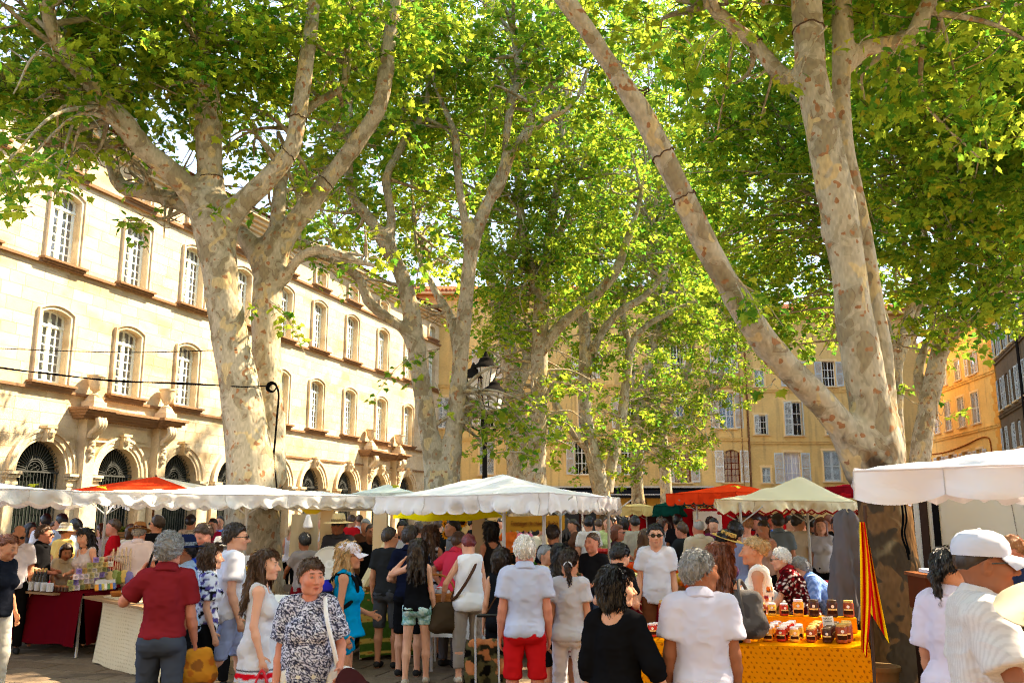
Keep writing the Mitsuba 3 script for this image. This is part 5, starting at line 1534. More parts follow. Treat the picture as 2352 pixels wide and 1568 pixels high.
    if hat:
        hk, hc = hat[0], hat[1]
        mb = MB(HM @ mat((0, -.012, 0), rotx(hat[3] if len(hat) > 3 else -.04)))
        band = hat[2] if len(hat) > 2 and hat[2] is not None else np.asarray(hc) * .3
        if hk == 'cap':
            mb.lathe([(.090, .035), (.093, .06), (.088, .09), (.070, .118), (.04, .133), (.0, .137)], hc, n=24, sy=1.17)
            mb.lathe([(.0, .134), (.008, .140), (.0, .143)], hc, n=8)
            g_, r_ = np.meshgrid(np.linspace(-1.0, 1.0, 13), np.linspace(0, 1, 6), indexing='ij')
            x_ = np.sin(g_) * .092 * (1 - .12 * r_)
            y_ = np.cos(g_) * .103 + r_ * .085 * np.cos(g_ * .9)
            for o in (0, .005):
                z_ = .040 + o - .018 * r_ - .035 * (g_ / 1.0) ** 2 * (.3 + .7 * r_)
                mb.grid(np.stack([x_, y_, z_], -1), np.asarray(hc) * .97)
            nm = 'cap'
        else:
            br, ch, tp, dr = {'fedora': (.145, .145, .066, .006), 'straw': (.185, .150, .068, .012), 'wide': (.225, .145, .068, .02), 'boater': (.165, .125, .082, 0), 'bucket': (.135, .125, .07, .045), 'sun': (.175, .14, .07, .03)}[hk]
            mb.lathe([(.086, .040), (br * .8, .038 - dr * .5), (br, .042 - dr), (br + .002, .046 - dr), (br * .8, .045 - dr * .5), (.090, .048), (.088, .055), (.080, .11), (tp, ch - .006), (tp * .8, ch), (0, ch - (.018 if hk in ('fedora', 'straw', 'wide') else 0))], hc, n=28, sy=1.18, sharp=60)
            mb.lathe([(.0905, .050), (.092, .052), (.088, .078), (.086, .079)], band, n=28, sy=1.18)
            nm = 'hat'
        mb.build(t, nm, 'm_cloth')
    if glasses:
        mb = MB(HM)
        gc = glasses
        for sd in (-1, 1):
            mb.lathe([(0, -.002), (.023, -.002), (.025, 0), (.023, .003), (0, .003)], gc, (sd * .032, .103, .008), 12, 1.05, .8, rotx(math.pi / 2) @ np.eye(3))
            mb.tube([(sd * .056, .100, .012), (sd * .074, .06, .012), (sd * .078, .0, .008)], .0028, gc, 5)
        mb.tube([(-.012, .106, .012), (.012, .106, .012)], .0028, gc, 5)
        mb.build(t, 'glasses', 'm_gloss')
    PLACE[t] = dict(M=M, J=J, tor=tor, HM=HM, b=b, s=s)
    return t


def strap(t, name, col, side=1, w=.016, low=.98, b=None):
    """A strap over one shoulder and across to the other hip, part of the person's outfit."""
    p = PLACE[t]
    b = b or p['b']
    pts = []
    for q in np.linspace(0, 2 * math.pi, 25):
        z = low + (1.475 - low) * (.5 + .5 * math.cos(q))
        x = side * (.10 * (.5 + .5 * math.cos(q)) - .205 * b * (.5 - .5 * math.cos(q)))
        yy = math.sin(q) * (.19 * b if z < 1.36 else .165 * b)
        pts.append(p['tor']((x, yy, z)))
    mb = MB(p['M'])
    mb.tube(pts, w, col, 6, cap=False)
    mb.build(t, name, 'm_paint')


def hand(t, i):
    """World position just past the wrist."""
    p = PLACE[t]
    E, W = p['J'][i][1], p['J'][i][2]
    return (p['M'] @ np.append(W + norm(W - E) * .09, 1))[:3]
WHT, BLK, NAVY, GREY, CREAM = lin(216, 216, 224), (.008, .008, .009), lin(28, 32, 54), lin(96, 98, 102), lin(226, 214, 186)
JEANS, KHAKI, TAUPE = lin(58, 68, 88), lin(150, 126, 88), lin(176, 160, 140)
a1 = person('grey curly-haired man in a wine red polo shirt holding a phone to his ear', 385, 1228, 7.4, -8, b=1.12, skin='ruddy', hair=('curly', 'salt'), top=('polo', lin(128, 36, 42), {'hem': .97}), bottom=('trousers', lin(66, 72, 84), {'waist': 1.03}), arms=(((.36, .12, 1.22), (.17, .10, 1.57)), 'fwd'), legs=(.15, -.15))
mb = MB(PLACE[a1]['M'])
mb.lathe([(.150, .985), (.156, .99), (.156, 1.02), (.150, 1.025)], BLK, n=20, sy=.85)
mb.build(a1, 'belt', 'm_gloss')
a2 = person('tall bearded man with glasses in a white t-shirt and blue shorts walking to the right', 535, 1205, 9.4, 62, b=1.02, skin='light', hair=('short', 'dark'), top=('tee', WHT, {'loose': .03, 'hem': .84}), bottom=('shorts', lin(150, 160, 196), {'cut': .50}), glasses=BLK, arms=('down', 'down'), legs=(.3, -.3), yaw=18)


def dress_col(p):
    c = np.tile(WHT * .97, (len(p), 1))
    for z0, z1, col in ((.765, .775, NAVY), (.70, .74, lin(214, 22, 40)), (.655, .672, lin(196, 160, 96)), (.59, .63, lin(214, 22, 40))):
        c[(p[:, 2] > z0) & (p[:, 2] < z1)] = col
    return c


a3 = person('young woman in a white sundress with red belt and striped hem, holding a red bag', 603, 1266, 7.6, 82, sex='f', skin='fair', hair=('long', 'brown'), top=('sundress', dress_col, {'hem': .50, 'belt': lin(206, 20, 36)}), bottom=('none', BLK), arms=('down', 'down'), yaw=12)
a4 = person('older woman in a blue and white flecked blouse with short brown hair facing us', 712, 1285, 6.3, 168, sex='f', b=1.30, skin='ruddy', hair=('short', 'brown'), top=('shirt', printed(lin(70, 74, 98), [lin(228, 228, 236), lin(26, 28, 48), lin(198, 196, 210)], 135, .6), {'neck': 'v', 'hem': .80, 'loose': .024, 'sleeve': .8}), bottom=('trousers', lin(222, 216, 200)), arms=(((.25, -.02, 1.13), (.235, .20, 1.0)), 'down'), yaw=-22, h=.0082)
a5 = person('woman in a white cap and bright blue playsuit walking to the right', 797, 1242, 8.8, 88, sex='f', skin='tan', hair=('long', 'blonde'), hat=('cap', lin(226, 222, 236)), glasses=(.02, .01, .01), top=('sundress', lin(6, 134, 186), {'hem': .86, 'loose': .03}), bottom=('short_shorts', lin(6, 134, 186), {'cut': .70}), arms=('carry', 'down'))
a6 = person('man in a dark grey t-shirt and grey shorts wearing sandals, seen from behind', 893, 1212, 12.0, 12, b=1.05, skin='tan', hair=('crop', 'dark'), glasses=BLK, top=('tee', lin(40, 42, 44), {'hem': .90}), bottom=('shorts', lin(70, 73, 78), {'cut': .50}), arms=('down', 'bent'), yaw=30)
a7 = person('young man in a navy polo shirt seen from behind beside the long-haired woman', 942, 1210, 11.4, 8, skin='light', hair=('short', 'dark'), top=('polo', lin(22, 26, 44), {'hem': .9}), bottom=('shorts', lin(24, 25, 28), {'cut': .5}), arms=('bent', 'bent'), yaw=20)


def acid(p):
    n = meshkit.fbm(p * 22, 3, 2)[:, None]
    return np.where(n > .52, lin(206, 232, 226), np.where(n > .44, lin(140, 190, 196), lin(120, 168, 140)))


a8 = person('long-haired woman in a black tank top and bleached denim shorts walking away', 960, 1240, 10.8, 2, sex='f', skin='fair', hair=('long', 'dark'), top=('tank', BLK, {'hem': .90}), bottom=('short_shorts', acid, {'cut': .73, 'waist': .97}), shoes=lin(190, 178, 160), arms=('hair', 'down'), legs=(-.12, .12))
a9 = person('red-haired woman in a white sleeveless blouse and taupe trousers with a brown shoulder bag', 1078, 1225, 10.9, -14, sex='f', b=1.12, skin='fair', hair=('crop', 'red'), top=('sleeveless', lin(240, 240, 244), {'hem': .86, 'loose': .034}), bottom=('capri', lin(160, 150, 142), {'cut': .18}), shoes=lin(210, 196, 176), arms=(((.30, .02, 1.15), (.30, .16, .96)), 'down'), legs=(.05, .25), pitch=20)
strap(a9, 'bag_strap', lin(88, 62, 48), side=1, w=.018)
a10 = person('dark-haired woman in a black top with a thin brown strap pushing a camouflage trolley', 1152, 1262, 9.7, 6, sex='f', b=1.05, skin='light', hair=('bob', 'dark'), top=('sleeveless', lin(26, 28, 32), {'hem': .86}), bottom=('trousers', lin(22, 24, 28)), arms=('down', 'down'))
strap(a10, 'bag_strap', lin(96, 62, 36), side=1, w=.008)
a11 = person('grey-haired man in a pale blue polo shirt and red shorts seen from behind', 1205, 1233, 8.2, 0, b=1.14, skin='ruddy', hair=('short', 'white'), top=('polo', lin(184, 190, 212), {'hem': .90, 'loose': .022}), bottom=('shorts', lin(196, 30, 34), {'cut': .53}), arms=('down', 'down'))
a12 = person('woman with a ponytail in a pale grey t-shirt and white trousers seen from behind', 1307, 1262, 8.4, 10, sex='f', b=1.08, skin='tan', hair=('pony', 'dark'), top=('tee', lin(186, 184, 190), {'hem': .90, 'sleeve': .55}), bottom=('trousers', WHT, {'loose': .006}), arms=('down', 'down'), legs=(.1, -.1))
mb = MB(PLACE[a12]['HM'])
mb.tube([(.032 * math.cos(q), -.118, -.02 + .032 * math.sin(q)) for q in np.linspace(0, 6.28, 11)], .011, WHT, 6)
mb.build(a12, 'hair_tie', 'm_cloth')
a13 = person('dark-haired woman in a loose black top looking right, in front of the orange table', 1412, 1308, 5.7, 28, sex='f', b=1.14, skin='light', hair=('bob', 'black'), top=('long', (.007, .007, .008), {'hem': .80, 'loose': .02, 'neck': 'scoop', 'sleeve': 1.4}), bottom=('trousers', BLK), arms=('down', ((.27, .0, 1.14), (.36, .1, .9))), yaw=52)
a14 = person('grey-haired man in a white polo shirt seen from behind at the honey table', 1605, 1268, 5.7, 6, b=1.20, skin='brown', hair=('short', 'salt'), top=('polo', lin(198, 196, 212), {'hem': .84, 'loose': .026}), bottom=('trousers', lin(120, 110, 96)), arms=('down', 'down'), yaw=62)
a15 = person('young man in sunglasses and a white v-neck t-shirt facing us', 1506, 1205, 11.2, 186, b=.96, skin='light', hair=('short', 'black'), glasses=(.004, .004, .004), top=('tee', WHT, {'neck': 'v', 'hem': .86, 'loose': .024}), bottom=('trousers', lin(104, 60, 36)), arms=('down', 'down'))
a16 = person('smiling man in a black t-shirt behind the boy in the black jersey', 1363, 1225, 12.0, 222, b=1.0, skin='ruddy', hair=('crop', 'brown'), top=('tee', (.012, .012, .014)), bottom=('trousers', JEANS), arms=('bent', 'down'))
a17 = person('dark-haired boy in a black jersey with orange lettering looking down', 1416, 1248, 9.3, 34, b=.95, skin='light', hair=('short', 'black'), top=('polo', (.012, .012, .014)), bottom=('shorts', BLK), arms=('bent', 'bent'), pitch=24, yaw=18)
m = meshkit.text_mesh('DINO', .10, .004, bold=True)
mb = MB(PLACE[a17]['M'])
vv = np.asarray(m.vertices)
mb.raw(np.stack([(vv[:, 0] - .14) * .95, -.150 - vv[:, 2] + .35 * np.abs(vv[:, 0] - .14) ** 1.7, vv[:, 1] + 1.21], 1), np.asarray(m.faces), lin(236, 84, 30))
mb.build(a17, 'lettering', 'm_paint', False)
a18 = person('woman with short grey hair and a patterned silk scarf over a black jacket', 1251, 1252, 10.4, 118, sex='f', skin='tan', hair=('crop', 'salt'), top=('long', (.01, .01, .012)), bottom=('trousers', BLK), arms=('bent', 'bent'))
mb = MB(PLACE[a18]['M'])
mb.lathe([(.06, 1.53), (.085, 1.515), (.10, 1.47), (.085, 1.44)], printed(lin(226, 210, 160), [lin(60, 150, 160), lin(120, 70, 40)], 30)(np.random.default_rng(1).random((72, 3)))[0:1], n=18)
mb.tube(spline(np.array([(.02, .10, 1.47), (.04, .14, 1.38), (.03, .16, 1.28)]), n=4), [.02, .03, .04, .045, .045, .04, .035, .03, .02], lin(216, 196, 140), 8)
mb.build(a18, 'scarf', 'm_cloth')
a19 = person('woman with long dark hair in a flowery strap dress beside the ponytailed woman', 1290, 1251, 9.9, 16, sex='f', skin='tan', hair=('long', 'black'), top=('tank', printed(lin(236, 230, 226), [lin(30, 34, 70), lin(170, 40, 60), lin(60, 90, 60)], 48, .66), {'hem': .84}), bottom=('skirt', printed(lin(236, 230, 226), [lin(30, 34, 70), lin(170, 40, 60)], 48, .66)), arms=('bent', 'hip'))
strap(a19, 'bag_strap', lin(40, 34, 32), side=1, w=.02)
a20 = person('small child in a black and white striped top and black shorts', 1272, 1328, 9.6, 10, sex='f', skin='light', hair=('bob', 'dark'), child=True, b=.9, top=('tee', stripes(WHT, BLK, .055)), bottom=('shorts', BLK, {'cut': .55}), arms=('down', 'reach'))
a21 = person('woman with long reddish brown hair and a black top carrying a grey leather bag', 1652, 1250, 7.5, 30, sex='f', b=1.02, skin='fair', hair=('long', 'auburn'), top=('sleeveless', (.02, .02, .022), {'hem': .84}), bottom=('trousers', BLK), arms=('down', 'down'), yaw=-20)


def butterfly(p):
    c = np.tile(lin(236, 228, 214), (len(p), 1))
    for i, (x, z) in enumerate([(-.08, 1.30), (.05, 1.33), (-.02, 1.2), (.1, 1.22), (-.1, 1.12), (.03, 1.08), (.12, 1.1), (-.13, 1.22), (.0, .98), (-.09, .99), (.1, .98)]):
        for s in (-1, 1):
            dx, dz = (np.abs(p[:, 0] - x) - .017), p[:, 2] - z - .01 * s
            m = (dx / .016) ** 2 + (dz / .019) ** 2 < 1
            c[m & (np.abs(p[:, 0] - x) > .004)] = [lin(220, 110, 30), lin(150, 46, 60), lin(70, 60, 70)][i % 3] if s > 0 else [lin(90, 50, 40), lin(210, 120, 60), lin(90, 120, 110)][i % 3]
    return c


a22 = person('sunlit blonde woman in a white butterfly print tank top facing left behind the jars', 1738, 1236, 8.5, 290, sex='f', b=1.0, skin='tan', hair=('bun', 'blonde'), top=('tank', butterfly, {'hem': .84, 'loose': .03}), bottom=('trousers', lin(214, 206, 190)), arms=('down', 'low'), yaw=-8)
a23 = person('elderly woman in a dark red blouse with white flowers leaning over a stall', 1797, 1250, 10.2, 292, sex='f', b=1.12, skin='light', hair=('short', 'white'), top=('shirt', printed(lin(60, 14, 16), [lin(220, 200, 190), lin(120, 20, 26), lin(16, 12, 14)], 40, .66), {'loose': .03}), bottom=('trousers', BLK), arms=('reach', 'reach'), lean=22, glasses=(.08, .07, .06))
a24 = person('grey-haired man in a blue striped shirt bending over beside the folded grey parasol', 1838, 1250, 10.3, 286, b=1.1, skin='light', hair=('short', 'salt'), top=('shirt', stripes(lin(96, 128, 196), lin(140, 166, 220), .022, 0), {'loose': .026}), bottom=('trousers', lin(30, 38, 56)), arms=('reach', ((.26, .15, 1.18), (.24, .2, .92))), lean=42)
a25 = person('man in a white cap and white seersucker shirt at the right edge', 2246, 1215, 4.2, 104, b=1.0, skin='brown', hair=('bald', 'dark'), hat=('cap', lin(196, 198, 210)), top=('shirt', stripes(lin(204, 198, 194), lin(193, 186, 182), .018, 0, .6), {'loose': .035, 'hem': .80}), bottom=('trousers', lin(60, 60, 66)), arms=('down', ((.28, .05, 1.15), (.2, .3, 1.13))), h=.009, glasses=(.05, .05, .05))
a26 = person('woman with dark tied hair in a white peasant blouse behind the capped man', 2178, 1262, 5.6, 62, sex='f', skin='tan', hair=('pony', 'black'), top=('shirt', lin(204, 196, 212), {'loose': .03, 'hem': .84, 'sleeve': .9}), bottom=('skirt', printed(lin(26, 26, 40), [lin(110, 50, 140), lin(50, 110, 60), lin(200, 190, 220)], 22, .6), {'cut': .45}), arms=('down', 'bent'))
a27 = person('person under a wide pale straw hat cut off by the right edge', 2515, 1275, 2.6, 40, sex='f', b=.85, skin='tan', hair=('bob', 'black'), hat=('wide', lin(196, 184, 152), None, .22), top=('tank', BLK), bottom=('trousers', BLK), h=.014)
a28 = person('man in a navy t-shirt behind the white van seen past the cap', 2338, 1233, 9.0, 285, skin='ruddy', hair=('short', 'gingerblond'), top=('tee', lin(44, 54, 82)), bottom=('trousers', JEANS), arms=('bent', 'bent'), pitch=12)
a29 = person('woman in a black t-shirt carrying a straw bag at the left edge', 8, 1228, 10.0, 104, sex='f', b=1.0, skin='tan', hair=('bun', 'auburn'), top=('tee', (.012, .014, .022)), bottom=('trousers', lin(214, 208, 196)), arms=('down', 'down'), pitch=18)
a30 = person('balding man in a white short-sleeved shirt looking down at the left stall', 42, 1205, 13.2, 148, b=1.05, skin='tan', hair=('bald', 'dark'), glasses=BLK, top=('shirt', lin(214, 208, 214)), bottom=('trousers', BLK), arms=('down', 'bent'), pitch=22)
a31 = person('man in a black shirt and dark glasses in profile at the left stall', 97, 1207, 13.6, 84, b=1.1, skin='ruddy', hair=('short', 'brown'), glasses=BLK, top=('shirt', (.01, .01, .011)), bottom=('trousers', BLK), arms=('bent', 'bent'))
a32 = person('man in a white t-shirt with a black bag strap, tallest of the far left group', 105, 1178, 18.0, 320, skin='tan', hair=('short', 'black'), top=('tee', WHT), bottom=('trousers', JEANS))
strap(a32, 'bag_strap', BLK, side=-1, w=.018)
a33 = person('man with black hair in a pale blue shirt standing just behind the bucket hat', 142, 1180, 17.5, 300, skin='tan', hair=('short', 'black'), top=('tee', lin(196, 214, 236)), bottom=('trousers', JEANS))
a34 = person('man in a white shirt with a backpack strap looking left near the vegetable crates', 174, 1192, 16.5, 292, skin='brown', hair=('short', 'black'), top=('shirt', lin(220, 224, 236)), bottom=('trousers', BLK))
a35 = person('woman in a striped bucket hat and yellow top seen from behind', 148, 1197, 15.5, 20, sex='f', skin='tan', hair=('short', 'brown'), hat=('bucket', lin(214, 196, 160), lin(240, 236, 220)), top=('tee', lin(226, 196, 112)), bottom=('trousers', TAUPE))
a36 = person('young woman with long black hair smiling down behind the soap pyramid', 200, 1213, 13.6, 205, sex='f', skin='fair', hair=('long', 'black'), top=('tank', lin(206, 196, 196)), bottom=('trousers', BLK), arms=('bent', 'bent'), pitch=16)
a37 = person('dark-haired woman in a cream blouse leaning over the bottles', 150, 1243, 14.0, 138, sex='f', skin='tan', hair=('bob', 'dark'), top=('shirt', lin(216, 204, 176)), bottom=('trousers', BLK), arms=('bent', 'reach'), lean=20, pitch=15)
a38 = person('man in a red polo shirt selling vegetables behind the soap stall', 262, 1193, 16.5, 250, skin='ruddy', hair=('short', 'brown'), top=('polo', lin(176, 22, 30)), bottom=('trousers', JEANS), arms=('bent', 'bent'))
a39 = person('stall keeper in a white shirt and brown straw hat seen from behind', 318, 1199, 13.8, 350, b=1.2, skin='ruddy', hair=('short', 'grey'), hat=('fedora', lin(150, 108, 66), lin(70, 30, 24)), top=('shirt', lin(222, 210, 214), {'loose': .03}), bottom=('trousers', lin(180, 170, 160)), arms=('bent', 'bent'), pitch=12)
a40 = person('man in a black t-shirt with dark hair turned left, behind the curly-haired man', 362, 1184, 15.0, 330, b=1.1, skin='tan', hair=('short', 'dark'), glasses=BLK, top=('tee', (.01, .01, .012)), bottom=('trousers', JEANS), arms=('bent', 'bent'), yaw=-30)
a41 = person('man in a pale patterned shirt seen from behind in front of the hall arches', 437, 1183, 19.0, 0, skin='tan', hair=('short', 'black'), top=('shirt', printed(lin(206, 202, 184), [lin(150, 146, 120)], 30)), bottom=('trousers', lin(60, 70, 100)))
a42 = person('man in a navy trilby listening beside the man with the phone', 426, 1228, 8.6, 236, skin='brown', hair=('short', 'black'), hat=('fedora', lin(26, 34, 64), lin(130, 140, 150)), top=('shirt', lin(150, 170, 196)), bottom=('trousers', BLK))
a43 = person('man in a royal blue t-shirt with a fringe looking down', 474, 1202, 11.2, 200, skin='ruddy', hair=('short', 'brown'), top=('tee', lin(24, 56, 150)), bottom=('trousers', JEANS), arms=('reach', 'bent'), pitch=22)
a44 = person('brown-haired woman in a white blouse with black print beside the tall man', 478, 1252, 9.0, 60, sex='f', skin='light', hair=('bob', 'brown'), top=('shirt', printed(lin(228, 230, 240), [lin(20, 20, 26), lin(90, 80, 150)], 24, .66)), bottom=('trousers', BLK))
a45 = person('person in a white panama hat with a black band behind the tall man', 507, 1232, 10.6, 350, skin='ruddy', hair=('short', 'grey'), hat=('fedora', lin(232, 222, 204), BLK), top=('tee', lin(200, 200, 206)), bottom=('trousers', BLK))
a46 = person('heavy man in dark polo shirt and straw sun hat under the wagon awning', 778, 1178, 14.0, 186, b=1.3, skin='brown', hair=('short', 'dark'), hat=('straw', lin(214, 190, 140)), glasses=BLK, top=('polo', lin(58, 56, 60)), bottom=('trousers', BLK), arms=('down', 'down'))
a47 = person('stall keeper in a grey t-shirt bending over a griddle beside the left trunk', 700, 1224, 13.4, 330, sex='f', b=1.0, skin='brown', hair=('short', 'black'), top=('tee', lin(140, 132, 132)), bottom=('trousers', lin(110, 20, 26)), arms=('reach', 'down'))
a48 = person('man in black with a shaven head standing in the shade of the wagon', 852, 1205, 14.4, 160, skin='brown', hair=('crop', 'dark'), top=('tee', BLK), bottom=('trousers', BLK))
a49 = person('dark-haired man in a black jacket in the shade next to the cream post', 884, 1207, 14.0, 300, skin='brown', hair=('short', 'black'), top=('long', BLK), bottom=('trousers', BLK))
a50 = person('woman in a black and white striped dress with long brown hair', 988, 1207, 12.8, 10, sex='f', b=1.06, skin='tan', hair=('long', 'brown'), top=('tank', stripes(WHT * .9, BLK, .085), {'hem': .6, 'loose': .03}), bottom=('skirt', stripes(WHT * .9, BLK, .085), {'cut': .5}))
a51 = person('stall keeper with black hair in a grey polo shirt under the middle canopy', 1042, 1193, 14.8, 250, skin='light', hair=('short', 'black'), top=('polo', lin(130, 134, 140)), bottom=('trousers', BLK), arms=('bent', 'bent'))
a52 = person('man in a coral pink polo shirt leaning with a bent elbow', 1052, 1218, 12.2, 40, b=1.06, skin='tan', hair=('crop', 'brown'), top=('polo', lin(226, 62, 86)), bottom=('trousers', lin(90, 90, 96)), arms=('hip', 'reach'), lean=14)
a53 = person('woman with short black hair and bare shoulders holding papers', 1128, 1200, 13.6, 330, sex='f', skin='tan', hair=('bob', 'black'), top=('tank', (.02, .02, .02)), bottom=('trousers', BLK), arms=('bent', 'bent'))
a54 = person('person in a dark navy top with a diagonal strap seen from behind', 1270, 1207, 13.2, 5, b=1.05, skin='tan', hair=('short', 'dark'), top=('tee', lin(24, 26, 44)), bottom=('trousers', BLK))
strap(a54, 'bag_strap', lin(70, 66, 70), side=1, w=.018)
a55 = person('man in a cream shirt and dark trousers seen from behind beyond the middle canopy', 1352, 1186, 18.5, 0, skin='tan', hair=('short', 'black'), top=('shirt', lin(214, 206, 196)), bottom=('trousers', NAVY))
a56 = person('smiling woman in a pale lime top by a stack of crates', 1396, 1186, 19.0, 180, sex='f', skin='fair', hair=('pony', 'dark'), top=('tee', lin(206, 220, 150)), bottom=('trousers', JEANS))
a57 = person('woman with auburn hair and glasses behind the red basket', 1416, 1206, 15.5, 110, sex='f', skin='ruddy', hair=('bob', 'auburn'), glasses=(.05, .04, .04), top=('tee', lin(60, 40, 46)), bottom=('trousers', BLK), arms=('reach', 'bent'))
a58 = person('man in a beige t-shirt seen from behind between the fruit stalls', 1459, 1184, 17.5, 4, skin='tan', hair=('crop', 'black'), top=('tee', lin(176, 168, 146)), bottom=('trousers', BLK))
a59 = person('woman with very long light brown hair beside the man in sunglasses', 1481, 1216, 14.2, 20, sex='f', skin='tan', hair=('long', 'brown'), top=('tank', lin(120, 60, 40)), bottom=('trousers', BLK))
a60 = person('man in a dark grey t-shirt leaning over the orange tubs', 1568, 1196, 15.2, 330, skin='ruddy', hair=('crop', 'brown'), top=('tee', lin(46, 50, 54)), bottom=('trousers', BLK), arms=('reach', 'bent'), lean=14)
a61 = person('balding man in a cream shirt seen from behind at the orange tubs', 1606, 1193, 14.6, 350, b=1.1, skin='ruddy', hair=('bald', 'grey'), top=('shirt', lin(212, 200, 176), {'loose': .03}), bottom=('trousers', KHAKI))
a62 = person('person in a straw boater with a dark band looking down by the jars', 1662, 1215, 11.6, 120, sex='f', skin='brown', hair=('bob', 'black'), hat=('boater', lin(212, 172, 96), lin(60, 34, 20)), top=('tee', lin(90, 60, 90)), bottom=('trousers', BLK), pitch=16)
a63 = person('young woman with tied blonde hair in a white tank top looking down', 1718, 1190, 13.8, 320, sex='f', skin='fair', hair=('bun', 'gingerblond'), top=('tank', lin(232, 226, 218)), bottom=('trousers', lin(60, 62, 66)), pitch=18, arms=('down', 'low'))
a64 = person('dark-haired girl looking down next to the blonde in white', 1758, 1195, 14.6, 230, sex='f', skin='tan', hair=('pony', 'dark'), top=('tank', lin(200, 160, 140)), bottom=('trousers', BLK), pitch=14)
a65 = person('man in a grey polo shirt seen from behind under the beige canopy', 1788, 1178, 15.6, 4, b=1.04, skin='tan', hair=('short', 'dark'), top=('polo', lin(112, 122, 124)), bottom=('trousers', KHAKI))
a66 = person('man in a cream t-shirt turned right under the beige canopy', 1832, 1178, 16.4, 30, skin='tan', hair=('short', 'dark'), top=('tee', lin(206, 184, 150)), bottom=('trousers', BLK), yaw=30)
a67 = person('dark-haired man in a grey green shirt next to the folded grey parasol', 1862, 1185, 16.8, 20, skin='brown', hair=('short', 'black'), top=('tee', lin(66, 70, 70)), bottom=('trousers', BLK))
a68 = person('woman with wavy ginger hair in a white top beside the grey green shirt', 1886, 1190, 16.2, 200, sex='f', skin='light', hair=('long', 'auburn'), top=('tee', lin(176, 170, 166)), bottom=('trousers', BLK))
a69 = person('tall man in black looking away in front of the red stall', 1556, 1178, 19.5, 20, skin='brown', hair=('short', 'black'), top=('tee', (.012, .01, .012)), bottom=('trousers', BLK))
a70 = person('person in a lilac grey shirt beside the straw boater', 1690, 1200, 13.2, 10, skin='tan', hair=('curly', 'black'), top=('tee', lin(130, 140, 176)), bottom=('trousers', KHAKI))
# the crowd farther back
rc = random.Random(21)
SPOT = [(232, 1202, 19, 'woman with long dark hair in a white lace top near the vegetable stall'), (490, 1190, 20, 'man with black hair in a magenta shirt behind the canopy pole'), (505, 1185, 22, 'tall thin man in blue with a red bag behind the canopy pole'), (120, 1198, 20, 'woman with short dark hair beyond the white-shirted men'),
        (64, 1200, 18, 'woman with curly dark hair behind the balding man'), (668, 1205, 21, 'elderly blond woman in white holding a bag beside the left trunk'), (745, 1186, 21, 'man in a white t-shirt beyond the wagon awning'), (765, 1190, 20, 'person in light blue behind the straw sun hat'), (806, 1182, 22, 'man with red cheeks in a cream t-shirt beyond the wagon'), (826, 1182, 24, 'dark-haired man in white far behind the wagon'), (840, 1192, 18, 'grey-haired man in a brown jacket behind the shaven head'),
        (925, 1196, 15.2, 'dark-haired man under the yellow awning'), (960, 1200, 16.5, 'person in a green shirt by the sunflowers'), (1085, 1186, 20, 'young man in a black t-shirt left of the yellow cheese banner'), (1112, 1196, 17, 'elderly woman with beige headscarf below the cheese banner'), (1206, 1196, 22, 'woman in a pink vest beyond the canopy pole'), (1232, 1200, 19, 'woman in a cream top bending by the dark trunk'),
        (1300, 1190, 24, 'person in black in the shade beyond the middle canopy'), (1320, 1192, 21, 'woman in a brown top by the far stalls'), (1375, 1192, 22, 'man in a white shirt with dark hair leaning over tomatoes'), (1434, 1190, 23, 'woman in a yellow top with sunglasses'), (1500, 1190, 27, 'person in a turquoise t-shirt under the green awning'), (1516, 1186, 24, 'white-haired man in the far crowd'), (1530, 1190, 22, 'woman in black holding out her arm in the far crowd'), (1490, 1184, 31, 'person in white far back below the green awning'), (1520, 1193, 20, 'woman in a white shirt in the far crowd'), (1545, 1192, 25, 'bald man in the far crowd'), (1585, 1184, 28, 'man in a dark shirt under the red canopy'), (1600, 1182, 26, 'woman with black hair under the red canopy'),
        (1640, 1190, 18, 'woman in a plum top at the front of the beige canopy'), (1630, 1186, 23, 'man in a brown shirt between red and beige canopy'), (1700, 1185, 21, 'tall dark man under the beige canopy'), (1742, 1180, 19, 'woman with curly dark hair in a navy top under the beige canopy'), (1770, 1182, 22, 'man in a blue shirt far under the beige canopy'), (1812, 1184, 19, 'dark-haired person between the grey polo and the cream t-shirt'), (1905, 1180, 20, 'woman with ginger hair deep under the beige canopy'), (1920, 1186, 18, 'man in black right under the beige canopy edge'), (1848, 1184, 24, 'woman in pale pink far under the beige canopy'),
        (1345, 1190, 30, 'man in a pale shirt far behind the canopies'), (1410, 1188, 30, 'woman in blue by the far shop front'), (1450, 1190, 36, 'person in a red top by the far shop front'), (1580, 1190, 36, 'person in yellow by the far shop front'), (300, 1205, 17, 'woman bending over the vegetable crates'), (1005, 1192, 19, 'person in black and white under the yellow awning'), (1150, 1190, 28, 'man in a beige shirt far beyond the cheese banner'), (1170, 1194, 24, 'woman in an orange top beyond the cheese banner'), (1660, 1184, 28, 'man in white far beneath the beige canopy')]
WORDC = {'white': WHT, 'magenta': lin(170, 30, 70), 'blue': lin(70, 110, 190), 'cream': CREAM, 'brown': lin(96, 64, 46), 'green': lin(40, 110, 70), 'black': (.012, .012, .012), 'beige': lin(196, 178, 146), 'pink': lin(230, 130, 150), 'yellow': lin(230, 196, 70), 'turquoise': lin(80, 190, 220), 'plum': lin(100, 40, 70), 'navy': NAVY, 'red': lin(190, 30, 36), 'orange': lin(226, 110, 40), 'light': lin(170, 200, 236), 'pale': lin(220, 214, 206)}
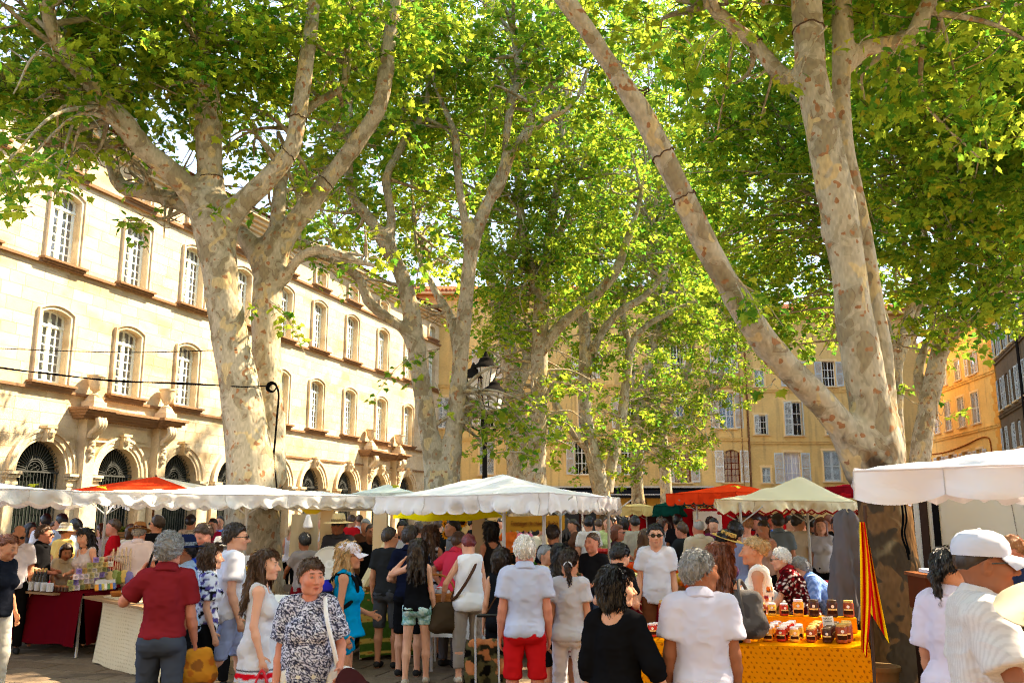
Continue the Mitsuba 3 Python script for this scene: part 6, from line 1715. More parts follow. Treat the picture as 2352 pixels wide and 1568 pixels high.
for u_, v_, y_, lab in SPOT:
    ws = lab.split()
    fem = 'woman' in ws or (ws[0] == 'person' and rc.random() < .5)
    cols = [WORDC[w] for i, w in enumerate(ws) if w in WORDC and not (i + 1 < len(ws) and ws[i + 1] in ('hair', 'trunk', 'canopy', 'awning', 'canopy,', 'cheese', 'canopy', 't-shirt') and ws[i + 1] != 't-shirt')]
    person(lab, u_, v_, y_, rc.choice([0, 20, 340, 180, 200, 90, 270, 150]), sex='f' if fem else 'm', b=rc.uniform(.92, 1.15), skin=rc.choice(['light', 'tan', 'ruddy', 'fair']), hair=('bald' if 'bald' in ws else rc.choice(['long', 'bob', 'pony'] if fem else ['short', 'crop']), 'white' if 'white-haired' in ws else 'grey' if 'grey-haired' in ws else 'blonde' if 'blond' in ws else 'auburn' if 'ginger' in ws else 'black' if 'black' in ws and 'hair' in ws else rc.choice(['dark', 'brown', 'black'])),
           top=('tee' if not fem or rc.random() < .5 else 'tank', cols[0] if cols else rc.choice([WHT, GREY, NAVY, CREAM])), bottom=('trousers', rc.choice([JEANS, BLK, KHAKI, NAVY])), arms=(rc.choice(['down', 'bent', 'reach']), rc.choice(['down', 'bent', 'hip'])), pitch=rc.uniform(0, 18), h=.036, group='shoppers in the crowd farther back')
# ================================================================ market stalls
ORD = ['first', 'second', 'third', 'fourth', 'fifth', 'sixth', 'seventh', 'eighth', 'ninth', 'tenth']
CANV, STEEL = lin(236, 233, 228), lin(176, 174, 168)


def canopy(label, C, col, peak=.28, drop=.18, scal=.22, poles=(), trim=None, under=None, sides=(0, 1, 2, 3), seed=0, cat='canopy', hub=.5, wave=.055):
    """A market canopy over the corners C (4 points at the eaves, counterclockwise from the front left), with a scalloped valance."""
    t = thing('stall_canopy', label, cat, 'stall canopies')
    C = np.asarray(C, float)
    N, K = 44, 26
    a, b_ = np.meshgrid(np.linspace(0, 1, N), np.linspace(0, 1, K), indexing='ij')
    P = (C[0] * ((1 - a) * (1 - b_))[..., None] + C[1] * (a * (1 - b_))[..., None] + C[2] * (a * b_)[..., None] + C[3] * ((1 - a) * b_)[..., None])
    e = np.minimum(np.minimum(a, 1 - a) / hub, np.minimum(b_, 1 - b_) / hub)
    e = np.clip(e, 0, 1)
    sag = -.10 * np.sin(np.pi * e) * peak
    P[..., 2] += peak * e + sag + .09 * (meshkit.fbm(P * [1.3, 1.3, 0] + seed, 3, seed) - .5) * np.clip(e * 6, 0, 1) + .03 * (np.abs(meshkit.noise(P * [3.5, 3.5, 0] + seed, 3) - .5)) * np.clip(e * 6, 0, 1)
    mb = MB()
    shade = lambda Q: np.asarray(col)[None] * (.90 + .14 * meshkit.fbm(Q.reshape(-1, 3) * 1.3 + seed, 3, 7))[:, None]
    mb.grid(P, shade(P).reshape(N, K, 3))
    mb.build(t, 'roof', 'm_canvas', True)
    mb, tr = MB(), MB()
    for s in sides:
        p, q = C[s], C[(s + 1) % 4]
        L = np.linalg.norm(q - p)
        n = max(2, round(L / scal))
        M_ = n * 8 + 1
        x = np.linspace(0, 1, M_)
        out = norm(np.cross(q - p, [0, 0, 1]))
        low = drop + wave * np.abs(np.sin(np.pi * n * x)) ** .8 + .05 * (meshkit.noise(np.stack([x * L * 1.3, x * 0 + seed + s, x * 0], 1), 5) - .4)
        rows = np.linspace(0, 1, 7)
        G = p[None, None] * (1 - x)[:, None, None] + q[None, None] * x[:, None, None] + np.zeros((M_, 7, 1))
        G[..., 2] -= low[:, None] * rows
        fl = (meshkit.fbm(np.stack([np.repeat(x * L * 2.4, 7), np.tile(rows * 1.2, M_), np.full(M_ * 7, seed + s * 3.1)], 1), 3, 2).reshape(M_, 7) - .5) * .19 * (.35 + rows) + .03 * np.sin(2 * np.pi * n * x)[:, None] * rows
        G += out * fl[..., None]
        G[..., 2] += .02 * (meshkit.noise(np.stack([np.repeat(x * L * 1.1, 7), np.zeros(M_ * 7), np.zeros(M_ * 7) + seed], 1), 9).reshape(M_, 7) - .5)
        mb.grid(G, shade(G).reshape(M_, 7, 3))
        mb.tube(G[:, 3] * 0 + G[:, 0] + [0, 0, .004], .008, np.asarray(col) * .86, 4, cap=False)
        for i in range(0, M_, 28 if n > 6 else 8):
            mb.tube(G[i] + out * .004, .0035, np.asarray(col) * .72, 4, cap=False)
        if trim is not None:
            tr.tube(G[:, -1], .013, trim, 5, cap=False)
    mb.build(t, 'valance', 'm_canvas', True)
    if trim is not None:
        tr.build(t, 'trim', 'm_paint', True)
    for p in poles:
        p = np.asarray(p, float)
        mb = MB()
        mb.tube([[p[0], p[1], 0], [p[0], p[1], p[2]]], .022, STEEL, 8)
        mb.box((p[0], p[1], .02), (.2, .2, .03), STEEL * .8)
        for dx, dy in ((.36, .12), (-.36, .12), (0, .4)):
            mb.tube([[p[0], p[1], p[2] - .30], [p[0] + dx, p[1] + dy, p[2] - .06]], .011, STEEL, 5)
        mb.build(t, 'pole', 'm_gloss', True)
    return t


def quad(pts, z):
    return [ground(u, y, z) for u, y in pts]


canopy('long white canopy with scalloped edge over the soap stall and the left trunk', quad([(168, 11.2), (862, 14.6), (800, 18.2), (300, 14.6)], 2.20), CANV, .20, .13, .30, [ground(548, 13.4) + [0, 0, 2.22], ground(217, 14.2) + [0, 0, 2.22], ground(690, 16.5) + [0, 0, 2.2]], seed=1)
canopy('white canopy cut off by the left edge with a pinched valance', quad([(-420, 9.6), (182, 11.9), (160, 15.4), (-300, 13.4)], 2.23), CANV * .97, .18, .14, .32, [], seed=2)
canopy('broad white canopy with a sunlit right side in the middle of the market', quad([(862, 12.6), (1259, 10.4), (1424, 13.6), (1090, 16.2)], 2.16), CANV, .36, .17, .30, [ground(1157, 11.2) + [0, 0, 2.2], ground(1252, 11.0) + [0, 0, 2.2], ground(1404, 13.4) + [0, 0, 2.2], ground(1290, 15) + [0, 0, 2.2]], seed=3)
canopy('near white canopy in shade with a wavy edge at the right above the van', quad([(1960, 6.2), (2900, 5.2), (3100, 8.2), (2330, 8.9)], 2.21), lin(226, 222, 226), .40, .16, .62, [], seed=4, wave=.05)
canopy('beige canopy with red trim and sun spots over the crowd at the right', quad([(1642, 13.0), (1960, 14.6), (1985, 18.5), (1740, 17.4)], 2.13), lin(226, 212, 174), .46, .14, .24, [ground(1716, 13.2) + [0, 0, 2.1], ground(1873, 14.4) + [0, 0, 2.1]], trim=lin(150, 30, 26), seed=5)
canopy('bright orange red canopy behind the beige one', quad([(1530, 19.5), (1690, 17.6), (1860, 21), (1640, 24)], 2.36), lin(232, 66, 26), .30, .20, .3, [ground(1610, 19) + [0, 0, 2.3]], trim=lin(26, 60, 50), seed=6)
canopy('small green canopy edge behind the red one', quad([(1500, 27), (1535, 26), (1560, 29), (1505, 30)], 2.15), lin(16, 62, 52), .15, .22, .4, [], seed=7)
canopy('green and cream striped awning in the far middle', quad([(1424, 24), (1500, 23.4), (1515, 26), (1432, 27)], 2.15), lin(226, 200, 130), .12, .2, .3, [ground(1436, 24) + [0, 0, 2.1], ground(1490, 24) + [0, 0, 2.1]], seed=8)
canopy('dark green awning half hidden behind the striped one', quad([(1502, 22.6), (1560, 22), (1575, 25), (1510, 26)], 2.15), lin(18, 66, 56), .14, .2, .3, [], seed=9)
canopy('pale blue awning behind the red canopy', quad([(1600, 33), (1740, 32), (1740, 35), (1600, 36)], 2.75), lin(150, 204, 220), .2, .12, .5, [], seed=10)
canopy('dark red parasol edge right of the beige canopy', quad([(1885, 22), (1990, 21), (2010, 25), (1890, 26)], 2.58), lin(130, 22, 34), .12, .12, .5, [], seed=11)
canopy('flat white awning of the food wagon in front of the left trunk', quad([(690, 13.9), (900, 15.2), (880, 17.4), (720, 17)], 2.04), lin(240, 236, 226), .12, .03, 2.0, [], seed=12, wave=.0)
canopy('pale green parasol roof behind the middle canopies', quad([(790, 22), (940, 20), (985, 24), (850, 26)], 2.42), lin(222, 230, 214), .30, .1, .5, [ground(885, 23) + [0, 0, 2.4]], seed=13)
t = thing('parasol', 'orange red and cream parasol top showing above the long white canopy', 'parasol')
c = ground(335, 19)
mb = MB(mat(c))
for i in range(8):
    g0, g1 = i * math.pi / 4, (i + 1) * math.pi / 4
    G = np.array([[[2.3 * r * math.cos(g0 + (g1 - g0) * q), 2.3 * r * math.sin(g0 + (g1 - g0) * q), 2.72 - .42 * r - .05 * math.sin(math.pi * q) * r] for q in np.linspace(0, 1, 5)] for r in np.linspace(0.02, 1, 6)])
    mb.grid(G, lin(216, 62, 30) if i not in (0, 7) else lin(232, 220, 190))
mb.build(t, 'cover', 'm_canvas', True)
MB(mat(c)).tube([(0, 0, 0), (0, 0, 2.75)], .025, lin(120, 90, 60), 8).build(t, 'pole', 'm_paint')
# yellow awning of the cheese wagon, its banner and posts
k = thing('yellow_awning', 'lemon yellow awning hanging below the middle white canopy', 'awning')
A, B = at(905, 1172, 14.2), at(1165, 1168, 14.6)
x = np.linspace(0, 1, 20)
G = np.array([[A * (1 - q) + B * q + [0, -.12 * w, -.03 - .09 * w * (1 + .6 * math.sin(math.pi * q)) + .012 * math.sin(17 * q)] for w in np.linspace(0, 1, 6)] for q in x])
MB().grid(G, lin(244, 222, 20)).build(k, 'cloth', 'm_canvas', True)
A, B = at(735, 1176, 15), at(700, 1163, 15)
k = thing('yellow_pennant', 'small yellow cloth corner under the long white canopy by the trunk', 'cloth')
G = np.array([[at(690 + 52 * q, 1168 + 22 * w * (1 - abs(2 * q - 1)), 14.3) for w in np.linspace(0, 1, 4)] for q in np.linspace(0, 1, 8)])
MB().grid(G, lin(240, 216, 60)).build(k, 'cloth', 'm_canvas', True)
k = thing('cheese_banner', 'ochre banner with handwritten lettering and a wavy lower edge', 'banner')
A, B = at(1158, 1186, 16.2), at(1297, 1182, 16.2)
n = 61
x = np.linspace(0, 1, n)
G = np.array([[A * (1 - q) + B * q + [0, 0, -(.24 + .035 * abs(math.sin(9 * math.pi * q))) * w] for w in np.linspace(0, 1, 3)] for q in x])
MB().grid(G, lin(196, 140, 46)).build(k, 'cloth', 'm_paint', True)
m = meshkit.text_mesh('Fromages de chèvres Brebis', .085, .004)
vv = np.asarray(m.vertices)
sc = 1.0 / (vv[:, 0].max()) * .78 * np.linalg.norm(B - A)
MB(mat(A + [.12, -.006, -.16])).raw(np.stack([vv[:, 0] * sc, -vv[:, 2], vv[:, 1] + .16 * vv[:, 0] * 0], 1), np.asarray(m.faces), lin(120, 50, 26)).build(k, 'lettering', 'm_paint', False)
k = thing('food_wagon', 'cream market wagon with posts and counter behind the woman in the white cap', 'market wagon')
mb = MB()
for u_, y_ in ((866, 13.6), (742, 14.4), (1097, 15)):
    p = ground(u_, y_)
    mb.box((p[0], p[1], 1.0), (.2, .16, 2.0), lin(214, 190, 150))
mb.build(k, 'post', 'm_paint', False)
for u0, y0, u1, y1, z0, z1, nm, col in ((660, 13.9, 850, 14.7, .78, .88, 'counter', lin(96, 90, 84)), (930, 14.9, 1100, 15.3, .95, 1.02, 'counter', lin(120, 40, 36)), (905, 15.6, 1100, 16, .2, .95, 'panel', lin(206, 196, 140))):
    p, q = ground(u0, y0), ground(u1, y1)
    mb = MB()
    mb.box(((p + q) / 2) + [0, 0, (z0 + z1) / 2], (np.linalg.norm(q - p), .5, z1 - z0), col, rotz(math.atan2(q[1] - p[1], q[0] - p[0])))
    mb.build(k, nm, 'm_paint', False)
p = ground(845, 13.3)
mb = MB(mat(p + [0, 0, .6], rotz(.3)))
mb.box((0, 0, .5), (.05, .5, 1.0), lin(214, 196, 150), roty(.5))
mb.build(k, 'brace', 'm_paint', False)
# bags hung from the wagon awning
k = thing('hanging_bag', 'beige cloth bag with a white plastic bag hanging from the wagon awning', 'bag')
mb = MB(mat(at(700, 1180, 13.6)))
G = np.array([[[x_ * (.19 + .03 * w), .02 * math.sin(7 * x_ + 3 * w), -.62 * w] for w in np.linspace(0, 1, 6)] for x_ in np.linspace(-1, 1, 9)])
mb.grid(G, lin(176, 164, 138))
mb.build(k, 'sack', 'm_cloth', True)
mb = MB(mat(at(708, 1180, 13.5)))
mb.lathe([(0, 0), (.03, -.02), (.06, -.12), (.075, -.19), (.03, -.22), (0, -.21)], lin(220, 220, 224), n=9)
mb.build(k, 'plastic_bag', 'm_cloth', True)


def cloth_table(label, P, z, col, hang, pattern=None, name='market_table', legs=True, mesh_n=40, cat='table', fine=.03):
    """A table with corners P (front left, front right, back right, back left) and a cloth hanging to height hang."""
    t = thing(name, label, cat)
    P = [np.array([p[0], p[1], z]) for p in P]
    mb = MB()
    a, b_ = np.meshgrid(np.linspace(0, 1, mesh_n), np.linspace(0, 1, 8), indexing='ij')
    G = (P[0] * ((1 - a) * (1 - b_))[..., None] + P[1] * (a * (1 - b_))[..., None] + P[2] * (a * b_)[..., None] + P[3] * ((1 - a) * b_)[..., None])
    G[..., 2] += .006 * (meshkit.fbm(G * 4, 2, 3) - .5)
    cf = (lambda Q, s: np.tile(np.asarray(col, float), (Q.shape[0] * Q.shape[1], 1)).reshape(*Q.shape)) if pattern is None else pattern
    mb.grid(G, cf(G, -1))
    for s in range(4):
        p, q = P[s], P[(s + 1) % 4]
        L = np.linalg.norm(q - p)
        out = norm(np.cross(q - p, [0, 0, 1]))
        nx = max(12, int(L / (fine if s in (0, 1) else .05)))
        nz = max(8, int((z - hang) / (fine if s in (0, 1) else .05)))
        x, w = np.meshgrid(np.linspace(0, 1, nx), np.linspace(0, 1, nz), indexing='ij')
        Q = p * (1 - x)[..., None] + q * x[..., None]
        Q[..., 2] = z - (z - hang) * w + .02 * np.sin(5 * x * L + s) * w
        fold = np.abs(meshkit.noise(np.stack([x * L * 3.2 + s * 7, w * .6, w * 0], -1), 4 + s) - .5) * 2
        Q += out * ((.075 * (.5 - fold) + .03 * np.sin(x * L * 4.4 + 1.5 * s)) * w ** .7 + .012 + .05 * w)[..., None]
        mb.grid(Q, cf(Q, s) * .97)
    mb.build(t, 'tablecloth', 'm_cloth', True)
    if legs:
        c = sum(P) / 4
        for p in P:
            q = c + (p - c) * .9
            MB().tube([[q[0], q[1], 0], [q[0], q[1], z - .03]], .02, lin(200, 200, 200), 6).build(t, 'leg', 'm_gloss')
        mb = MB()
        a_ = math.atan2((P[1] - P[0])[1], (P[1] - P[0])[0])
        mb.box(c + [0, 0, -.025], (np.linalg.norm(P[1] - P[0]) * .95, np.linalg.norm(P[3] - P[0]) * .9, .03), lin(150, 120, 90), rotz(a_))
        mb.build(t, 'board', 'm_paint', False)
    return t


def dots(base, dot, per, r):
    def fn(Q, s):
        sh = Q.shape
        L = np.linalg.norm(Q - Q[:1, :1], axis=-1)
        d = Q.reshape(-1, 3)
        ex = norm(Q[-1, 0] - Q[0, 0])
        ey = norm(Q[0, -1] - Q[0, 0])
        x, y = (d - Q[0, 0]) @ ex / per, (d - Q[0, 0]) @ ey / per
        x = x + .5 * (np.floor(y) % 2)
        m = (x % 1 - .5) ** 2 + (y % 1 - .5) ** 2 < r * r
        return np.where(m[:, None], dot, base).reshape(sh)
    return fn


g = lambda u, y: ground(u, y, .85) * [1, 1, 0]
cloth_table('burgundy clothed table of the soap stall at the left', [g(14, 13.7), g(192, 12.7), g(300, 14.2), g(110, 15.4)], .86, lin(92, 12, 22), .16)
cloth_table('table under a cream dotted cloth with small baskets, left of the man with the phone', [g(240, 12.5), g(395, 10.9), g(455, 11.9), g(300, 13.6)], .84, CREAM, .0, dots(lin(214, 200, 168), lin(186, 168, 128), .045, .20), fine=.011)
cloth_table('white clothed table in full sun between dress and blouse', [g(622, 11.8), g(780, 11.4), g(790, 12.4), g(632, 12.8)], .84, lin(240, 240, 238), .30)


def provence(Q, s):
    sh = Q.shape
    d = Q.reshape(-1, 3)
    z = d[:, 2]
    c = np.tile(lin(74, 104, 40), (len(d), 1)) * (.8 + .4 * meshkit.noise(d * 30, 3))[:, None]
    for z0, z1 in ((.50, .60), (.22, .28), (.08, .12)):
        c[(z > z0) & (z < z1)] = lin(206, 176, 84)
        m = (z > z0 + .015) & (z < z1 - .015) & (meshkit.noise(d * 22, 5) > .58)
        c[m] = lin(176, 74, 30)
    c[(z > .62) & (meshkit.noise(d * 9, 8) > .74)] = lin(206, 110, 50)
    return c.reshape(sh)


cloth_table('table with a green and yellow provencal cloth behind the woman in the white cap', [g(826, 12.6), g(955, 13.0), g(945, 14.0), g(830, 13.6)], .86, lin(74, 104, 40), .04, provence, fine=.016)
cloth_table('small white folding table with a wicker basket, right of the denim shorts', [g(986, 11.7), g(1120, 11.4), g(1122, 12.3), g(996, 12.6)], .80, lin(226, 222, 214), .42)


def honeydots(Q, s):
    sh = Q.shape
    d = Q.reshape(-1, 3)
    ex, ey = norm(Q[-1, 0] - Q[0, 0]), norm(Q[0, -1] - Q[0, 0])
    x, y = (d - Q[0, 0]) @ ex / .044, (d - Q[0, 0]) @ ey / .036
    x = x + .5 * (np.floor(y) % 2)
    m = (np.abs(x % 1 - .5) < .13) & (np.abs(y % 1 - .5 + .6 * (x % 1 - .5)) < .17)
    return np.where(m[:, None], lin(150, 62, 8), lin(236, 140, 8)).reshape(sh)


HON = [g(1425, 7.5), g(2000, 7.05), g(1990, 8.15), g(1452, 8.6)]
honey = cloth_table('honey table under a bright orange dotted cloth', HON, .92, lin(236, 140, 8), .02, honeydots, mesh_n=130, fine=.0095)


# ---------------------------------------------------------------- honey jars
def jar_shape(body, lid, r, h):
    """(glass jar with its honey, lid, label) shapes at the origin."""
    out = []
    mb = MB()
    mb.lathe([(0, .0), (r * .92, .0), (r, .006), (r, h * .80), (r * .82, h * .87), (r * .82, h * .88), (0, h * .88)], body, n=14, sharp=70)
    out.append(mb.shape('m_gloss', True))
    mb = MB()
    mb.lathe([(r * .86, h * .86), (r * .88, h * .865), (r * .88, h * .985), (r * .84, h), (0, h)], lid, n=14)
    out.append(mb.shape('m_gloss', True))
    mb = MB()
    for z0, z1, w, col in ((.18, .40, .95, lin(60, 34, 20)), (.40, .50, .95, lin(222, 196, 130))):
        q = np.linspace(-w, w, 7) - math.pi / 2
        G = np.array([[[r * 1.012 * math.cos(t_), r * 1.012 * math.sin(t_), h * z] for z in (z0, z1)] for t_ in q])
        mb.grid(G, col)
    mb.lathe([(0, 0), (r * .3, 0)], lin(236, 230, 220), (0, -r * 1.015, h * .63), 10, 1, 1, rotx(math.pi / 2))
    out.append(mb.shape('m_paint', True))
    return out


AMB, GOLD, RED_, DKB, PALE = lin(150, 62, 10), lin(232, 150, 20), lin(186, 40, 16), lin(60, 20, 8), lin(236, 186, 70)
LG, LW, LD = lin(196, 160, 80), lin(232, 214, 214), lin(70, 50, 30)
JK = {'gold': jar_shape(GOLD, LW, .037, .105), 'red': jar_shape(RED_, LW, .037, .105), 'pale': jar_shape(PALE, LW, .037, .105), 'amber': jar_shape(AMB, LG, .037, .105), 'dark': jar_shape(DKB, LD, .037, .105), 'big_amber': jar_shape(AMB, LG, .045, .140), 'big_dark': jar_shape(DKB, LD, .045, .140), 'big_gold': jar_shape(GOLD, LW, .045, .140)}
JT = {'gold': 'golden', 'red': 'red', 'pale': 'pale yellow', 'amber': 'amber brown', 'dark': 'dark brown', 'big_amber': 'large amber', 'big_dark': 'large dark', 'big_gold': 'large golden'}
_jars = {}


def jar(p, kd, label, group=None):
    k = thing('honey_jar', label, 'jar', group)
    r_ = rotz(R.uniform(-.3, .3) - math.atan2(p[0], p[1]))
    for nm, sh in zip(('glass', 'lid', 'label'), JK[kd]):
        put(k, nm, placed(sh, mat(p, r_)))


def tab(s, w, z=.926):
    """A point of the honey table: s along its front, w to the back."""
    p = (HON[0] * (1 - s) + HON[1] * s) * (1 - w) + (HON[3] * (1 - s) + HON[2] * s) * w
    return np.array([p[0], p[1], z])


ROWS = [(.610, 'gold', 6, 'golden honey jars in the sixth row from the table corner'), (.660, 'red', 7, 'red honey jars in the row nearest the man in white'), (.712, 'pale', 4, 'pale yellow honey jars in the short middle row'), (.772, 'amber', 7, 'amber honey jars in the row third from the table corner'), (.838, 'dark', 7, 'dark honey jars in the row second from the table corner'), (.900, 'big_amber', 4, 'large amber honey jars in the row next to the table corner')]
for s, kd, n, grp in ROWS:
    for i in range(n):
        lab = f'{JT[kd]} honey jar at the front of its row' if i == 0 else f'{ORD[i]} {JT[kd]} honey jar counted from the front of its row'
        jar(tab(s + .006 * i, .22 + .075 * i) + [R.uniform(-.014, .014), R.uniform(-.01, .01), 0], kd, lab, None if i == 0 else grp)
k = thing('display_step', 'low wooden step covered in orange cloth carrying the back row of jars', 'display step')
p, q = tab(.56, .86), tab(.96, .86)
MB().box((p + q) / 2 + [0, 0, .06], (np.linalg.norm(q - p), .16, .12), lin(236, 150, 14), rotz(math.atan2((q - p)[1], (q - p)[0]))).build(k, 'box', 'm_cloth', False)
for s, kd, lab in ((.575, 'amber', 'olive gold jar at the end of the raised back row'), (.618, 'pale', 'clear yellow jar second in the raised back row'), (.668, 'red', 'red jar third in the raised back row'), (.728, 'big_gold', 'large golden jar in the middle of the raised back row'), (.792, 'big_dark', 'large dark jar fifth in the raised back row'), (.868, 'big_dark', 'large dark jar sixth in the raised back row'), (.935, 'big_amber', 'large amber jar at the corner end of the raised back row')):
    jar(tab(s, .86, 1.047), kd, lab)
jar(tab(.165, .5, 1.05), 'big_amber', 'tall amber jar raised behind the woman in black')
for i, s in enumerate((.125, .145, .165)):
    jar(tab(s, .25 + .05 * i), 'red', ('first', 'second', 'third')[i] + ' of three red jars beside the small bottles')
for i in range(6):
    k = thing('small_bottle', f'{ORD[i]} small clear glass bottle at the end of the honey table', 'bottle', 'small clear bottles on the honey table')
    mb = MB(mat(tab(.065 + .012 * i, .30 + .06 * (i % 3))))
    mb.lathe([(0, 0), (.016, 0), (.017, .05), (.008, .068), (.008, .08), (0, .08)], lin(206, 206, 180), n=9, sharp=60)
    mb.build(k, 'glass', 'm_gloss')
    MB(mat(tab(.065 + .012 * i, .30 + .06 * (i % 3)))).lathe([(.009, .076), (.009, .094), (0, .094)], lin(232, 230, 226), n=8).build(k, 'cap', 'm_gloss')

# ---------------------------------------------------------------- soap stall goods
def bt(u_, y_, z=.87):
    p = ground(u_, y_, z)
    return p


SOAP = [lin(196, 170, 226), lin(236, 230, 220), lin(214, 206, 150), lin(216, 180, 110), lin(160, 166, 110), lin(150, 130, 200), lin(240, 226, 236)]
rs = random.Random(5)
n = 0
for row, (cnt, u0) in enumerate(((9, 152), (8, 156), (7, 164), (6, 166), (5, 186), (2, 196))):
    for i in range(cnt):
        k = thing('soap_box', f'{ORD[i]} soap box from the left in {["the bottom", "the second", "the third", "the fourth", "the fifth", "the top"][row]} row of the soap pyramid', 'box', f'soap boxes in {["the bottom", "the second", "the third", "the fourth", "the fifth", "the top"][row]} row')
        p = bt(u0 + 12.0 * i, 12.95 + .10 * i) + [0, .05 * row, .076 * row]
        c_ = SOAP[rs.randrange(7)]
        mb = MB(mat(p, rotz(.45 + rs.uniform(-.12, .12))))
        mb.box((0, 0, .0365), (.073, .073, .073), c_)
        mb.build(k, 'carton', 'm_paint', False)
        MB(mat(p, rotz(.45))).lathe([(0, 0), (.022, 0)], c_ * .6, (0, -.0425, .037), 8, 1, 1, rotx(math.pi / 2)).build(k, 'print', 'm_paint', False)
for i in range(16):
    k = thing('oil_bottle', f'{ORD[i % 8]} dark oil bottle in the {("front", "rear")[i // 8]} row at the stall end', 'bottle', 'dark oil bottles on the burgundy table')
    p = bt(46 + 7.6 * (i % 8) + 3 * (i // 8), 13.5 + .35 * (i // 8) - .06 * (i % 8))
    mb = MB(mat(p))
    mb.lathe([(0, 0), (.034, 0), (.036, .16), (.014, .22), (.014, .27), (0, .27)], lin(22, 24, 18), n=10, sharp=60)
    mb.build(k, 'glass', 'm_gloss')
    MB(mat(p)).lathe([(.016, .255), (.016, .29), (0, .29)], lin(206, 180, 110), n=8).build(k, 'cap', 'm_gloss')
for i in range(5):
    k = thing('white_tin', f'{ORD[i]} plain white tin from the left on the burgundy table', 'tin', 'white tins on the burgundy table')
    MB(mat(bt(58 + 14 * i, 13.3 - .1 * i))).lathe([(0, 0), (.045, 0), (.045, .11), (.04, .115), (0, .115)], lin(200, 206, 214), n=12).build(k, 'can', 'm_paint')
for i in range(12):
    k = thing('brown_jar', f'{ORD[i % 6]} little brown preserve jar in the {("front", "rear")[i // 6]} row before the soap pyramid', 'jar', 'little brown preserve jars')
    p = bt(112 + 8 * (i % 6), 13.0 + .12 * (i // 6) - .02 * (i % 6), .87)
    MB(mat(p)).lathe([(0, 0), (.028, 0), (.03, .05), (.024, .06), (0, .06)], lin(60, 28, 16), n=8).build(k, 'glass', 'm_gloss')
    MB(mat(p)).lathe([(.027, .058), (.027, .075), (0, .075)], lin(150, 90, 50), n=8).build(k, 'lid', 'm_gloss')
for i in range(5):
    k = thing('hanging_soap', 'oval soap on a cord hanging from the rack, ' + ['cream, nearest the pyramid', 'pale green', 'olive green', 'yellow', 'lavender blue'][i], 'soap')
    p = at(255 + 10 * i, 1326 - 3 * (i % 2), 13.6)
    mb = MB(mat(p))
    mb.lathe([(0, -.10), (.05, -.08), (.075, 0), (.05, .08), (0, .10)], [lin(226, 210, 160), lin(150, 170, 110), lin(120, 140, 70), lin(226, 200, 120), lin(130, 130, 200)][i], n=12, sy=.5)
    mb.build(k, 'bar', 'm_paint')
    MB(mat(p)).tube([(-.02, 0, .09), (-.01, .02, .42)], .006, lin(226, 206, 170), 5).tube([(.02, 0, .09), (.0, .02, .42)], .006, lin(226, 206, 170), 5).build(k, 'cord', 'm_paint')
k = thing('soap_rack', 'thin rail over the soap stall from which the soaps hang', 'rack')
MB().tube([at(246, 1278, 13.65), at(310, 1276, 13.65)], .01, STEEL, 6).tube([at(300, 1278, 13.65), ground(300, 13.65, .86)], .008, STEEL, 5).tube([at(250, 1278, 13.65), ground(250, 13.65, .86)], .008, STEEL, 5).build(k, 'rail', 'm_gloss')
for i in range(14):
    k = thing('sachet', f'{ORD[i % 7]} clear sachet in the {("front", "rear")[i // 7]} row leaning beside the soap pyramid', 'sachet', 'coloured sachets beside the soap pyramid')
    p = bt(222 + 6.5 * (i % 7) + 3 * (i // 7), 13.05 + .3 * (i // 7) + .05 * (i % 7), .87)
    mb = MB(mat(p, rotz(.5) @ rotx(-.7)))
    mb.box((0, 0, .05), (.05, .02, .10), [lin(226, 150, 40), lin(90, 120, 190), lin(216, 196, 90), lin(230, 226, 220), lin(96, 140, 80)][i % 5]).box((0, 0, .13), (.045, .012, .07), lin(200, 200, 200))
    mb.build(k, 'packet', 'm_gloss', False)
k = thing('lavender_pot', 'dried lavender bunch in a white tin above the soap pyramid', 'plant pot')
p = bt(196, 14.0, 1.12)
MB(mat(p)).lathe([(0, -.25), (.06, -.25), (.06, .1), (0, .1)], lin(190, 186, 176), n=12).build(k, 'tin', 'm_paint')
mb = MB(mat(p))
for i in range(26):
    q = [rs.uniform(-.12, .12), rs.uniform(-.1, .1), rs.uniform(.22, .36)]
    mb.tube([(q[0] * .2, q[1] * .2, .08), q], [.003, .012], lin(110, 90, 70) if i % 2 else lin(120, 100, 130), 4)
mb.build(k, 'stems', 'm_paint', kind='stuff')


def basket(label, p, r, h, col=lin(176, 120, 60), fill=None, name='wicker_basket', handle=False):
    k = thing(name, label, 'basket')
    mb = MB(mat(p))
    for i in range(int(h / .016) + 1):
        z = .016 * i
        rr_ = r * (.82 + .18 * z / h)
        mb.tube([(rr_ * math.cos(q) * (1 + .02 * (-1) ** j), rr_ * math.sin(q), z) for j, q in enumerate(np.linspace(0, 6.2832, 25))], .010, np.asarray(col) * R.uniform(.75, 1.15), 4)
    mb.lathe([(0, .01), (r * .82, .01)], np.asarray(col) * .5, n=16)
    mb.build(k, 'weave', 'm_paint')
    if handle:
        MB(mat(p)).tube([(r * math.cos(q), 0, h + .9 * r * math.sin(q)) for q in np.linspace(0, math.pi, 15)], .014, col, 6).build(k, 'handle', 'm_paint')
    if fill is not None:
        mb = MB(mat(p))
        for i in range(14):
            q, rr_ = R.uniform(0, 6.28), r * .8 * R.random() ** .5
            c_ = fill[R.randrange(len(fill))]
            mb.lathe([(0, -.05), (.045, -.03), (.06, 0), (.045, .035), (0, .05)], c_, (rr_ * math.cos(q), rr_ * math.sin(q), h * .8 + R.uniform(0, .05)), 8, 1.2, .8)
        mb.build(k, 'goods', 'm_paint', kind='stuff')


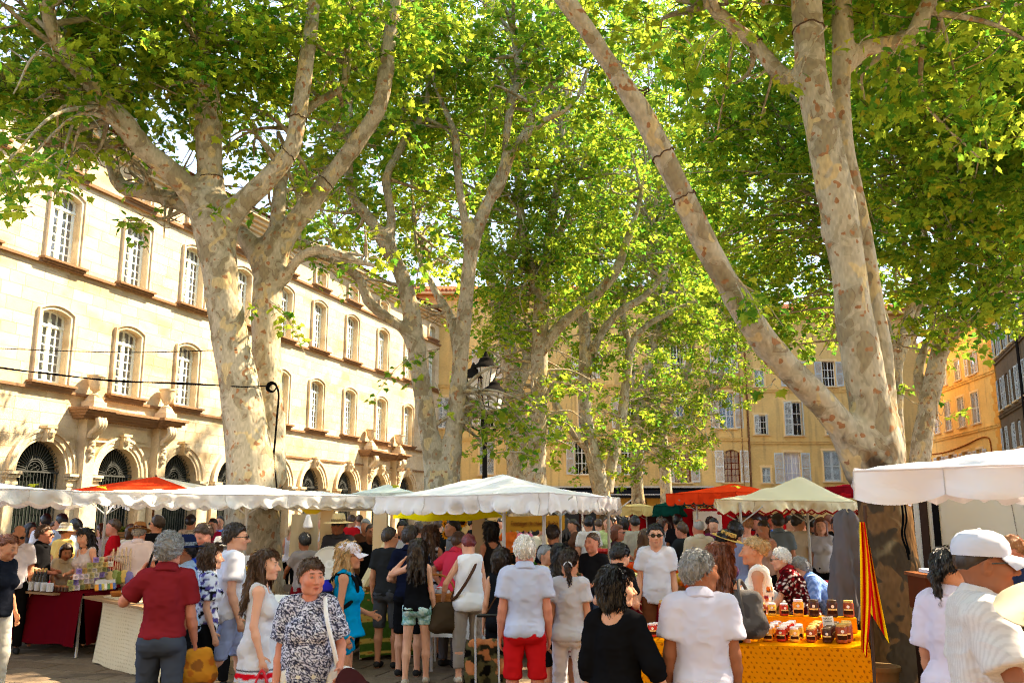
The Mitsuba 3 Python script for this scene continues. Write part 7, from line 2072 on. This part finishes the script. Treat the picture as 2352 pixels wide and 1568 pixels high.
basket('big wicker basket with handle holding paper bags on the white folding table', ground(1000, 11.7, .82), .24, .14, lin(190, 120, 60), [lin(226, 220, 216), lin(200, 190, 190), lin(180, 60, 50)], handle=True)
basket('tall woven basket at the back of the cream dotted table', ground(345, 11.6, .85), .10, .22, lin(206, 160, 90))
basket('flat wicker tray of trinkets at the front of the cream dotted table', ground(305, 12.2, .85), .12, .05, lin(170, 110, 60), [lin(230, 226, 220), lin(120, 80, 60)])
basket('small flat wicker tray at the left corner of the cream dotted table', ground(272, 12.5, .85), .10, .05, lin(176, 110, 56))
basket('flat tray of garlic on the provencal table', ground(862, 13.2, .87), .22, .06, lin(150, 96, 50), [lin(232, 222, 214), lin(206, 180, 180)])
basket('second flat tray of garlic on the provencal table', ground(900, 13.3, .87), .22, .06, lin(150, 96, 50), [lin(232, 222, 214), lin(170, 70, 60)])
k = thing('white_plate', 'round white dish standing upright behind the woman in the white cap', 'dish')
MB(mat(at(757, 1295, 12.6), rotz(.3) @ rotx(1.35))).lathe([(0, 0), (.2, .005), (.235, .03), (.24, .03), (.21, -.005), (0, -.012)], lin(222, 216, 206), n=28).lathe([(.03, .006), (.05, .01), (.06, .006)], lin(236, 232, 226), n=14).build(k, 'bowl', 'm_gloss')
for u_, y_, lab in ((398, 11.4, 'small white price card on the cream dotted table'), (570, 11.0, 'white price card with a yellow picture beside the trunk')):
    k = thing('price_card', lab, 'price card')
    mb = MB(mat(ground(u_, y_, 1.25)))
    mb.box((0, 0, .09), (.12, .01, .2), lin(230, 228, 222)).box((0, -.007, .04), (.08, .004, .05), lin(226, 180, 50))
    mb.build(k, 'card', 'm_paint', False)
    MB(mat(ground(u_, y_, 0))).tube([(0, 0, .8), (0, 0, 1.26)], .008, STEEL, 5).build(k, 'stand', 'm_gloss')

# ---------------------------------------------------------------- produce stalls behind
GRN, TOM, ORG, YEL, MEL, AUB = lin(70, 120, 40), lin(200, 36, 24), lin(232, 120, 30), lin(230, 190, 60), lin(196, 190, 120), lin(40, 20, 40)


def crate(label, p, size, ang, wood, fill, fr=.045, n=24, leafy=False, group='produce crates'):
    k = thing('produce_crate', label, 'crate', group)
    w, d_, h = size
    mb = MB(mat(p, rotz(ang)))
    mb.box((0, 0, .01), (w, d_, .02), np.asarray(wood) * .8)
    for z in np.linspace(.045, h - .03, 3):
        for s in (-1, 1):
            mb.box((0, s * d_ / 2, z), (w, .012, h / 4.2), wood).box((s * w / 2, 0, z), (.012, d_, h / 4.2), np.asarray(wood) * .95)
    for sx in (-1, 1):
        for sy in (-1, 1):
            mb.box((sx * (w / 2 - .02), sy * (d_ / 2 - .02), h / 2 + .02), (.03, .03, h + .04), np.asarray(wood) * .9)
    mb.build(k, 'box', 'm_paint', False)
    mb = MB(mat(p, rotz(ang)))
    for i in range(n):
        q = (R.uniform(-.45, .45) * w, R.uniform(-.45, .45) * d_, h * .8 + fr * R.uniform(0, .9))
        c_ = np.asarray(fill[R.randrange(len(fill))]) * R.uniform(.8, 1.15)
        if leafy:
            for j in range(4):
                a_ = R.uniform(0, 6.28)
                e = np.array([math.cos(a_), math.sin(a_), R.uniform(.3, 1.2)]) * .11
                sd = np.array([-math.sin(a_), math.cos(a_), 0]) * .045
                q_ = np.array(q)
                mb.raw([q_, q_ + e * .6 + sd, q_ + e, q_ + e * .6 - sd], [[0, 1, 2, 3]], c_)
        else:
            mb.lathe([(0, -fr * .9), (fr * .8, -fr * .5), (fr, 0), (fr * .75, fr * .6), (fr * .2, fr * .8), (0, fr * .72)], c_, q, 9, R.uniform(.9, 1.1), R.uniform(.9, 1.1))
    mb.build(k, 'produce', 'm_gloss' if not leafy else 'm_paint', not leafy, kind='stuff')


def bench(label, pts, z=.75, col=lin(150, 120, 80), skirt=None):
    cloth_table(label, pts, z, col if skirt is None else skirt, .1, name='produce_bench', legs=False, mesh_n=8, cat='stall table')


WD, GRC = lin(176, 136, 84), lin(20, 70, 44)
bench('long vegetable bench in front of the hall arches at the left', [g(30, 19.5), g(520, 18.4), g(520, 19.6), g(40, 20.8)], .8, skirt=lin(60, 70, 50))
for i, u_ in enumerate(range(50, 520, 44)):
    crate(['green crate of leafy lettuce on the vegetable bench', 'wooden crate of tomatoes on the vegetable bench', 'green crate of courgettes on the vegetable bench'][i % 3] + ', ' + ORD[i // 3] + ' of its kind from the left', ground(u_, 19.2, .82), (.55, .38, .18), .05, GRC if i % 2 else WD, [[GRN, lin(110, 150, 60)], [TOM], [lin(90, 110, 40), YEL]][i % 3], leafy=i % 3 == 0, n=22)
for i, u_ in enumerate((222, 262, 268, 300)):
    crate(['upper wooden crate of celery against the arch', 'topmost wooden crate of leeks against the arch', 'dark green crate of cabbages stacked by the arch', 'dark green crate of salad stacked by the arch'][i], ground(u_, 20.2, 1.15) + [0, 0, .22 * (i == 1)], (.7, .4, .2), 0, WD if i < 2 else GRC, [lin(130, 170, 70), GRN], leafy=True, n=26)
bench('red skirted fruit table behind the man in sunglasses', [g(1440, 12.3), g(1690, 11.6), g(1700, 13.0), g(1450, 13.7)], .80, skirt=lin(110, 12, 26))
MEL_ = [('ribbed melon on the fruit table nearest the boy in black', 1448, 12.6), ('ribbed melon on the fruit table, second from the boy', 1462, 12.9), ('ribbed melon on top of the heap on the fruit table', 1456, 13.1), ('ribbed melon at the back of the fruit table', 1472, 13.2)]
for i, (lab, u_, y_) in enumerate(MEL_):
    k = thing('melon', lab, 'melon')
    mb = MB(mat(ground(u_, y_, .9 + (.12 if i == 2 else 0))))
    rg = np.linspace(-math.pi / 2, math.pi / 2, 9)
    q = np.linspace(0, 2 * math.pi, 33)
    G = np.array([[[.115 * math.cos(a_) * (1 + .05 * math.cos(10 * b_)) * math.cos(b_), .115 * math.cos(a_) * (1 + .05 * math.cos(10 * b_)) * math.sin(b_), .10 * math.sin(a_)] for a_ in rg] for b_ in q])
    mb.grid(G, MEL)
    mb.build(k, 'rind', 'm_gloss')
TUB = lin(226, 84, 16)
for lab, u_, y_, z_, r_ in (('round orange plastic tub right of the man in sunglasses', 1606, 12.6, .92, .26), ('orange plastic tub stacked behind the round one', 1580, 13.4, .95, .26), ('orange tub of fruit left of the man in sunglasses', 1452, 13.6, .95, .24), ('third orange tub by the balding man', 1632, 13.4, 1.0, .22)):
    k = thing('plastic_tub', lab, 'tub')
    MB(mat(ground(u_, y_, z_))).lathe([(0, 0), (r_ * .7, 0), (r_ * .98, .25), (r_ * 1.04, .25), (r_ * 1.04, .27), (r_ * .95, .27), (r_ * .68, .02), (0, .02)], TUB, n=22).build(k, 'bowl', 'm_gloss')
crate('yellow lemons heaped in front of the melons', ground(1440, 12.5, .82), (.5, .4, .12), .1, WD, [YEL, lin(236, 206, 90)], .05, 30)
crate('orange pumpkins and squash beside the sunglasses man', ground(1560, 13.2, .82), (.6, .4, .2), .1, WD, [ORG, YEL], .09, 12)
crate('wicker tray of aubergines and peppers right of the white t-shirt', ground(1640, 12.2, .82), (.6, .4, .12), -.1, WD, [AUB, lin(60, 70, 40), TOM], .06, 20)
crate('crate of peppers and greens behind the long red hair', ground(1690, 11.2, .80), (.6, .5, .12), -.1, WD, [TOM, GRN, lin(170, 40, 20)], .05, 30)
bench('long fruit bench in the shade behind the crowd in the middle', [g(1180, 17.5), g(1500, 17.0), g(1510, 18.2), g(1190, 18.7)], .8, skirt=lin(120, 116, 110))
for i, u_ in enumerate(range(1190, 1500, 34)):
    crate(['crate of peaches on the shaded middle bench', 'crate of oranges on the shaded middle bench', 'crate of greens on the shaded middle bench', 'crate of tomatoes on the shaded middle bench'][i % 4] + ', ' + ORD[i // 4] + ' of its kind from the left', ground(u_, 17.3, .82), (.55, .4, .15), .0, GRC if i % 2 else WD, [[ORG, lin(226, 150, 80)], [ORG], [GRN], [TOM]][i % 4], .05, 22, leafy=i % 4 == 2)
bench('table of jars and herbs right behind the scarf woman', [g(1215, 12.6), g(1400, 12.2), g(1402, 13.4), g(1222, 13.8)], .82, skirt=lin(200, 60, 90))
for i, u_ in enumerate(range(1225, 1400, 30)):
    crate(['tray of herbs on the pink skirted table', 'tray of little jars on the pink skirted table', 'tray of olives on the pink skirted table'][i % 3] + ', ' + ORD[i // 3] + ' from the left', ground(u_, 12.8, .84), (.42, .34, .1), .0, WD, [[GRN], [lin(226, 220, 206), DKB], [lin(80, 90, 40), AUB]][i % 3], .035, 24, leafy=i % 3 == 0)
bench('vegetable table that the elderly pair lean over', [g(1690, 10.3), g(1790, 9.9), g(1800, 11.2), g(1710, 11.6)], .74, skirt=lin(110, 90, 60))
for i, u_ in enumerate((1710, 1745, 1780)):
    crate(['crate of green beans by the butterfly top', 'crate of red chillies by the butterfly top', 'crate of cucumbers by the elderly woman'][i], ground(u_, 10.6, .76), (.4, .36, .12), 0, WD, [[GRN], [TOM], [lin(60, 100, 40)]][i], .04, 24)
k = thing('red_colander', 'bright red plastic basket beside the folded grey parasol', 'basket')
MB(mat(ground(1892, 11.0, .95))).lathe([(0, 0), (.13, 0), (.2, .17), (.215, .17), (.215, .19), (.19, .19), (.12, .02), (0, .02)], lin(214, 24, 22), n=20).build(k, 'bowl', 'm_gloss')
bench('stall table under the folded grey parasol', [g(1850, 10.6), g(1960, 10.6), g(1960, 11.6), g(1850, 11.6)], .92, skirt=lin(40, 40, 40))
bench('far produce table beneath the red canopy', [g(1520, 20.5), g(1700, 19.5), g(1710, 21), g(1530, 22)], .85, skirt=lin(150, 40, 36))
for i, u_ in enumerate(range(1530, 1700, 28)):
    crate(['far crate of melons under the red canopy', 'far crate of lemons under the red canopy', 'far crate of salad under the red canopy'][i % 3] + ', ' + ORD[i // 3] + ' from the left', ground(u_, 20.4, .87), (.5, .4, .14), .0, WD, [[MEL], [YEL], [GRN]][i % 3], .06, 18, leafy=i % 3 == 2)
k = thing('tomato_stand', 'dark crate topped with big red tomatoes by the woman in lime', 'crate')
p = ground(1392, 17.2, .9)
MB(mat(p)).box((0, 0, .14), (.62, .4, .30), lin(50, 44, 38)).build(k, 'box', 'm_paint', False)
for i in range(5):
    MB(mat(p + [-.22 + .11 * i, -.05 + .03 * (i % 2), .36])).lathe([(0, -.06), (.06, -.045), (.085, 0), (.06, .05), (0, .045)], TOM, n=12).build(k, 'tomato', 'm_gloss')
k = thing('sunflower_bunch', 'bunch of orange sunflowers under the yellow awning', 'flowers')
mb, mc = MB(mat(at(1040, 1210, 15.3))), MB(mat(at(1040, 1210, 15.3)))
for i in range(6):
    q = np.array([R.uniform(-.2, .2), R.uniform(-.1, .1), R.uniform(-.15, .15)])
    for j in range(12):
        a_ = j * math.pi / 6
        d_ = np.array([math.cos(a_), -.3, math.sin(a_)]) * .10
        sd = np.array([-math.sin(a_), 0, math.cos(a_)]) * .022
        mb.raw([q, q + d_ * .6 + sd, q + d_, q + d_ * .6 - sd], [[0, 1, 2, 3]], lin(236, 150, 20))
    mc.lathe([(0, .02), (.04, .015), (.045, 0)], lin(60, 34, 16), q + [0, -.02, 0], 10, 1, 1, rotx(math.pi / 2))
    mc.tube([q, q * .3 + [0, 0, -.6]], .01, GRN, 5)
mb.build(k, 'petals', 'm_paint', False, kind='stuff')
mc.build(k, 'stems', 'm_paint', kind='stuff')

# ---------------------------------------------------------------- right side: flag, parasol, van
k = thing('striped_flag', 'yellow and red striped flag hanging from a thin dark pole by the honey table', 'flag')
pb, pt = ground(2012, 6.95), ground(1988, 6.5)
pb, ptp = np.array([ground(2024, 6.6)[0], 6.6, 0]), at(1986, 1160, 6.45)
MB().tube([pb, ptp], .012, lin(84, 66, 56), 7).build(k, 'pole', 'm_paint')
top = at(1985, 1200, 6.42)
for side, (u1, v1, w0, w1) in enumerate(((1992, 1508, 14, 12), (2036, 1478, 4, 46))):
    rows, colsn = 40, 37
    G, Cc = np.zeros((rows, colsn, 3)), np.zeros((rows, colsn, 3))
    for i in range(rows):
        w = i / (rows - 1)
        for j in range(colsn):
            s = j / (colsn - 1)
            if side == 0:
                u_ = 1974 + 4 * w + s * (12 + 12 * math.sin(math.pi * min(w * 1.05, 1)) + 2 * w)
                v_ = 1198 + w * (292 + 20 * s)
                y_ = 6.40 - .03 * math.sin(9 * s + 3 * w)
            else:
                u_ = 1987 + 8 * w + s * (2 + 46 * w ** 1.1)
                v_ = 1200 + w * (200 + 78 * s)
                y_ = 6.48 + .04 * math.sin(10 * s + 2 * w)
            G[i, j] = at(u_, v_, y_)
            Cc[i, j] = lin(250, 206, 20) if int(s * (4.999 if side else 3.999) + .0) % 2 == 0 else lin(216, 24, 24)
    MB().grid(G, Cc).build(k, 'cloth', 'm_cloth', True)
k = thing('folded_parasol', 'tall folded parasol in a grey canvas cover beside the flag', 'parasol')
q = np.linspace(0, 2 * math.pi, 33)
zz = np.linspace(0, 1, 40)
b0, b1 = at(1938, 1425, 9.3), at(1944, 1172, 9.3)
G = np.zeros((33, 40, 3))
for i, a_ in enumerate(q):
    for j, w in enumerate(zz):
        r_ = .165 - .065 * w + .024 * math.sin(3 * a_ + 4 * w) * (1 - w) + .02 * math.sin(6 * a_ + 9 * w) - (.07 * max(0, (w - .93) / .07) ** 2) + .008 * math.sin(30 * w + 2 * a_)
        G[i, j] = b0 * (1 - w) + b1 * w + [r_ * math.cos(a_), r_ * math.sin(a_), .02 * math.sin(5 * a_)]
MB().grid(G, lin(92, 88, 90)).build(k, 'cover', 'm_cloth', True)
MB().tube([[b0[0], b0[1], 0], b0 + [0, 0, .2]], .03, lin(60, 60, 60), 8).box((b0[0], b0[1], .05), (.5, .5, .1), lin(70, 70, 70)).build(k, 'pole', 'm_paint')
k = thing('white_van', 'pale box van with dark door seams parked behind the right-hand stall', 'van')
VL, VR = ground(2128, 12.4), ground(2760, 10.2)
vd = norm(VR - VL)
VM = mat(VL, np.stack([vd, [-vd[1], vd[0], 0], [0, 0, 1]], 1))
mb = MB(VM)
L_ = np.linalg.norm(VR - VL)
mb.box((L_ / 2, 1.0, 1.52), (L_, 2.0, 2.04), lin(206, 204, 192))
mb.build(k, 'body', 'm_paint', False)
for nm, x_, w_, col in (('door_seam', .14, .10, lin(60, 46, 40)), ('door_seam', .30, .08, BLK), ('door_seam', 1.42, .03, lin(40, 26, 24)), ('door_seam', 1.60, .07, BLK), ('door_seam', 1.80, .03, lin(60, 36, 34)), ('door_seam', 3.0, .05, BLK)):
    MB(VM).box((x_, -.012, 1.50), (w_, .03, 1.96), col).build(k, nm, 'm_paint', False)
MB(VM).box((.30, -.03, 2.28), (.34, .05, .08), lin(90, 76, 66)).box((.30, -.03, .95), (.34, .05, .08), lin(60, 50, 46)).build(k, 'hinge', 'm_gloss', False)
mb = MB(VM)
mb.box((L_ / 2, .9, .42), (L_ - .2, 1.8, .16), lin(40, 40, 42))
mb.build(k, 'chassis', 'm_paint', False)
for x_ in (.9, L_ - 1.0):
    MB(VM @ mat((x_, .12, .36), rotx(math.pi / 2))).lathe([(0, -.1), (.22, -.1), (.34, -.09), (.36, -.05), (.36, .1), (0, .1)], lin(24, 24, 26), n=22).build(k, 'wheel', 'm_paint')
MB(VM).tube([(1.22, -.02, 2.5), (1.30, -.02, 1.5)], .004, lin(120, 110, 100), 4).build(k, 'cable', 'm_paint')
k = thing('wooden_box', 'brown wooden counter box between the dark trunk and the woman in the peasant blouse', 'wooden box')
p = ground(2146, 8.6, 1.2) * [1, 1, 0]
mb = MB(mat(p, rotz(-.1)))
mb.box((0, 0, 1.20), (.30, .5, .30), lin(84, 46, 28)).box((0, 0, 1.365), (.34, .56, .03), lin(110, 70, 46)).box((.05, .02, 1.395), (.2, .4, .03), lin(220, 220, 222))
for s in (-1, 1):
    mb.box((s * .13, 0, .52), (.03, .4, 1.04), lin(40, 28, 22))
mb.build(k, 'case', 'm_paint', False)
cloth_table('stall table with olive patterned cloth behind the man in the white cap', [g(2210, 7.6), g(2500, 7.2), g(2520, 8.2), g(2230, 8.6)], 1.0, lin(120, 110, 60), .1, lambda Q, s: np.where((meshkit.noise(Q.reshape(-1, 3) * 13, 3) > .66)[:, None], lin(120, 40, 24), np.where((meshkit.noise(Q.reshape(-1, 3) * 16 + 3, 5) > .68)[:, None], lin(40, 60, 30), lin(176, 160, 104))).reshape(Q.shape))
for i, u_ in enumerate((2250, 2290, 2330, 2370)):
    basket(['woven bread basket just behind the cap man\'s shoulder', 'second woven basket on the olive cloth', 'third woven basket on the olive cloth', 'last woven basket on the olive cloth by the edge'][i], ground(u_, 7.7, 1.02), .15, .09, lin(150, 90, 50), [lin(190, 130, 70), lin(120, 60, 30)])
k = thing('waste_bucket', 'cream rimmed bucket on the ground behind the flag', 'bucket')
MB(mat(ground(2035, 8.6))).lathe([(0, 0), (.12, 0), (.15, .52), (.17, .52), (.17, .56), (.14, .56), (.11, .03), (0, .03)], lin(120, 100, 70), n=18).build(k, 'bucket', 'm_paint')
k = thing('black_strap', 'black strap looped down the dark right-hand trunk', 'strap')
MB().tube(spline(np.array([at(2070, 1145, 11.0), at(2074, 1190, 11.0), at(2072, 1230, 11.02), at(2082, 1260, 11.0), at(2088, 1285, 11.0)]), n=6), .014, lin(14, 14, 15), 5).tube(spline(np.array([at(2076, 1145, 11.0), at(2082, 1190, 11.0), at(2078, 1225, 11.0), at(2090, 1272, 11.0)]), n=6), .011, lin(14, 14, 15), 5).build(k, 'strap', 'm_paint')
# far stall in red and white
k = thing('red_stall', 'red market stall front with a white menu board under the red canopy', 'market stall')
mb = MB(mat(ground(1640, 24)))
mb.box((0, 0, .7), (4.2, .8, 1.2), lin(230, 226, 220)).box((0, .2, 1.75), (4.2, .3, .7), lin(160, 16, 24))
mb.build(k, 'counter', 'm_paint', False)
for i in range(3):
    MB(mat(ground(1640, 24) + [-1.3 + 1.2 * i, -.02, 1.78])).box((0, 0, 0), (.75, .06, .5), [lin(60, 40, 40), lin(226, 222, 200), lin(50, 40, 44)][i]).build(k, 'board', 'm_paint', False)

for i, (u_, v_, y_) in enumerate(((70, 1116, 11.6), (240, 1121, 13.0), (1700, 1120, 14.6), (910, 1119, 13.6))):
    k = thing('fallen_leaf', ['dry orange leaf on the left canopy roof', 'dry orange leaf on the long white canopy', 'dry orange leaf on the beige canopy', 'dry orange leaf on the middle canopy roof'][i], 'leaf')
    scene[k] = placed(LEAF_SHAPES[9], mat(at(u_, v_, y_), rotz(i) @ rotx(.3), .2))

for i, (u_, y_, z_, lab) in enumerate(((284, 15.6, 1.12, 'small dark slate with chalk writing behind the hanging soaps'), (1465, 12.4, 1.0, 'small white price card stuck among the melons'), (1700, 11.0, .96, 'small white price card above the peppers'), (1760, 10.4, .92, 'small white price card over the green beans'), (880, 12.9, .98, 'white price card among the garlic'), (1330, 12.6, .98, 'white price card on the pink skirted table'), (1905, 7.6, 1.0, 'little white card between the jars near the table corner'))):
    k = thing('price_card', lab, 'price card')
    M_ = mat(ground(u_, y_, z_), rotz(R.uniform(-.3, .3)) @ rotx(-.2))
    dk = i == 0
    MB(M_).box((0, 0, .06), (.18 if dk else .10, .008, .13 if dk else .08), lin(40, 42, 44) if dk else lin(226, 224, 216)).build(k, 'card', 'm_paint', False)
    mb = MB(M_)
    for j in range(3):
        mb.tube([(-.07 * (1 if dk else .55) + .014 * (1 if dk else .55) * q, -.006, .10 - .03 * j * (1 if dk else .7) + .006 * math.sin(2.3 * q + j)) for q in range(10)], .0022, lin(220, 220, 214) if dk else lin(60, 56, 60), 4)
    mb.build(k, 'handwriting', 'm_paint')
    MB(M_).tube([(0, .006, .0), (0, .006, -.22)], .004, lin(120, 110, 100), 4).build(k, 'stick', 'm_paint')
# ================================================================ things people carry
def bag_mesh(M, w, d_, h, col, handles=None, flop=.25, seed=0):
    """A soft bag: a rounded box that sags."""
    f = Field([-w, -d_, -h], [w, d_, h], max(.010, w / 16))
    f.cone((-w * .34, 0, -h * .30), (w * .34, 0, -h * .30), d_ * .5, d_ * .5, .04)
    f.cone((-w * .30, 0, h * .22), (w * .30, 0, h * .22), d_ * .32, d_ * .32, .08)
    f.cone((-w * .34, 0, -h * .30), (-w * .30, 0, h * .22), d_ * .44, d_ * .26, .08)
    f.cone((w * .34, 0, -h * .30), (w * .30, 0, h * .22), d_ * .44, d_ * .26, .08)
    f.ball((0, 0, -h * .08), (w * .42, d_ * .46, h * .42), k=.08)
    v, ff = f.mesh()
    v = v + normals(v, ff) * ((meshkit.fbm(v * 14 + seed, 3, 2) - .5) * .03)[:, None]
    cc = (col(v) if callable(col) else np.tile(np.asarray(col, float), (len(v), 1))) * (.85 + .3 * meshkit.fbm(v * 9, 2, 1))[:, None]
    return ply((v @ M[:3, :3].T + M[:3, 3], ff), 'm_cloth', smooth=True, color=np.clip(cc, 0, 1))


k = thing('red_handbag', 'red handbag with long handles held by the woman in the white sundress', 'handbag')
p = hand(a3, 1)
M = mat(p + [0, -.02, -.52], rotz(.2))
put(k, 'bag', bag_mesh(M, .36, .17, .30, lin(206, 16, 40)))
mb = MB(M)
for s in (-.04, .04):
    mb.tube(spline(np.array([(-.12, s, .08), (-.07, s, .30), (0, s * .3, .49), (.07, s, .30), (.12, s, .08)]), n=5), .010, lin(206, 16, 40), 6)
mb.build(k, 'handle', 'm_gloss')
k = thing('brown_hat', 'dark brown felt hat held in the hand of the woman in the flecked blouse', 'hat')
p = hand(a4, 0)
M = mat(p + [.11, -.04, -.16], rotz(.5) @ rotx(1.0) @ roty(.55), 1.05)
mb = MB(M)
mb.lathe([(.095, .0), (.15, -.005), (.19, .012), (.192, .018), (.15, .004), (.10, .012), (.095, .06), (.085, .12), (.05, .135), (0, .125)], lin(66, 34, 34), n=32, sy=1.2, sharp=70)
mb.lathe([(.093, .0), (.088, .06), (.078, .11), (0, .118)], lin(40, 18, 18), n=32, sy=1.2)
mb.build(k, 'felt', 'm_cloth')
MB(M).tube([(.097 * math.cos(q), .116 * math.sin(q), -.001) for q in np.linspace(0, 6.2832, 33)], .008, lin(226, 206, 186), 6).build(k, 'lining', 'm_cloth')
k = thing('white_shoulder_bag', 'white handbag on a white strap at the hip of the woman in the flecked blouse', 'handbag')
P4 = PLACE[a4]
lp = lambda x, y, z: (P4['M'] @ np.array([x, y, z, 1.0]))[:3]
put(k, 'bag', bag_mesh(mat(lp(-.24, .02, .88), rotz(-math.radians(150))), .19, .12, .22, lin(234, 228, 222)))
MB().tube(spline(np.array([lp(-.23, .10, .96), lp(-.20, .165, 1.10), lp(-.16, .185, 1.24), lp(-.125, .155, 1.38), lp(-.115, .05, 1.485), lp(-.12, -.06, 1.475), lp(-.15, -.16, 1.35), lp(-.20, -.14, 1.1), lp(-.24, -.04, .96)]), n=6), .016, lin(232, 230, 228), 6).build(k, 'strap', 'm_paint')
k = thing('phone', 'black phone in the hand of the curly-haired man', 'phone')
p = hand(a1, 0)
MB(mat(p + [.03, .0, .02], rotz(.3) @ roty(.25) @ rotx(.3))).box((0, 0, 0), (.016, .07, .14), BLK).build(k, 'case', 'm_gloss', False)
k = thing('cloth_bag', 'yellow and brown patterned cloth bag in the right hand of the curly-haired man', 'bag')
p = hand(a1, 1)
put(k, 'bag', bag_mesh(mat(p + [.02, .02, -.12], rotz(.4)), .19, .15, .28, printed(lin(206, 140, 46), [lin(150, 96, 44), lin(190, 110, 40)], 12, .66), seed=3))
k = thing('backpack', 'black and blue backpack on the woman in the white cap', 'backpack')
P5 = PLACE[a5]
put(k, 'bag', bag_mesh(P5['M'] @ mat((0, -.20, 1.22)), .34, .22, .46, lambda v: np.where((v[:, 2] > .1)[:, None], lin(40, 40, 150), (.012, .012, .016)), seed=4))
mb = MB(P5['M'])
for s in (-1, 1):
    mb.tube(spline(np.array([(s * .10, -.16, 1.38), (s * .11, -.06, 1.475), (s * .11, .09, 1.43), (s * .13, .13, 1.30), (s * .16, .03, 1.16), (s * .13, -.14, 1.10)]), n=5), .022, BLK, 6)
mb.build(k, 'strap', 'm_cloth')
k = thing('brown_shoulder_bag', 'olive brown shoulder bag at the left hip of the red-haired woman', 'handbag')
P9 = PLACE[a9]
put(k, 'bag', bag_mesh(P9['M'] @ mat((-.27, .06, .80), rotz(.3)), .36, .20, .36, lin(74, 60, 46), seed=5))
k = thing('shopping_trolley', 'camouflage shopping trolley with a curved handle beside the red shorts', 'shopping trolley')
M = mat(ground(1116, 8.9), rotz(.15) @ rotx(-.12))


def camo(p):
    n = meshkit.fbm(p * 9, 2, 3)[:, None]
    n2 = meshkit.fbm(p * 8 + 5, 2, 9)[:, None]
    c = np.where(n > .54, lin(40, 38, 26), lin(84, 78, 50))
    return np.where(n2 > .58, lin(176, 112, 70), np.where(n2 < .36, lin(16, 14, 12), c))


f = Field([-.24, -.2, .08], [.24, .2, .80], .014)
f.cone((-.10, 0, .2), (.10, 0, .2), .12, .12, .04)
f.cone((-.10, 0, .2), (-.09, 0, .68), .12, .10, .06)
f.cone((.10, 0, .2), (.09, 0, .68), .12, .10, .06)
f.cut([0, 0, 1], .74)
v, ff = f.mesh()
v = v + normals(v, ff) * ((meshkit.fbm(v * 11, 3, 4) - .5) * .05)[:, None]
put(k, 'bag', ply((v @ M[:3, :3].T + M[:3, 3], ff), 'm_cloth', smooth=True, color=camo(v)))
mb = MB(M)
for s in (-.11, .11):
    mb.tube(spline(np.array([(s, -.16, .08), (s, -.14, .5), (s, -.13, .84), (s * .9, -.17, .96)]), n=5), .011, lin(170, 172, 176), 6)
mb.tube([(-.10, -.17, .96), (.10, -.17, .96)], .016, BLK, 7)
mb.build(k, 'frame', 'm_gloss')
for s in (-1, 1):
    MB(M @ mat((s * .16, -.1, .09), roty(math.pi / 2))).lathe([(0, -.02), (.08, -.02), (.09, 0), (.08, .02), (0, .02)], BLK, n=16).build(k, 'wheel', 'm_paint')
k = thing('grey_leather_bag', 'soft grey leather shoulder bag on the woman with reddish brown hair', 'handbag')
P21 = PLACE[a21]
put(k, 'bag', bag_mesh(P21['M'] @ mat((.22, -.05, 1.24), rotz(.2)), .25, .18, .40, printed(lin(88, 84, 82), [lin(70, 66, 66), lin(104, 100, 98)], 9, .6), seed=6))
lp = lambda x, y, z: (P21['M'] @ np.array([x, y, z, 1.0]))[:3]
MB().tube(spline(np.array([lp(.25, .02, 1.12), lp(.21, .10, 1.35), lp(.17, .02, 1.475), lp(.20, -.12, 1.38), lp(.26, -.14, 1.12)]), n=6), .014, lin(90, 86, 84), 6).build(k, 'strap', 'm_paint')
k = thing('straw_bag', 'woven straw bag carried by the woman at the left edge', 'bag')
P29 = PLACE[a29]
put(k, 'bag', bag_mesh(P29['M'] @ mat((.24, -.08, .98), rotz(-.2)), .46, .22, .46, stripes(lin(214, 196, 150), lin(190, 168, 120), .03), seed=7))
lp = lambda x, y, z: (P29['M'] @ np.array([x, y, z, 1.0]))[:3]
MB().tube(spline(np.array([lp(.24, .05, 1.12), lp(.20, .08, 1.35), lp(.16, .0, 1.48), lp(.18, -.11, 1.36), lp(.24, -.16, 1.12)]), n=6), .016, lin(76, 36, 36), 6).build(k, 'strap', 'm_paint')
k = thing('dark_phone', 'dark phone in the right hand of the young man in sunglasses', 'phone')
MB(mat(hand(a15, 0) + [0, -.02, -.02], rotz(.2) @ rotx(.6))).box((0, 0, 0), (.07, .014, .13), BLK).build(k, 'case', 'm_gloss', False)
k = thing('white_tote', 'white cloth tote bag behind the blonde woman in the butterfly top', 'bag')
put(k, 'bag', bag_mesh(mat(ground(1772, 11.5, .85)), .34, .16, .5, lin(214, 210, 206), seed=8))
scene = {k: v for k, v in scene.items()}
